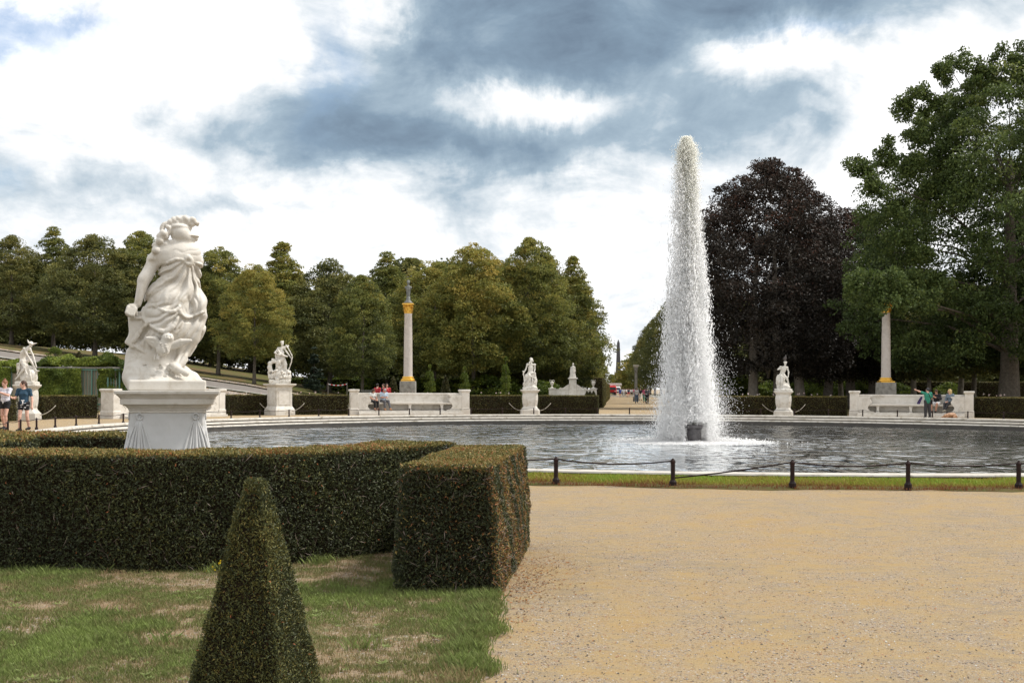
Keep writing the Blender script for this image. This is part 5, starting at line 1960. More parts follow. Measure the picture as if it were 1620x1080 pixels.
def build_avenue_things():
    Y = 400
    x = Xat(978, Y)
    z0 = 0
    zt = Pt(978, 537, Y)[2]
    root = thing('obelisk', 'dark grey tapering obelisk on a brownish plinth at the far end of the avenue', 'obelisk', (x, Y, 0))
    zb = Pt(978, 590, Y)[2]
    sq_loft(MB(), [(0, 1.5), (1.2, 1.5), (1.25, 1.15), (zb - .6, 1.05), (zb - .5, 1.25), (zb, 1.25)], .05).obj('plinth', M['obelisk_base'], root)
    sq_loft(MB(), [(zb, .86), (zt - 1.2, .46), (zt, .06)], .02).obj('shaft', M['obelisk'], root)
    # herm-like stone pillar on the right side of the avenue
    Y = 150
    x = Xat(1006, Y)
    root = thing('herm_pillar', 'grey stone pillar with a flat cap beside the right trees of the avenue', 'pillar', (x, Y, 0))
    zt = Pt(1006, 577, Y)[2]
    MB().loft([(0, -.35, .35, -.35, .35), (.6, -.35, .35, -.35, .35), (.65, -.2, .2, -.2, .2), (zt - 1.0, -.16, .16, -.16, .16), (zt - .45, -.26, .26, -.26, .26), (zt - .3, -.2, .2, -.2, .2)], .03).obj('pillar_shaft', M['grey_stone'], root)
    MB().loft([(zt - .3, -.26, .26, -.26, .26), (zt - .1, -.36, .36, -.36, .36), (zt, -.36, .36, -.36, .36)], .03).obj('cap', M['marble'], root)
    # red fire appliance with a white boom and a white van behind
    Y = 300
    px = lambda p: Xat(p, Y)
    xc = px(966.5)
    root = thing('fire_truck', 'red fire truck with a raised white boom at the far end of the avenue', 'truck', (xc, Y, 0))
    s = 1.0
    b = MB().loft([(.55, -1.2, 1.2, -3.0, 3.5), (1.4, -1.22, 1.22, -3.05, 3.5), (2.2, -1.15, 1.15, -2.85, 3.4), (2.55, -1.05, 1.05, -2.5, 3.3)], .15)
    b.obj('body', M['paint_red'], root)
    MB().loft([(1.45, -1.05, 1.05, -3.09, -2.7), (2.1, -.98, .98, -2.98, -2.7)], .04).obj('windscreen', M['glass_dark'], root)
    MB().bbox(-1.0, 1.0, -3.2, -3.06, .5, .85).obj('bumper', M['cloth_black'], root)
    for sx in (-1, 1):
        MB().lathe([(.13, 0), (.13, .05)], 12, (0, 0, 0)).map(lambda V: np.stack([V[:, 0] + sx * .85, -3.08 - V[:, 2], V[:, 1] + 1.1], 1)).obj('headlight', M['paint_white'], root)
        for yy in (-2.0, 2.3):
            w_ = MB().lathe([(.2, -.15), (.48, -.15), (.5, -.1), (.5, .1), (.48, .15), (.2, .15)], 18)
            w_.map(lambda V: np.stack([V[:, 2] + sx * 1.08, V[:, 0] + yy, V[:, 1] + .5], 1)).obj('wheel', M['rubber'], root)
    m = MB().bbox(-1.6, 2.7, -1.2, -.7, 2.62, 3.15, .04)
    m.bbox(-.3, .3, -1.25, -.65, 2.5, 2.64, .02)
    m.obj('boom', M['paint_white'], root)
    root = thing('van', 'white van parked right of the red fire truck on the avenue', 'van', (px(980), Y + 8, 0))
    MB().loft([(.4, -.95, .95, -2.4, 2.4), (1.2, -.97, .97, -2.5, 2.4), (1.3, -.95, .95, -2.1, 2.4), (2.2, -.85, .85, -1.5, 2.35), (2.35, -.75, .75, -1.3, 2.2)], .12).obj('body', M['paint_white'], root)
    MB().loft([(1.32, -.84, .84, -2.13, -1.9), (2.05, -.76, .76, -1.66, -1.4)], .03).obj('windscreen', M['glass_dark'], root)
    MB().bbox(-.6, .6, -2.53, -2.47, .75, 1.0, .01).obj('grille', M['cloth_black'], root)
    for sx in (-1, 1):
        for yy in (-1.5, 1.5):
            w_ = MB().lathe([(.15, -.1), (.34, -.1), (.35, .1), (.15, .1)], 16)
            w_.map(lambda V: np.stack([V[:, 2] + sx * .88, V[:, 0] + yy, V[:, 1] + .35], 1)).obj('wheel', M['rubber'], root)
    # orange sign board
    Y = 255
    o = MB().bbox(-.45, .45, -.04, .04, .25, 1.5, .02).bbox(-.4, -.34, -.25, .25, 0, .25, .01).bbox(.34, .4, -.25, .25, 0, .25, .01).obj('barrier_board', M['paint_orange'], loc=(Xat(960.5, Y), Y, 0))
    set_tags(o, 'orange barrier board at the left edge of the far avenue', 'barrier')
    # roofs of a house beyond the park
    Y = 520
    root = thing('house', 'distant house with an orange-red tiled roof beyond the park, right of the obelisk', 'house', (Xat(996, Y), Y, 0))
    zr = Pt(996, 588, Y)[2]
    MB().box(-6, 8, -4, 4, 0, zr - 2.2).obj('wall', M['plaster'], root)
    MB().prism([(-6.6, zr - 2.2), (8.6, zr - 2.2), (6.5, zr), (-4.5, zr)], -4.6, 4.6).obj('roof', M['roof_red'], root)
    m = MB()
    for i in range(5):
        m.box(-4.8 + i * 2.6, -3.8 + i * 2.6, -4.03, -3.99, zr - 4.4, zr - 2.9)
    m.obj('window', M['glass_dark'], root)
    # barrier tape behind the left bench
    root = thing('barrier_tape', 'red and white barrier tape strung between thin posts under the lindens', 'barrier tape', (0, 0, 0))
    Y = 92
    a, b = Pt(519, 607, Y), Pt(549, 607, Y)
    n = 12
    pts = [a + (b - a) * i / n - np.array([0, 0, .12 * 4 * (i / n) * (1 - i / n)]) for i in range(n + 1)]
    V = [tuple(p + np.array([0, 0, d])) for p in pts for d in (-.03, .03)]
    m, T = new_mat('striped_tape')
    tc = T.n('ShaderNodeTexCoord')
    sp = T.n('ShaderNodeSeparateXYZ', ins={0: tc.outputs['Object']})
    f = T.m('GREATER_THAN', T.m('SINE', T.m('MULTIPLY', sp.outputs[0], 18.0)), 0.0)
    bs = T.n('ShaderNodeBsdfPrincipled', ins={'Base Color': T.mix(f, (.75, .75, .75), (.55, .04, .04))})
    T.n('ShaderNodeOutputMaterial', ins={0: bs})
    mk('tape', V, [(2 * i, 2 * i + 2, 2 * i + 3, 2 * i + 1) for i in range(n)], m, root)
    for p in (a, b):
        MB().tube([(p[0], p[1], 0), (p[0], p[1], p[2] + .1)], .018, 8).obj('tape_post', M['bark_pale'], root)
    # dark wheelbarrow behind the bench
    Y = 76
    c = Pt(581, 619, Y)
    root = thing('wheelbarrow', 'dark garden wheelbarrow standing behind the left bench', 'wheelbarrow', (c[0], Y, 0))
    MB().loft([(1.18, -.22, .25, -.2, .2), (1.48, -.42, .42, -.3, .3), (1.50, -.42, .42, -.3, .3)], .03).obj('tray', M['bronze'], root)
    for s in (-1, 1):
        MB().tube([(-.95, s * .22, 1.58), (-.3, s * .2, 1.25), (.4, s * .1, 1.0)], .02, 6).obj('handle', M['bronze'], root)
        MB().tube([(-.15, s * .2, 1.2), (-.15, s * .22, 0)], .02, 6).obj('leg', M['bronze'], root)
    MB().lathe([(.05, -.04), (.45, -.04), (.47, 0), (.45, .04), (.05, .04)], 20).map(lambda V: np.stack([V[:, 0] + .45, V[:, 2], V[:, 1] + .47], 1)).obj('wheel', M['rubber'], root)


build_avenue_things()


# ------------------------------------------------------------------ vine-covered wall with green trellis on the left
def build_vine_wall():
    Y = 79.0
    rng = np.random.default_rng(44)
    X = lambda p: Xat(p, Y)
    root = thing('garden_wall', 'terrace wall with green trellis panels and climbing vines on the left', 'wall', (0, 0, 0))
    zt = Pt(100, 583, Y)[2]
    MB().box(X(-70), X(207), Y, Y + .5, 0, zt).obj('wall_face', M['wall_beige'], root)
    MB().bbox(X(-72), X(209), Y - .14, Y + .6, zt + .002, zt + .12, .02).obj('capping', M['grey_stone'], root)
    for (a, b) in ((-40, 22), (128, 160), (172, 206)):
        m = MB()
        m.box(X(a), X(b), Y - .16, Y - .10, zt - .12, zt - .02)
        m.box(X(a), X(b), Y - .16, Y - .10, .4, .5)
        p = a
        i = 0
        while p <= b:
            w = .10 if i % 4 == 0 else .035
            m.box(X(p) - w / 2, X(p) + w / 2, Y - .20 if i % 4 == 0 else Y - .15, Y - .09, 0, zt - .03)
            p += 4.6
            i += 1
        m.obj('trellis', M['trellis_green'], root)
    def vines(name, boxes, n, lab=None):
        P = []
        for (x0, x1, y0, y1, z0, z1, w) in boxes:
            k = int(n * w)
            q = rng.random((k, 3))
            x = X(x0) + (X(x1) - X(x0)) * q[:, 0]
            z = z0 + (z1 - z0) * q[:, 2]
            lumpy = vnoise(x * 1.0, z, 1.6, 3)
            y = y0 + (y1 - y0) * q[:, 1] - .75 * (lumpy - .3)
            z = z + .9 * (vnoise(x, y, .9, 6) - .5) * (1 if z0 > 2 else .25)
            P.append(np.stack([x, y, z], 1))
        P = np.vstack(P)
        m = len(P)
        A = rand_unit(rng, m)
        A[:, 2] -= .4
        N = rand_unit(rng, m) + np.array([0, -1.2, .5])
        V, F = cards(P, A, .13 + .12 * rng.random(m), .12, rng, N, .1)
        t = .45 + .2 * rng.normal(size=m) + (vnoise(P[:, 0], P[:, 2], 1.2, 8) - .5) * .9
        return mk(name, V, F, M['ivy'], tint=np.clip(t, 0, 1), label=lab, cat='vine')
    vines('climbing_vine', [(60, 131, Y - .16, Y - .05, .9, zt - .05, 1.0)], 9000, 'dense climbing vine covering the wall between statue and trellis')
    vines('climbing_vine', [(156, 182, Y - .16, Y - .05, .9, zt - .1, 1.0)], 3000, 'narrow climbing vine between the two right trellis panels')
    vines('climbing_vine', [(-40, 18, Y - .16, Y - .05, 1.6, zt + .1, 1.0)], 6500, 'climbing vine on the wall at the left edge of the photo')
    vines('climbing_vine', [(-40, 206, Y + .1, Y + 1.1, zt + .1, zt + .62, 1.0)], 26000, 'bright green vine row growing along the top of the wall')
    vines('climbing_vine', [(186, 206, Y - .16, Y - .05, .9, zt - .1, 1.0)], 2500, 'climbing vine next to the large statue, at the right end of the wall')


build_vine_wall()


# ------------------------------------------------------------------ the large helmeted statue
def main_statue():
    h = .0085
    S = Sdf((-.56, -.42, -.02), (.52, .40, 2.02), h)
    SC_ = 12.72 / FPX

    def q(px, py):
        return ((px - 265.5) * SC_ * .957, CAMH - (py - 615 + 1.6) * SC_ - MZ + .0)
    a = lambda x, y: q(180 + x / 7.2, 330 + y / 7.2)      # upper half measurements
    b = lambda x, y: q(180 + x / 7.2, 470 + y / 7.2)      # lower half measurements
    p3 = lambda u, y: (u[0], y, u[1])
    m = 1 / 7.2 * SC_                                     # size of one measurement unit
    # plinth slab and rock
    x0, x1 = b(185, 0)[0], b(1045, 0)[0]
    zt = b(0, 945)[1]
    S.b(((x0 + x1) / 2, 0, zt / 2), ((x1 - x0) / 2, .37, zt / 2), .02, 0)
    S.c(p3(b(235, 900), .05), p3(b(215, 640), .05), .115, .075, .06)
    S.c(p3(b(330, 900), 0), p3(b(350, 740), .02), .20, .13, .08)
    S.c(p3(b(520, 930), -.05), p3(b(520, 780), -.06), .20, .10, .08)
    S.c(p3(b(760, 960), -.02), p3(b(900, 930), 0), .12, .08, .07)
    S.c(p3(b(700, 950), .1), p3(b(450, 760), .12), .2, .2, .08)
    S.rough(.004, 16, 2, .12, .55)
    # mass of the robe (lower), hips and legs
    S.c(p3(b(470, 640), .04), p3(b(470, 420), .04), .20, .20, .06)
    S.c(p3(b(560, 600), .0), p3(b(600, 300), .02), .14, .24, .06)
    S.c(p3(b(640, 720), .08), p3(b(820, 420), .04), .10, .17, .06)
    S.c(p3(b(790, 600), .05), p3(b(880, 330), .03), .10, .165, .06)
    S.c(p3(b(720, 760), -.02), p3(b(760, 600), 0), .085, .10, .05)
    S.c(p3(b(620, 330), -.02), p3(b(640, 60), -.02), .25, .225, .08)
    S.c(p3(b(900, 240), .05), p3(b(930, 40), .03), .13, .145, .06)
    S.e(p3(b(965, 100), .0), (.125, .16, .17), .05)
    S.c(p3(b(420, 330), .04), p3(b(560, 40), .02), .13, .20, .06)
    S.c(p3(a(560, 1040), .0), p3(a(700, 720), .0), .17, .165, .06)
    S.c(p3(a(780, 1040), .02), p3(a(780, 720), .0), .21, .15, .06)
    # torso
    S.c(p3(a(720, 760), .0), p3(a(700, 640), .0), .155, .165, .05)
    S.c(p3(a(640, 640), .0), p3(a(620, 540), .0), .13, .13, .05)
    S.c(p3(a(800, 640), .0), p3(a(850, 500), .0), .12, .105, .05)
    S.c(p3(a(590, 530), .0), p3(a(880, 480), .0), .115, .095, .06)
    S.e(p3(a(735, 560), -.01), (.215, .155, .19), .05)
    S.c(p3(a(740, 470), .0), p3(a(770, 380), -.01), .12, .085, .05)
    # shoulder blades and spine
    S.fold_ready = None
    # neck, head (turned to the right), hair roll
    S.c(p3(a(785, 410), -.01), p3(a(765, 300), -.01), .078, .078, .03)
    S.e(p3(a(760, 285), -.01), (.112, .125, .12), .015)
    S.e(p3(a(830, 330), -.02), (.075, .085, .075), .03)
    # helmet: bowl, brim collar, visor and chin piece
    S.c(p3(a(650, 195), -.0), p3(a(850, 205), -.0), .055, .04, .012)
    S.e(p3(a(745, 210), -.0), (.125, .125, .05), .012)
    S.c(p3(a(840, 292), -.06), p3(a(935, 305), -.05), .028, .012, .01)
    S.c(p3(a(840, 292), .04), p3(a(935, 305), .03), .028, .012, .01)
    S.e(p3(a(880, 305), -.01), (.09, .09, .016), .01)
    S.c(p3(a(860, 345), -.01), p3(a(925, 330), -.01), .05, .035, .01)
    # plume of curls on top, sweeping to a point on the right
    rng = random.Random(4)
    for (x, y, r) in ((650, 160, .040), (690, 130, .042), (720, 115, .040), (765, 125, .046), (800, 105, .042), (845, 115, .044), (880, 120, .042), (915, 135, .034), (945, 145, .022), (672, 185, .034), (720, 160, .042),
                      (780, 150, .044), (840, 150, .040), (890, 155, .030)):
        for d in (-.055, .0, .055):
            S.e(p3(a(x + rng.uniform(-12, 12), y + rng.uniform(-8, 8) + abs(d) * 200), d), r * rng.uniform(.85, 1.1), .008)
    for (x, y) in ((700, 100), (860, 95), (900, 110), (760, 95)):
        S.e(p3(a(x, y + 12), -.03), (.03, .03, .018), .006)
    # big curl and hair falling along the left of the head to the shoulder
    sp = []
    for i in range(16):
        t = i * .42
        r = .062 * (1 - i / 26)
        c = a(600, 250)
        sp.append((c[0] + r * math.cos(t + 1.2), -.05 - .002 * i, c[1] + r * 1.15 * math.sin(t + 1.2)))
    S.tube(sp, .026, .008)
    for (x, y, r) in ((600, 200, .03), (560, 300, .045), (525, 330, .042), (590, 330, .035), (520, 380, .045), (570, 365, .036), (470, 430, .036), (500, 410, .034), (540, 410, .034), (560, 430, .035), (590, 420, .032),
                      (620, 395, .036), (660, 395, .036), (640, 420, .028), (700, 370, .036), (735, 355, .030), (480, 490, .050), (480, 450, .03), (780, 310, .04), (820, 310, .03), (530, 440, .022)):
        S.e(p3(a(x, y), -.06 + rng.uniform(-.03, .02)), (r, r * 1.1, r), .008, (0, 0, rng.uniform(0, 3)))
    # sleeves
    S.c(p3(a(520, 540), .0), p3(a(455, 590), .0), .09, .080, .03)
    S.e(p3(a(440, 590), -.03), (.055, .07, .035), .01)
    S.e(p3(a(395, 585), -.03), (.022, .03, .02), .01)
    S.c(p3(a(900, 520), .0), p3(a(955, 610), .0), .09, .070, .03)
    S.e(p3(a(960, 625), -.02), (.065, .08, .030), .01)
    # left arm down to a fist on the shield edge
    S.c(p3(a(460, 600), -.01), p3(a(370, 780), -.05), .072, .066, .02)
    S.c(p3(a(370, 780), -.05), p3(a(335, 830), -.06), .066, .064, .02)
    S.c(p3(a(345, 820), -.06), p3(b(275, 95), -.10), .066, .038, .02)
    S.e(p3(b(212, 140), -.11), (.060, .046, .050), .02)
    for i, (x, y) in enumerate(((150, 190), (175, 205), (202, 215), (228, 215))):
        S.c(p3(b(x + 20, y - 55), -.145), p3(b(x, y + 8), -.165), .0185, .016, .003)
        S.c(p3(b(x, y + 8), -.165), p3(b(x + 8, y + 32), -.13), .016, .013, .003)
    S.c(p3(b(250, 150), -.14), p3(b(262, 215), -.12), .02, .015, .008)
    # right arm, forearm going forward out of sight
    S.c(p3(a(945, 640), .0), p3(a(945, 800), .03), .060, .055, .02)
    S.c(p3(a(945, 800), .03), p3(a(960, 880), .16), .05, .04, .03)
    # shield plate at the left under the hand
    S.b(p3(b(265, 380), .02), (.085, .10, .20), .02, .02, (0, R(-4), 0))
    S.b(p3(b(215, 480), .02), (.055, .09, .085), .02, .02, (0, R(28), 0))
    S.c(p3(b(200, 255), -.09), p3(b(320, 250), -.09), .018, .018, .006)
    # robe spill at lower left
    S.c(p3(b(330, 560), -.03), p3(b(390, 640), -.07), .07, .05, .05)
    # right foot with sandal
    S.c(p3(b(670, 800), -.16), p3(b(820, 870), -.20), .050, .036, .02)
    S.c(p3(b(790, 700), -.06), p3(b(690, 800), -.14), .065, .055, .03)
    S.c(p3(b(640, 850), -.22), p3(b(760, 890), -.26), .028, .02, .008, sub=True)
    # pleats: round ridges with sharp valleys, fanning out from the knot, swagging across the hips, falling below
    X, Y_, Z = np.meshgrid(*S.ax, indexing='ij', sparse=True)
    ss = lambda e0, e1, v: (lambda t: t * t * (3 - 2 * t))(np.clip((v - e0) / (e1 - e0), 0, 1))
    K = a(845, 600)
    zl = lambda y: b(0, y)[1]
    xl = lambda x: b(x, 0)[0]
    arm0, arm1 = np.array(a(470, 560)), np.array(b(215, 150))
    d = arm1 - arm0
    t = np.clip(((X - arm0[0]) * d[0] + (Z - arm0[1]) * d[1]) / (d @ d), 0, 1)
    darm = np.sqrt((X - arm0[0] - t * d[0]) ** 2 + (Z - arm0[1] - t * d[1]) ** 2)
    marm = ss(.075, .10, darm)
    wob = .5 * np.sin(X * 9 + Z * 13) + .35 * np.sin(Z * 29 - X * 17 + 1) + .2 * np.sin(X * 41 + Z * 7)
    r = np.sqrt((X - K[0]) ** 2 + (Z - K[1]) ** 2)
    th = np.arctan2(X - K[0], -(Z - K[1]) + .02) + .55 * r
    fan = np.abs(np.sin(th * 8.5 + wob * .55 + .4))
    mA = ss(zl(215), zl(60), Z) * ss(K[1] + .03, K[1] - .06, Z) * marm * np.clip(r * 4, 0, 1)
    S.F += (mA * .040 * (1 - fan) ** 1.2).astype(np.float32)
    fine = np.abs(np.sin(th * 19 + wob * 1.6))
    S.F += (mA * .012 * (1 - fine)).astype(np.float32)
    xs0 = xl(600)
    sw = np.abs(np.sin((Z - 1.8 * (X - xs0) ** 2 - .55 * (X - xs0)) * 44 + wob * 1.3))
    mB = ss(zl(420), zl(360), Z) * ss(zl(40), zl(130), Z) * ss(xl(340), xl(430), X) * ss(xl(790), xl(720), X)
    S.F += (mB * .026 * (1 - sw) ** 1.2).astype(np.float32)
    pl = np.abs(np.sin((X - (Z - zl(300)) * .50) * 38 + wob * .9))
    mC = ss(zl(790), zl(700), Z) * ss(zl(190), zl(260), Z) * ss(xl(640), xl(720), X)
    S.F += (mC * .017 * (1 - pl) ** 1.2).astype(np.float32)
    pr = np.abs(np.sin((X + (Z - zl(60)) * .32) * 40 + wob * 1.0))
    mE = ss(zl(230), zl(180), Z) * ss(zl(-40), zl(20), Z) * ss(xl(770), xl(840), X)
    S.F += (mE * .018 * (1 - pr) ** 1.2).astype(np.float32)
    p2 = np.abs(np.sin((X - (Z - zl(500)) * .35) * 42 + wob * .7))
    mD = ss(zl(640), zl(560), Z) * ss(zl(330), zl(400), Z) * ss(xl(500), xl(440), X) * ss(xl(300), xl(350), X)
    S.F += (mD * .018 * (1 - p2)).astype(np.float32)
    # bodice: small pull creases
    bo = np.abs(np.sin((X * .5 - Z) * 30 + wob * 1.8))
    mF = ss(K[1] + .02, K[1] + .06, Z) * ss(a(0, 440)[1], a(0, 490)[1], Z) * marm
    S.F += (mF * .006 * (1 - bo) ** 2).astype(np.float32)
    # strong hems and the knot
    S.depth()
    F = S.fold
    U = lambda L: [a(*t) for t in L]
    D = lambda L: [b(*t) for t in L]
    for L, r_, o in ((U([(800, 620), (830, 560), (870, 600), (850, 640), (800, 620)]), .030, .004),
                    (U([(540, 680), (620, 625), (720, 592), (800, 604), (870, 628)]), .016, .004),
                    (D([(440, 105), (540, 160), (640, 185), (720, 150), (780, 60)]), .022, .004),
                    (D([(400, 320), (500, 385), (590, 405), (680, 335), (730, 240)]), .030, -.010),
                    (D([(410, 300), (320, 400), (230, 520)]), .032, -.016),
                    (D([(340, 120), (330, 220), (390, 330)]), .020, .004),
                    (D([(740, 100), (760, 200), (830, 240), (930, 205), (1010, 170)]), .024, -.004),
                    (D([(240, 560), (300, 600), (370, 640)]), .020, .0)):
        F(L, r_, o, .008)
    for L, r_, o in ((D([(440, 400), (520, 425), (600, 445), (690, 380)]), .026, -.012),
                    (D([(750, 225), (830, 275), (940, 235), (1030, 185)]), .024, -.010),
                    (D([(400, 345), (345, 420), (270, 540)]), .026, -.012),
                    (D([(620, 820), (680, 880), (800, 890)]), .022, -.008)):
        F(L, r_, o, .006, sub=True)
    # a small owl with spread wings in front of the robe
    cy = S.dep(b(560, 560)[0], b(560, 560)[1], -.2) - .085
    S.c(p3(b(560, 610), cy), p3(b(595, 520), cy), .072, .062, .012)
    S.e(p3(b(612, 478), cy - .005), (.066, .066, .060), .01)
    S.e(p3(b(650, 478), cy - .055), (.012, .014, .014), .004)
    S.e(p3(b(640, 465), cy - .058), (.010, .008, .010), 0, sub=True)
    S.e(p3(b(600, 462), cy - .062), (.010, .008, .010), 0, sub=True)
    S.e(p3(b(622, 482), cy - .066), (.008, .012, .014), .003)
    for L, r in (([(520, 560), (470, 490), (380, 480)], .034), ([(510, 580), (450, 530), (375, 505)], .026), ([(505, 600), (450, 560), (385, 530)], .020),
                 ([(660, 550), (760, 510), (870, 500)], .032), ([(660, 570), (760, 540), (850, 520)], .026), ([(650, 590), (720, 570), (800, 545)], .018)):
        pts = [p3(b(*t), cy + .02 - i * .004) for i, t in enumerate(L)]
        S.tube(pts, [r, r, r * .55], .006)
    for x in (470, 500, 520):
        S.c(p3(b(x, 670), cy + .0), p3(b(x - 6, 715), cy - .01), .010, .010, .004)
    for i in range(26):
        t = i / 26
        S.e(p3(b(530 + (i * 37) % 90, 540 + (i * 53) % 110), cy - .066 + .012 * ((i * 7) % 3)), (.014, .008, .010), .004)
    # rough carved rock texture below the owl
    S.depth()
    for i in range(44):
        x, y = rng.uniform(330, 640), rng.uniform(760, 940)
        u = b(x, y)
        S.e((u[0], S.dep(*u, -.2) + .004, u[1]), (rng.uniform(.012, .03), .012, rng.uniform(.01, .02)), .012, sub=(i % 5 == 0))
    V, Q = S.mesh()
    print('main statue verts', len(V))
    root = mk('marble_statue', V, Q, M['marble'], smooth=True, loc=(MX, MY, MZ))
    root.rotation_euler = (0, 0, math.atan2(-MX, MY))
    set_tags(root, 'large white marble statue of a robed figure in a plumed helmet with an owl', 'statue')


main_statue()


# ------------------------------------------------------------------ bodies shared by statues and people
STAND = dict(pelvis=(0, 0, .95), waist=(0, 0, 1.10), chest=(0, 0, 1.30), neck=(0, .01, 1.46), head=(0, -.01, 1.615),
             shL=(-.185, 0, 1.42), elL=(-.235, .02, 1.14), wrL=(-.245, -.05, .90), shR=(.185, 0, 1.42), elR=(.235, .02, 1.14), wrR=(.245, -.05, .90),
             hipL=(-.09, 0, .93), knL=(-.10, -.02, .50), anL=(-.10, .02, .09), hipR=(.09, 0, .93), knR=(.10, -.02, .50), anR=(.10, .02, .09), look=(0, -1, 0))


def pose(**kw):
    J = dict(STAND)
    J.update(kw)
    return {k: np.array(v, float) for k, v in J.items()}


def unit(v):
    return v / (np.linalg.norm(v) + 1e-9)


def hand(S, w, e, r, grip, side, out=None):
    """palm with four fingers and a thumb leaving its side"""
    d = unit(w - e)
    o = unit(np.cross(d, (0, -1, .2))) * side
    palm = w + d * .05
    S.c(w, palm + d * .02, .027 * r, .033 * r, .015)
    n = unit(np.cross(o, d))
    for i, L in enumerate((.062, .072, .068, .052)):
        b0 = palm + d * .03 + o * (.027 - .018 * i)
        m1 = b0 + d * L * .5 - n * grip * .014
        m2 = m1 + (d * (1 - grip * .6) - n * grip * .9) * L * .5
        S.c(b0, m1, .0105 * r, .0095 * r, .004)
        S.c(m1, m2, .0095 * r, .008 * r, .003)
    t0 = w + d * .025 + o * .03
    t1 = t0 + (d * .6 + o * .7) * .035
    S.c(t0, t1, .013 * r, .011 * r, .006)
    S.c(t1, t1 + (d * .9 - o * .1 - n * grip * .4) * .03, .011 * r, .009 * r, .004)


def body(S, J, w=1.0, grip=.4, hands=True, face=True, bust=0.0, bare=True):
    k = .035
    fwd = unit(J['look'])
    S.c(J['hipL'] + (0, 0, .03), J['hipR'] + (0, 0, .03), .105 * w, None, k)
    S.c(J['pelvis'], J['waist'], .13 * w, .115 * w, k)
    ax = unit(J['shR'] - J['shL'])
    for s in (-1, 1):
        S.c(J['waist'] + ax * s * .035, J['chest'] + ax * s * .055, .10 * w, .112 * w, k)
        if bust:
            f2 = unit(np.cross(ax, J['chest'] - J['waist']))
            f2 = f2 if f2 @ fwd > 0 or True else -f2
            fr = np.cross(unit(J['chest'] - J['waist']), ax)
            fr = fr if fr @ np.array([J['look'][0] * .5, J['look'][1], 0]) > 0 else -fr
            S.e(J['chest'] + ax * s * .075 + unit(fr) * .085 - (0, 0, .02), .06 * bust, .04)
    S.c(J['chest'], J['neck'] - (0, 0, .03), .12 * w, .075, .05)
    S.c(J['shL'], J['shR'], .058 * w, None, .05)
    S.c(J['neck'], J['head'] - (0, 0, .04), .050, .048, .02)
    h = J['head']
    a = math.atan2(-fwd[0], -fwd[1]) * -1
    rot = (math.asin(max(-1, min(1, -fwd[2]))) * 1.0, 0, math.atan2(fwd[0], -fwd[1]))
    S.e(h + (0, 0, .02), (.076, .095, .105), .02, rot)
    sd = unit(np.cross(fwd, (0, 0, 1)))
    up = np.cross(sd, fwd)
    S.c(h + fwd * .035 - up * .04, h + fwd * .062 - up * .085, .052, .026, .025)
    if face:
        S.c(h + fwd * .088 + up * .012, h + fwd * .115 - up * .028, .010, .015, .010)
        for s in (-1, 1):
            S.e(h + fwd * .098 + sd * s * .033 + up * .012, (.015, .015, .011), .008, sub=True)
            S.e(h + fwd * .088 + sd * s * .033 + up * .010, (.013, .013, .010), .003)
            S.e(h + sd * s * .078 - fwd * .005 - up * .005, (.014, .022, .030), .006, rot)
            S.c(h + fwd * .092 + sd * s * .045 + up * .032, h + fwd * .098 + sd * s * .018 + up * .030, .009, None, .006)
        S.c(h + fwd * .098 - up * .058 - sd * .018, h + fwd * .098 - up * .058 + sd * .018, .0085, None, .006)
    for s, A in ((-1, 'L'), (1, 'R')):
        sh, el, wr = J['sh' + A], J['el' + A], J['wr' + A]
        S.e(sh, .062 * w, .04)
        S.c(sh, el, .050 * w, .038 * w, .03)
        S.c(el, el + (wr - el) * .35, .040 * w, .040 * w, .02)
        S.c(el + (wr - el) * .35, wr, .040 * w, .026 * w, .02)
        if hands:
            hand(S, wr, el, 1.0, grip, s)
        hp, kn, an = J['hip' + A], J['kn' + A], J['an' + A]
        S.c(hp, kn, .088 * w, .055 * w, .035)
        S.c(kn, kn + (an - kn) * .3, .053 * w, .056 * w, .02)
        S.c(kn + (an - kn) * .3, an, .056 * w, .036 * w, .02)
        toe = J.get('to' + A)
        if toe is None:
            f = np.array([J['look'][0] * .3, -1, 0])
            toe = an + unit(f) * .17 - (0, 0, .055)
        S.c(an - (0, 0, .035) - unit(toe - an) * .03, toe, .036, .026, .02)
    return S


def rocks(S, L, rough=.010, seed=1):
    for (c, r) in L:
        S.e(c, r, .05)
    S.rough(rough, 18, seed)


def fig_bounds(J, pad=.18):
    P = np.array([v for k, v in J.items() if k not in ('look',)])
    lo, hi = P.min(0) - pad, P.max(0) + pad
    return lo, hi


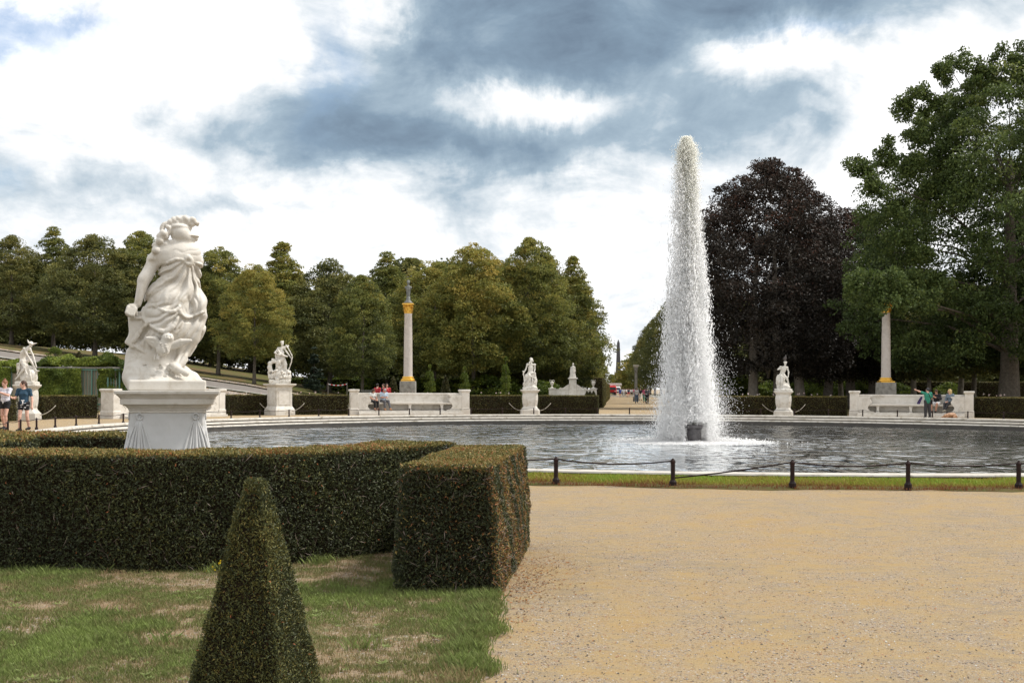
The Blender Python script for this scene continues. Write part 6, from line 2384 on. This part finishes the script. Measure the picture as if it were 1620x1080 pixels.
def seated_statue_c():
    # bearded man seated on rock, torso upright, left hand on a staff
    h = .022
    S = Sdf((-.62, -.45, -.02), (.55, .45, 2.12), h)
    J = pose(pelvis=(.02, .05, 1.0), waist=(.03, .05, 1.13), chest=(.05, .04, 1.36), neck=(.08, .03, 1.60), head=(.07, .0, 1.80), look=(-.7, -.7, 0),
             shL=(-.16, .02, 1.57), elL=(-.26, -.02, 1.28), wrL=(-.40, -.12, 1.02), shR=(.29, .02, 1.55), elR=(.30, .08, 1.25), wrR=(.24, -.05, 1.08),
             hipL=(-.07, 0, .98), knL=(-.02, -.30, .82), anL=(.02, -.24, .22), hipR=(.12, 0, .98), knR=(.30, -.25, 1.02), anR=(.30, -.22, .50))
    for c, r in (((0, .05, .30), (.42, .36, .36)), ((-.18, .05, .70), (.20, .26, .30)), ((.27, .05, .55), (.17, .3, .35)), ((.05, .12, .80), (.30, .22, .20)), ((.0, -.1, .12), (.42, .32, .16))):
        S.e(c, r, .05)
    S.b((0, 0, .06), (.44, .38, .08), .03, .02)
    S.rough(.012, 20, 5)
    body(S, J, 1.08, .5, face=True)
    for x, y, z, r in ((-.03, -.09, 1.70, .05), (-.05, -.09, 1.64, .045), (-.08, -.10, 1.60, .035), (.1, .05, 1.9, .07), (.03, 0, 1.93, .06), (.12, .0, 1.86, .06), (.16, .05, 1.78, .06), (.06, -.02, 1.97, .035)):
        S.e((x, y, z), r, .02)
    S.c((-.42, -.14, 1.12), (-.36, -.2, .50), .035, .03, .01)
    S.e((-.43, -.14, 1.13), .05, .01)
    for L in ([(-.1, -.25, .95), (.1, -.32, .80), (.3, -.3, .70)], [(-.12, -.22, .90), (-.05, -.3, .6), (-.2, -.32, .35)], [(.12, -.28, .9), (.16, -.34, .55), (.12, -.34, .2)], [(-.25, -.15, .8), (-.32, -.2, .5), (-.34, -.25, .2)]):
        S.tube(L, [.03, .045, .03], .02)
    S.e((.2, -.3, .14), (.12, .1, .10), .02)
    S.e((-.2, -.3, .12), (.1, .1, .10), .02)
    V, Q = S.mesh()
    o = mk('marble_statue', V, Q, M['marble'], smooth=True, loc=(SCc[0], SCc[1], 1.565))
    set_tags(o, 'white statue of a seated bearded man leaning on a staff, left of the avenue', 'statue')


def seated_statue_d():
    h = .021
    S = Sdf((-.55, -.5, -.02), (.50, .42, 1.98), h)
    J = pose(pelvis=(-.08, .05, .98), waist=(-.05, .06, 1.10), chest=(.0, .03, 1.30), neck=(.07, -.02, 1.50), head=(.09, -.07, 1.66), look=(.15, -.9, -.35),
             shL=(-.17, .0, 1.45), elL=(-.37, -.10, 1.30), wrL=(-.16, -.20, 1.36), shR=(.21, 0, 1.42), elR=(.30, -.02, 1.15), wrR=(.25, -.15, .90),
             hipL=(-.16, 0, .95), knL=(-.12, -.25, .78), anL=(-.08, -.22, .15), hipR=(.0, 0, .95), knR=(.12, -.33, .80), anR=(.23, -.28, .46))
    for c, r in (((0, .05, .22), (.40, .34, .26)), ((-.28, .08, .60), (.15, .25, .38)), ((-.12, .12, .60), (.24, .22, .34)), ((.16, .05, .25), (.2, .25, .25)), ((-.02, -.1, .08), (.42, .34, .12))):
        S.e(c, r, .05)
    S.b((0, 0, .05), (.46, .38, .07), .03, .02)
    S.rough(.012, 20, 8)
    body(S, J, 1.05, .5)
    S.e((.09, -.05, 1.75), (.115, .115, .045), .01)
    for L in ([(-.2, -.1, .95), (-.1, -.25, .85), (.12, -.25, .72)], [(-.25, -.1, .9), (-.3, -.2, .6), (-.32, -.22, .25)], [(-.2, -.2, .8), (-.2, -.28, .5), (-.22, -.28, .2)]):
        S.tube(L, [.035, .05, .03], .02)
    S.e((.22, -.25, .20), (.14, .13, .12), .01)
    S.e((.17, -.37, .20), (.03, .03, .03), .0, sub=True)
    S.e((.26, -.37, .20), (.03, .03, .03), .0, sub=True)
    V, Q = S.mesh()
    o = mk('marble_statue', V, Q, M['marble'], smooth=True, loc=(SD[0], SD[1], 1.525))
    set_tags(o, 'white seated statue right of the fountain with a pigeon standing on its wreathed head', 'statue')
    # pigeon
    p = Sdf((-.16, -.2, -.02), (.16, .22, .36), .01)
    p.e((0, .02, .15), (.06, .12, .065), .02, (R(-35), 0, 0)).c((0, -.05, .20), (0, -.07, .27), .04, .03, .03).e((0, -.08, .29), (.033, .038, .033), .015)
    p.c((0, -.11, .285), (0, -.14, .275), .008, .004, .004).c((0, .10, .08), (0, .2, .02), .035, .02, .02)
    for s in (-1, 1):
        p.e((s * .05, .04, .15), (.02, .11, .05), .01, (R(-35), 0, 0)).c((s * .025, 0, .09), (s * .025, 0, 0), .008, .008, .004)
    V, Q = p.mesh()
    o = mk('pigeon', V, Q, M['pigeon'], smooth=True, loc=(SD[0] + .09, SD[1] - .05, 1.525 + 1.77))
    o.scale = (1.25, 1.25, 1.25)
    set_tags(o, 'dark pigeon perched on the head of the seated statue right of the fountain', 'pigeon')


def seated_statue_b():
    h = .017
    S = Sdf((-.62, -.45, -.02), (.78, .45, 2.22), h)
    # hat-wearing youth bending down to his sandal
    J = pose(pelvis=(-.22, .02, 1.12), waist=(-.24, .02, 1.32), chest=(-.16, .0, 1.56), neck=(.05, -.03, 1.82), head=(.20, -.06, 1.93), look=(.75, -.55, -.4),
             shL=(-.08, -.16, 1.74), elL=(.10, -.20, 1.40), wrL=(.30, -.18, 1.06), shR=(.06, .14, 1.74), elR=(.22, .12, 1.45), wrR=(.42, .0, .95),
             hipL=(-.22, -.09, 1.08), knL=(-.02, -.25, .80), anL=(-.33, -.25, .42), hipR=(-.16, .10, 1.08), knR=(.14, .05, 1.20), anR=(.42, -.02, .72))
    J['toL'] = np.array((-.46, -.30, .25))
    J['toR'] = np.array((.60, -.06, .66))
    for c, r in (((.05, .05, .30), (.40, .34, .34)), ((-.38, .02, .80), (.14, .22, .24)), ((-.18, .06, .80), (.26, .24, .30)), ((.22, .02, .40), (.26, .28, .36)), ((.0, .08, .65), (.32, .2, .3)), ((-.36, .02, .98), (.14, .2, .08))):
        S.e(c, r, .05)
    S.b((0, 0, .06), (.46, .38, .08), .03, .02)
    S.rough(.010, 18, 11)
    body(S, J, 1.12, .6)
    c = np.array((.21, -.05, 2.0))
    S.e(c, (.15, .14, .05), .02, (0, R(22), 0))
    S.e(c + (0, 0, .02), (.10, .10, .085), .02, (0, R(22), 0))
    for (d, e_) in (((-.12, 0, .06), (-.19, .02, .18)), ((.13, -.02, -.02), (.28, -.03, .02))):
        S.c(c + d, c + e_, .045, .018, .02)
    S.c((.48, -.08, .62), (.64, -.10, .68), .035, .015, .01)
    S.c((.42, -.02, .45), (.48, -.05, .58), .06, .05, .03)
    for L in ([(-.3, -.2, 1.0), (-.3, -.25, .75), (-.38, -.25, .5)], [(.0, -.25, .75), (.1, -.28, .5), (.05, -.3, .2)], [(.2, -.2, .7), (.25, -.25, .45), (.3, -.25, .2)]):
        S.tube(L, [.03, .045, .03], .03)
    V, Q = S.mesh()
    o = mk('marble_statue', V, Q, M['marble'], smooth=True, loc=(SB[0], SB[1], 1.745))
    set_tags(o, 'white statue of a youth in a winged hat bending forward behind the two women', 'statue')


def archer_statue_a():
    h = .024
    S = Sdf((-.85, -.6, -.02), (.85, .55, 2.78), h)
    J = pose(pelvis=(.08, .0, 1.42), waist=(.06, 0, 1.58), chest=(.08, 0, 1.86), neck=(.10, 0, 2.16), head=(.14, -.03, 2.36), look=(.6, -.75, 0),
             shL=(-.08, 0, 2.10), elL=(-.30, -.12, 1.82), wrL=(-.05, -.28, 1.72), shR=(.26, 0, 2.12), elR=(.42, -.05, 1.86), wrR=(.58, -.16, 1.64),
             hipL=(-.04, 0, 1.38), knL=(-.08, -.14, 1.02), anL=(-.02, -.05, .62), hipR=(.18, 0, 1.38), knR=(.26, -.12, 1.04), anR=(.30, -.05, .66))
    body(S, J, 1.15, .6)
    S.e((.05, 0, .45), (.55, .42, .34), .08).e((-.45, -.05, .50), (.22, .25, .30), .06).e((.45, 0, .5), (.2, .3, .35), .06).e((.1, .1, .9), (.2, .2, .45), .06)
    S.b((0, 0, .10), (.62, .50, .12), .04, .03)
    # drapery, raised arm with quiver, wreath
    for L, r in (([(.2, -.1, 1.5), (-.05, -.2, 1.3), (-.18, -.18, 1.0)], .10), ([(.25, -.05, 1.45), (.32, -.12, 1.15), (.36, -.1, .8)], .09), ([(-.12, -.08, 1.9), (.15, -.2, 1.7), (.42, -.18, 1.62)], .07),
                 ([(-.2, .05, 1.75), (-.16, .05, 1.4), (-.2, .05, 1.1)], .09), ([(.1, .1, 2.2), (.3, .05, 2.2), (.44, -.05, 2.24)], .05), ([(-.08, -.12, 2.0), (.02, -.22, 1.8), (-.1, -.25, 1.6)], .05)):
        S.tube(L, [r, r * 1.1, r * .7], .03)
    S.e((.48, -.08, 2.25), .06, .02).e((.13, 0, 2.46), (.11, .12, .08), .02).e((.2, -.02, 2.50), .05, .02)
    # bow
    S.tube([(.36, -.10, 2.30), (.52, -.16, 2.06), (.70, -.2, 1.70), (.72, -.2, 1.56), (.66, -.18, 1.25), (.54, -.15, .86)], .035, .01)
    # hound rearing at the left, its neck and back forming an arch
    S.tube([(-.50, -.15, .70), (-.58, -.15, .95), (-.56, -.15, 1.20), (-.38, -.18, 1.32), (-.12, -.2, 1.26), (.02, -.2, 1.16)], [.15, .13, .12, .10, .085, .05], .04)
    S.e((-.40, -.2, 1.44), (.09, .07, .06), .03).c((-.36, -.2, 1.45), (-.26, -.22, 1.42), .045, .03, .02)
    S.c((-.55, -.2, .8), (-.45, -.3, .4), .07, .045, .03)
    S.c((-.62, -.12, .7), (-.6, -.2, .3), .08, .045, .03)
    S.e((-.05, 0, .9), (.2, .2, .3), .05)
    rng = random.Random(2)
    for i in range(46):
        a = rng.uniform(-3.0, .2)
        x, y = .58 * math.cos(a), .44 * math.sin(a)
        S.e((x, y, rng.uniform(.25, .75)), (rng.uniform(.05, .11),) * 3, .015, sub=(i % 3 == 0))
    S.rough(.006, 26, 4)
    V, Q = S.mesh()
    o = mk('marble_statue', V, Q, M['marble'], smooth=True, loc=(SA[0], SA[1], 1.865))
    o.rotation_euler = (0, 0, R(10))
    set_tags(o, 'tall white statue group of an archer with bow and rearing hound on the square pedestal', 'statue')


seated_statue_c()
seated_statue_d()
seated_statue_b()
archer_statue_a()


# ------------------------------------------------------------------ people
def cloth(J, h, w, parts, infl=.014, extra=None, lo=None, hi=None):
    """garment as its own surface: parts = list of (from, to, r1, r2[, t0, t1])"""
    S = Sdf(lo, hi, h)
    for p in parts:
        a, b, r1, r2 = p[:4]
        a = J[a] if isinstance(a, str) else np.array(a, float)
        b = J[b] if isinstance(b, str) else np.array(b, float)
        if len(p) > 4:
            d = b - a
            r1, r2 = r1 + (r2 - r1) * p[4], r1 + (r2 - r1) * p[5]
            a, b = a + d * p[4], a + d * p[5]
        S.c(a, b, r1 * w + infl, r2 * w + infl, .035)
    if extra:
        extra(S)
    # soft creases
    S.rough(.0016, 34, 3)
    return S.mesh()


def torso_parts(J, low=None):
    ax = unit(J['shR'] - J['shL'])
    P = [(J['waist'] + ax * s * .035, J['chest'] + ax * s * .055, .10, .112) for s in (-1, 1)]
    P += [('shL', 'shR', .058, .058), (J['chest'], J['neck'] - np.array([0, 0, .07]), .12, .075)]
    if low is not None:
        P += [(J['waist'], J['waist'] + (J['pelvis'] - J['waist']) * low, .118, .128)]
        P += [(J['waist'] + ax * s * .03, J['waist'] + ax * s * .035 + (J['pelvis'] - J['waist']) * low, .105, .115) for s in (-1, 1)]
    return P


def person(label, loc, rz, J, top, bottom, hair, h=.014, w=1.0, height=1.0, skin='skin', sleeve=.55, leg=1.0, hairf='short', shoes='cloth_black', bust=0.0, grip=.35, group=None, low=.75, sleeve2=None, legr=.0, extra=None, props=None, face=True):
    root = thing('person', label, 'person', loc, rz, group)
    root.scale = (height,) * 3
    lo, hi = fig_bounds(J, .20)
    S = Sdf(lo, hi, h)
    body(S, J, w, grip, bust=bust, face=face)
    V, Q = S.mesh()
    mk('body', V, Q, M[skin], root, smooth=True)
    # top
    P = torso_parts(J, low)
    for A in 'LR':
        s1 = sleeve if A == 'L' or sleeve2 is None else sleeve2
        P.append(('sh' + A, 'el' + A, .054, .042, 0, min(1, s1)))
        if s1 > 1:
            P.append(('el' + A, 'wr' + A, .042, .030, 0, s1 - 1))

    def ex(S):
        if bust:
            ax = unit(J['shR'] - J['shL'])
            fr = np.cross(unit(J['chest'] - J['waist']), ax)
            fr = fr if fr @ np.array([J['look'][0] * .5, J['look'][1], 0]) > 0 else -fr
            for s in (-1, 1):
                S.e(J['chest'] + ax * s * .075 + unit(fr) * .085 - (0, 0, .02), .06 * bust + .012, .04)
        # open neckline
        S.e(J['neck'] + (0, -.01, .035), (.085, .085, .075), .01, sub=True)
    V, Q = cloth(J, h, w, P, .014, ex, lo, hi)
    mk('shirt', V, Q, M[top], root, smooth=True)
    # trousers / shorts / skirt
    P = [(J['hipL'] + (0, 0, .03), J['hipR'] + (0, 0, .03), .105, .105), ('pelvis', J['pelvis'] + (J['waist'] - J['pelvis']) * .7, .125, .115)]
    for A in 'LR':
        P.append(('hip' + A, 'kn' + A, .09, .060 + legr, 0, min(1, leg)))
        if leg > 1:
            P.append(('kn' + A, 'an' + A, .060 + legr, .046 + legr, 0, leg - 1))
    V, Q = cloth(J, h, w, P, .012, None, lo, hi)
    mk('trousers' if leg > .8 else 'shorts', V, Q, M[bottom], root, smooth=True)
    # hair
    fwd = unit(J['look'])
    hd = J['head']
    sd = unit(np.cross(fwd, (0, 0, 1)))
    S = Sdf(hd - .32, hd + .30, min(h, .012))
    rot = (math.asin(max(-1, min(1, -fwd[2]))), 0, math.atan2(fwd[0], -fwd[1]))
    up = np.cross(sd, fwd)
    S.e(hd + up * .04 - fwd * .012, (.088, .104, .105), .02, rot)
    if hairf in ('long', 'bob'):
        S.c(hd - fwd * .05 + up * .02, hd - fwd * .06 - up * (.12 if hairf == 'bob' else .22), .085, .06, .03)
        for s in (-1, 1):
            S.c(hd + sd * s * .07 - fwd * .02, hd + sd * s * .075 - fwd * .02 - up * .12, .04, .03, .02)
    if hairf == 'bun':
        S.e(hd + up * .15 - fwd * .03, (.045, .045, .04), .015)
    if hairf == 'tail':
        S.c(hd - fwd * .10 + up * .03, hd - fwd * .13 - up * .12, .035, .02, .015)
    # face opening
    S.e(hd + fwd * .115 - up * .035, (.080, .085, .105), .01, rot, sub=True)
    if hairf in ('short', 'bun', 'tail', 'cap'):
        S.e(hd + fwd * .02 - up * .125, (.13, .12, .085), .01, rot, sub=True)
    S.rough(.0018, 60, 6)
    V, Q = S.mesh()
    mk('cap' if hairf == 'cap' else 'hair', V, Q, M[hair], root, smooth=True)
    # shoes
    if shoes:
        for A in 'LR':
            an = J['an' + A]
            toe = J.get('to' + A)
            if toe is None:
                toe = an + unit(np.array([J['look'][0] * .3, -1, 0])) * .17 - (0, 0, .055)
            S = Sdf(an - .3, an + .3, min(h, .014))
            S.c(an - (0, 0, .035) - unit(toe - an) * .035, toe, .047, .036, .02).c(an, an - (0, 0, .04), .044, .046, .02)
            V, Q = S.mesh()
            if len(V):
                mk('shoe', V, Q, M[shoes], root, smooth=True)
    if extra:
        extra(root, J)
    return root


def sit(dx=0, twist=0, **kw):
    J = dict(pelvis=(0, .0, .58), waist=(0, -.01, .74), chest=(0, -.03, .95), neck=(0, -.05, 1.12), head=(0, -.08, 1.27),
             shL=(-.185, -.04, 1.07), elL=(-.23, -.12, .82), wrL=(-.12, -.30, .72), shR=(.185, -.04, 1.07), elR=(.23, -.12, .82), wrR=(.12, -.30, .72),
             hipL=(-.09, -.03, .56), knL=(-.11, -.45, .56), anL=(-.11, -.46, .12), hipR=(.09, -.03, .56), knR=(.11, -.45, .56), anR=(.11, -.46, .12))
    J.update(kw)
    return pose(**J)


def build_people():
    # --- two young women on the left
    def tie(root, J):
        m = MB().tube([(0, -.14, 1.06), (.01, -.16, .98), (.0, -.155, .93)], [.02, .022, .01], 8).tube([(0, -.14, 1.06), (-.05, -.15, 1.07)], .02, 6).tube([(0, -.14, 1.06), (.05, -.15, 1.07)], .02, 6)
        m.obj('belt_knot', M['cloth_white'], root, smooth=True)

    def soles(root, J):
        tie(root, J)
    J = pose(wrL=(-.20, -.38, 1.36), elL=(-.25, -.18, 1.22), elR=(.24, -.20, 1.22), wrR=(.02, -.42, 1.34), anL=(-.10, .10, .12), knL=(-.10, -.04, .52), knR=(.09, -.12, .52), anR=(.08, -.08, .09), look=(-.25, -.95, -.15),
             head=(-.01, -.02, 1.62))
    p = person('young woman at the left edge in a striped T-shirt and black shorts raising a phone', (Xat(8.5, 42.6), 42.6, 0), R(-8), J, 'cloth_striped', 'cloth_black', 'hair_red', h=.0125, height=1.07, sleeve=.7, leg=.32, hairf='bun', bust=.85, low=.35, extra=soles, w=.93)
    o = MB().bbox(-.04, .04, -.006, .006, -.075, .075, .004).obj('phone', M['phone'], loc=None)
    o.location = (p.location[0] - .19, 42.6 - .55, 1.52)
    o.rotation_euler = (R(-12), 0, R(-20))
    set_tags(o, 'dark phone held up by the woman in the striped T-shirt', 'phone')
    J = pose(elL=(-.27, -.06, 1.14), wrL=(-.30, -.28, 1.17), elR=(.27, .0, 1.13), wrR=(.30, -.10, .88), anL=(-.12, -.10, .09), knL=(-.10, -.13, .50), knR=(.11, -.02, .52), anR=(.13, .12, .13), look=(-.85, -.5, 0), head=(-.02, -.02, 1.62))

    def pattern(root, J):
        tie(root, J)
        m = MB()
        rng = random.Random(3)
        for i in range(9):
            a = rng.uniform(-2.6, -.5)
            z = rng.uniform(.80, 1.0)
            c = np.array([.168 * math.cos(a), .135 * math.sin(a) - .02, z])
            m.tube([c, c + (.035, -.004, .004), c + (.06, .003, .0)], .008, 5)
        m.obj('white_pattern', M['cloth_white'], root)
    person('young woman in a navy T-shirt and patterned black shorts walking at the left', (Xat(38, 41.6), 41.6, 0), R(6), J, 'cloth_navy', 'cloth_black', 'hair_brown', h=.0125, height=1.055, sleeve=.6, leg=.36, hairf='tail', bust=.85, low=.8, extra=pattern, w=.95)
    # --- couple on the left bench (seat about .76 above ground, figures lifted to the platform)
    dl = np.array(LB[1]) - np.array(LB[0])
    rzl = math.atan2(dl[1], dl[0])
    mid = (np.array(LB[0]) + np.array(LB[1])) / 2

    def on_bench(px, bn, rz_extra, J, **kw):
        l, r = np.array(bn[0]), np.array(bn[1])
        d = unit(r - l)
        # choose x along the bench so that it shows at px
        best = None
        for t in np.linspace(0, 1, 400):
            q = l + (r - l) * t
            xx = (t - .5) * np.linalg.norm(r - l)
            n = np.array([-d[1], d[0]])
            off = -xx * xx / 54 + (np.linalg.norm(r - l) / 2) ** 2 / 54
            q = q + n * (off - .20)
            e = abs(q[0] / q[1] * FPX + 810 - px)
            if best is None or e < best[0]:
                best = (e, q)
        q = best[1]
        return person(loc=(q[0], q[1], .25), rz=math.atan2(d[1], d[0]) + rz_extra, J=J, **kw)
    on_bench(589, LB, R(28), sit(head=(.02, -.10, 1.25), look=(.3, -.75, -.5), wrR=(.10, -.40, .70), wrL=(-.02, -.40, .68)), label='elderly woman in a pale blouse and black trousers on the left bench', top='cloth_pale', bottom='cloth_black', hair='hair_brown', h=.016, skin='skin_tan', sleeve=.5, leg=1.75, bust=.9, w=1.1, shoes=None, hairf='bob', height=.96, low=.9)

    def phone2(root, J):
        pass
    on_bench(606, LB, R(20), sit(chest=(0, -.08, .94), neck=(0, -.14, 1.10), head=(.01, -.20, 1.22), shL=(-.19, -.10, 1.05), shR=(.19, -.10, 1.05), look=(.1, -.7, -.75), wrL=(-.04, -.38, .80), wrR=(.06, -.38, .80), anR=(.20, -.60, .12), knR=(.13, -.46, .58)),
             label='grey-haired man in a light blue shirt bent over his phone on the left bench', top='cloth_lightblue', bottom='cloth_grey', hair='hair_grey', h=.016, skin='skin_tan', sleeve=.8, leg=1.8, shoes='shoe_tan', w=1.1, low=.9)
    # --- right bench
    on_bench(1482, RB, R(-14), sit(head=(0, -.10, 1.26), look=(-.2, -.8, -.5), elL=(-.26, -.12, .86), wrL=(-.10, -.30, .98), elR=(.26, -.12, .84), wrR=(.02, -.30, .92), knL=(-.20, -.44, .56), anL=(-.16, -.40, .12), knR=(.14, -.46, .56), anR=(.06, -.42, .12)),
             label='man in a black pullover and pale shorts looking at his hands on the right bench', top='cloth_black', bottom='cloth_white', hair='hair_brown', h=.015, skin='skin_tan', sleeve=1.75, leg=.85, shoes='cloth_black', w=1.12, low=.8, legr=.01)
    on_bench(1504, RB, R(-30), sit(head=(-.03, -.06, 1.28), look=(-.8, -.5, -.1), wrL=(-.12, -.32, .68), wrR=(.02, -.32, .68), anL=(-.12, -.50, .14), anR=(-.02, -.56, .20)),
             label='blond woman in a grey cardigan at the right end of the right bench', top='cloth_steel', bottom='cloth_darkgrey', hair='hair_blond', h=.015, sleeve=1.85, leg=1.85, shoes='cloth_beige', bust=.8, hairf='bob', low=.8, w=1.02)
    # standing man in green, seen from behind, pointing to the left

    def strap(root, J):
        pts = [(-.13, .10, 1.44), (-.03, .16, 1.30), (.10, .165, 1.10), (.19, .10, .96)]
        MB().tube(pts, .018, 6).obj('shoulder_strap', M['cloth_black'], root, smooth=True)
        s = Sdf((.08, -.05, .70), (.38, .25, 1.05), .012)
        s.b((.22, .09, .88), (.05, .05, .12), .03, 0)
        V, Q = s.mesh()
        mk('shoulder_bag', V, Q, M['cloth_black'], root, smooth=True)
    Y = 65.6
    # in his own frame he faces away from the camera: rz = 180 deg, so his right side is the picture's left
    J = pose(shR=(.19, 0, 1.43), elR=(.42, -.02, 1.52), wrR=(.64, -.05, 1.62), elL=(-.25, -.02, 1.16), wrL=(-.24, -.16, .98), look=(.5, -.85, 0), knL=(-.11, -.01, .5), anL=(-.13, .02, .09), anR=(.13, .02, .09), knR=(.11, -.01, .5))

    def strap_b(root, J):
        # worn across his back
        pts = [(-.02, .09, 1.47), (-.05, .155, 1.34), (-.13, .16, 1.12), (-.19, .08, .95)]
        MB().tube(pts, .018, 6).obj('shoulder_strap', M['cloth_black'], root, smooth=True)
        s = Sdf((-.40, -.12, .70), (-.06, .25, 1.10), .012)
        s.b((-.21, .08, .93), (.045, .06, .13), .03, 0)
        V, Q = s.mesh()
        mk('shoulder_bag', V, Q, M['cloth_black'], root, smooth=True)
    person('man in a green T-shirt and dark cap pointing left before the right bench', (Xat(1467.5, Y), Y, 0), PI, J, 'cloth_green', 'cloth_darkgrey', 'cloth_darkgrey', h=.014, skin='skin', sleeve=.85, sleeve2=.75, leg=1.9, hairf='cap', shoes='cloth_black', w=1.12, low=.95, extra=strap_b, height=.99, legr=.008)
    # back-pack with a violet base on the bench
    l, r = np.array(RB[0]), np.array(RB[1])
    q = l + (r - l) * .575
    n = np.array([-(r - l)[1], (r - l)[0]]) / np.linalg.norm(r - l)
    q = q + n * .0
    root = thing('rucksack', 'dark rucksack with violet base leaning on the right bench beside the standing man', 'rucksack', (q[0], q[1], .765), R(-10))
    s = Sdf((-.3, -.2, -.02), (.3, .2, .55), .014)
    s.c((-.10, 0, .06), (.06, .02, .38), .09, .07, .03).c((.06, .02, .38), (.10, .02, .44), .05, .03, .02)
    V, Q = s.mesh()
    mk('bag_body', V, Q, M['bag_violet'], root, smooth=True)
    MB().tube([(-.16, -.06, .1), (-.05, -.12, .3), (.08, -.06, .44)], .012, 6).obj('strap', M['cloth_black'], root)
    # golden dog lying in front of the bench
    Y = 64.9
    d = Sdf((-.75, -.3, -.02), (.5, .35, .55), .013)
    d.c((.22, .05, .17), (-.05, 0, .17), .15, .14, .06).c((-.05, 0, .17), (-.22, -.02, .16), .13, .10, .05)
    d.e((.25, .06, .16), (.17, .15, .15), .04)
    d.c((-.22, -.02, .18), (-.34, -.04, .16), .08, .075, .04).e((-.38, -.05, .13), (.08, .07, .065), .02).c((-.42, -.05, .11), (-.52, -.05, .08), .045, .032, .02)
    d.e((-.55, -.05, .085), .014, .004)
    for s in (-1, 1):
        d.c((-.35, -.05 + s * .06, .16), (-.34, -.05 + s * .085, .08), .028, .022, .01)
        d.c((-.2, s * .09, .10), (-.30, s * .10, .04), .05, .035, .02).c((-.30, s * .10, .04), (-.50, s * .10, .035), .033, .028, .01)
        d.c((.28, s * .13, .12), (.12, s * .17, .08), .085, .05, .02).c((.12, s * .17, .07), (.28, s * .18, .035), .04, .03, .02).c((.28, s * .18, .035), (.17, s * .20, .03), .03, .025, .01)
    d.tube([(.36, .08, .10), (.46, .02, .05), (.44, -.12, .04)], [.03, .025, .015], .01)
    d.rough(.002, 50, 2, .03)
    V, Q = d.mesh()
    o = mk('dog', V, Q, M['fur'], smooth=True, loc=(Xat(1503, Y), Y, 0))
    o.rotation_euler = (0, 0, R(12))
    set_tags(o, 'golden-brown dog lying on the ground in front of the right bench', 'dog')
    # --- group behind the left bench
    walk = lambda ph, look: pose(anL=(-.10, -.16 * ph, .10), knL=(-.10, -.10 * ph - .03, .52), anR=(.10, .18 * ph, .13), knR=(.10, .03 * ph - .03, .52), look=look)
    base = dict(h=.03, face=False, grip=.3)
    for px, Y, lab, top, bot, hr, rz, leg, J in (
            (597, 78, 'person in a red dress walking behind the left bench', 'cloth_red', 'cloth_red', 'hair_dark', R(150), 1.6, walk(1, (0, -1, 0))),
            (606.5, 80, 'person in black with light hair standing behind the left bench', 'cloth_black', 'cloth_black', 'hair_brown', R(-20), 1.9, walk(0, (0, -1, 0))),
            (612, 78, 'person with a red dress and beige jacket behind the left bench', 'cloth_red', 'cloth_beige', 'hair_brown', R(20), 1.6, walk(0, (0, -1, 0)))):
        person(lab, (Xat(px, Y), Y, .05), rz, J, top, bot, hr, leg=leg, sleeve=1.2, group='people strolling behind the left bench', height=1.08, **base)
    # --- strollers on the avenue
    L = [(981, 228, 'woman in a blue dress on the avenue, in front of the red truck', 'cloth_blue', 'cloth_blue', 'hair_dark', 0, .5),
         (987, 236, 'person in white with dark trousers just right of the woman in the blue dress', 'cloth_white', 'cloth_pale', 'hair_brown', 0, 1.6),
         (991.5, 232, 'person in a white top and black shorts with a bag on the avenue', 'cloth_white', 'cloth_black', 'hair_dark', 20, .6),
         (994.5, 230, 'person in a dark top and red shorts on the avenue, beside the white-topped one', 'cloth_navy', 'cloth_red', 'hair_brown', -20, .6),
         (999.5, 240, 'man in a white shirt and black trousers farther down the avenue', 'cloth_white', 'cloth_black', 'hair_dark', 180, 1.9),
         (984.5, 262, 'distant stroller in a pale top right of the white van', 'cloth_lightblue', 'cloth_grey', 'hair_dark', 180, 1.9),
         (1003.5, 262, 'distant stroller in pink by the green shrub on the avenue', 'cloth_pink', 'cloth_jeans', 'hair_brown', 0, 1.9),
         (1007.2, 131, 'woman in a white blouse and light blue jeans walking towards the pool', 'cloth_white', 'cloth_jeans', 'hair_brown', -8, 1.9),
         (1013.2, 160, 'woman in a black top and white trousers beside the one in blue jeans', 'cloth_black', 'cloth_white', 'hair_dark', 5, 1.6),
         (1024, 125, 'man in a grey shirt and black trousers beside the edge of the spray', 'cloth_grey', 'cloth_black', 'hair_grey', 180, 1.9),
         (1019.8, 133, 'person in a pink top partly hidden by the man in grey', 'cloth_pink', 'cloth_green', 'hair_brown', 170, 1.7)]
    for i, (px, Y, lab, top, bot, hr, rz, leg) in enumerate(L):
        J = walk(1 if i % 2 else -1, (0, -1, 0)) if i % 3 else walk(.6, (.4, -.9, 0))
        person(lab, (Xat(px, Y), Y, 0), R(rz), J, top, bot, hr, h=.034 if Y > 170 else .026, leg=leg, sleeve=.8, face=False, group='people strolling on the avenue', hairf='bob' if 'woman' in lab else 'short', w=1.08, height=1.02)
    # dark shoulder bag of the woman in white and black is carried at her side
    # dots of distant people
    for i, (px, Y) in enumerate(((989, 285), (1001.5, 300), (1008, 290), (996.5, 275))):
        person(['tiny distant stroller right of the white van in dark clothes', 'tiny distant stroller in blue in the middle of the avenue', 'tiny distant stroller in red near the right trees', 'tiny distant stroller in white in the middle of the avenue'][i],
               (Xat(px, Y), Y, 0), 0, walk(.5, (0, -1, 0)), ['cloth_navy', 'cloth_blue', 'cloth_red', 'cloth_white'][i], ['cloth_grey', 'cloth_beige', 'cloth_navy', 'cloth_black'][i], 'hair_dark', h=.05, face=False, group='people strolling on the avenue', leg=1.8)


build_people()
print('objects', len(bpy.data.objects))
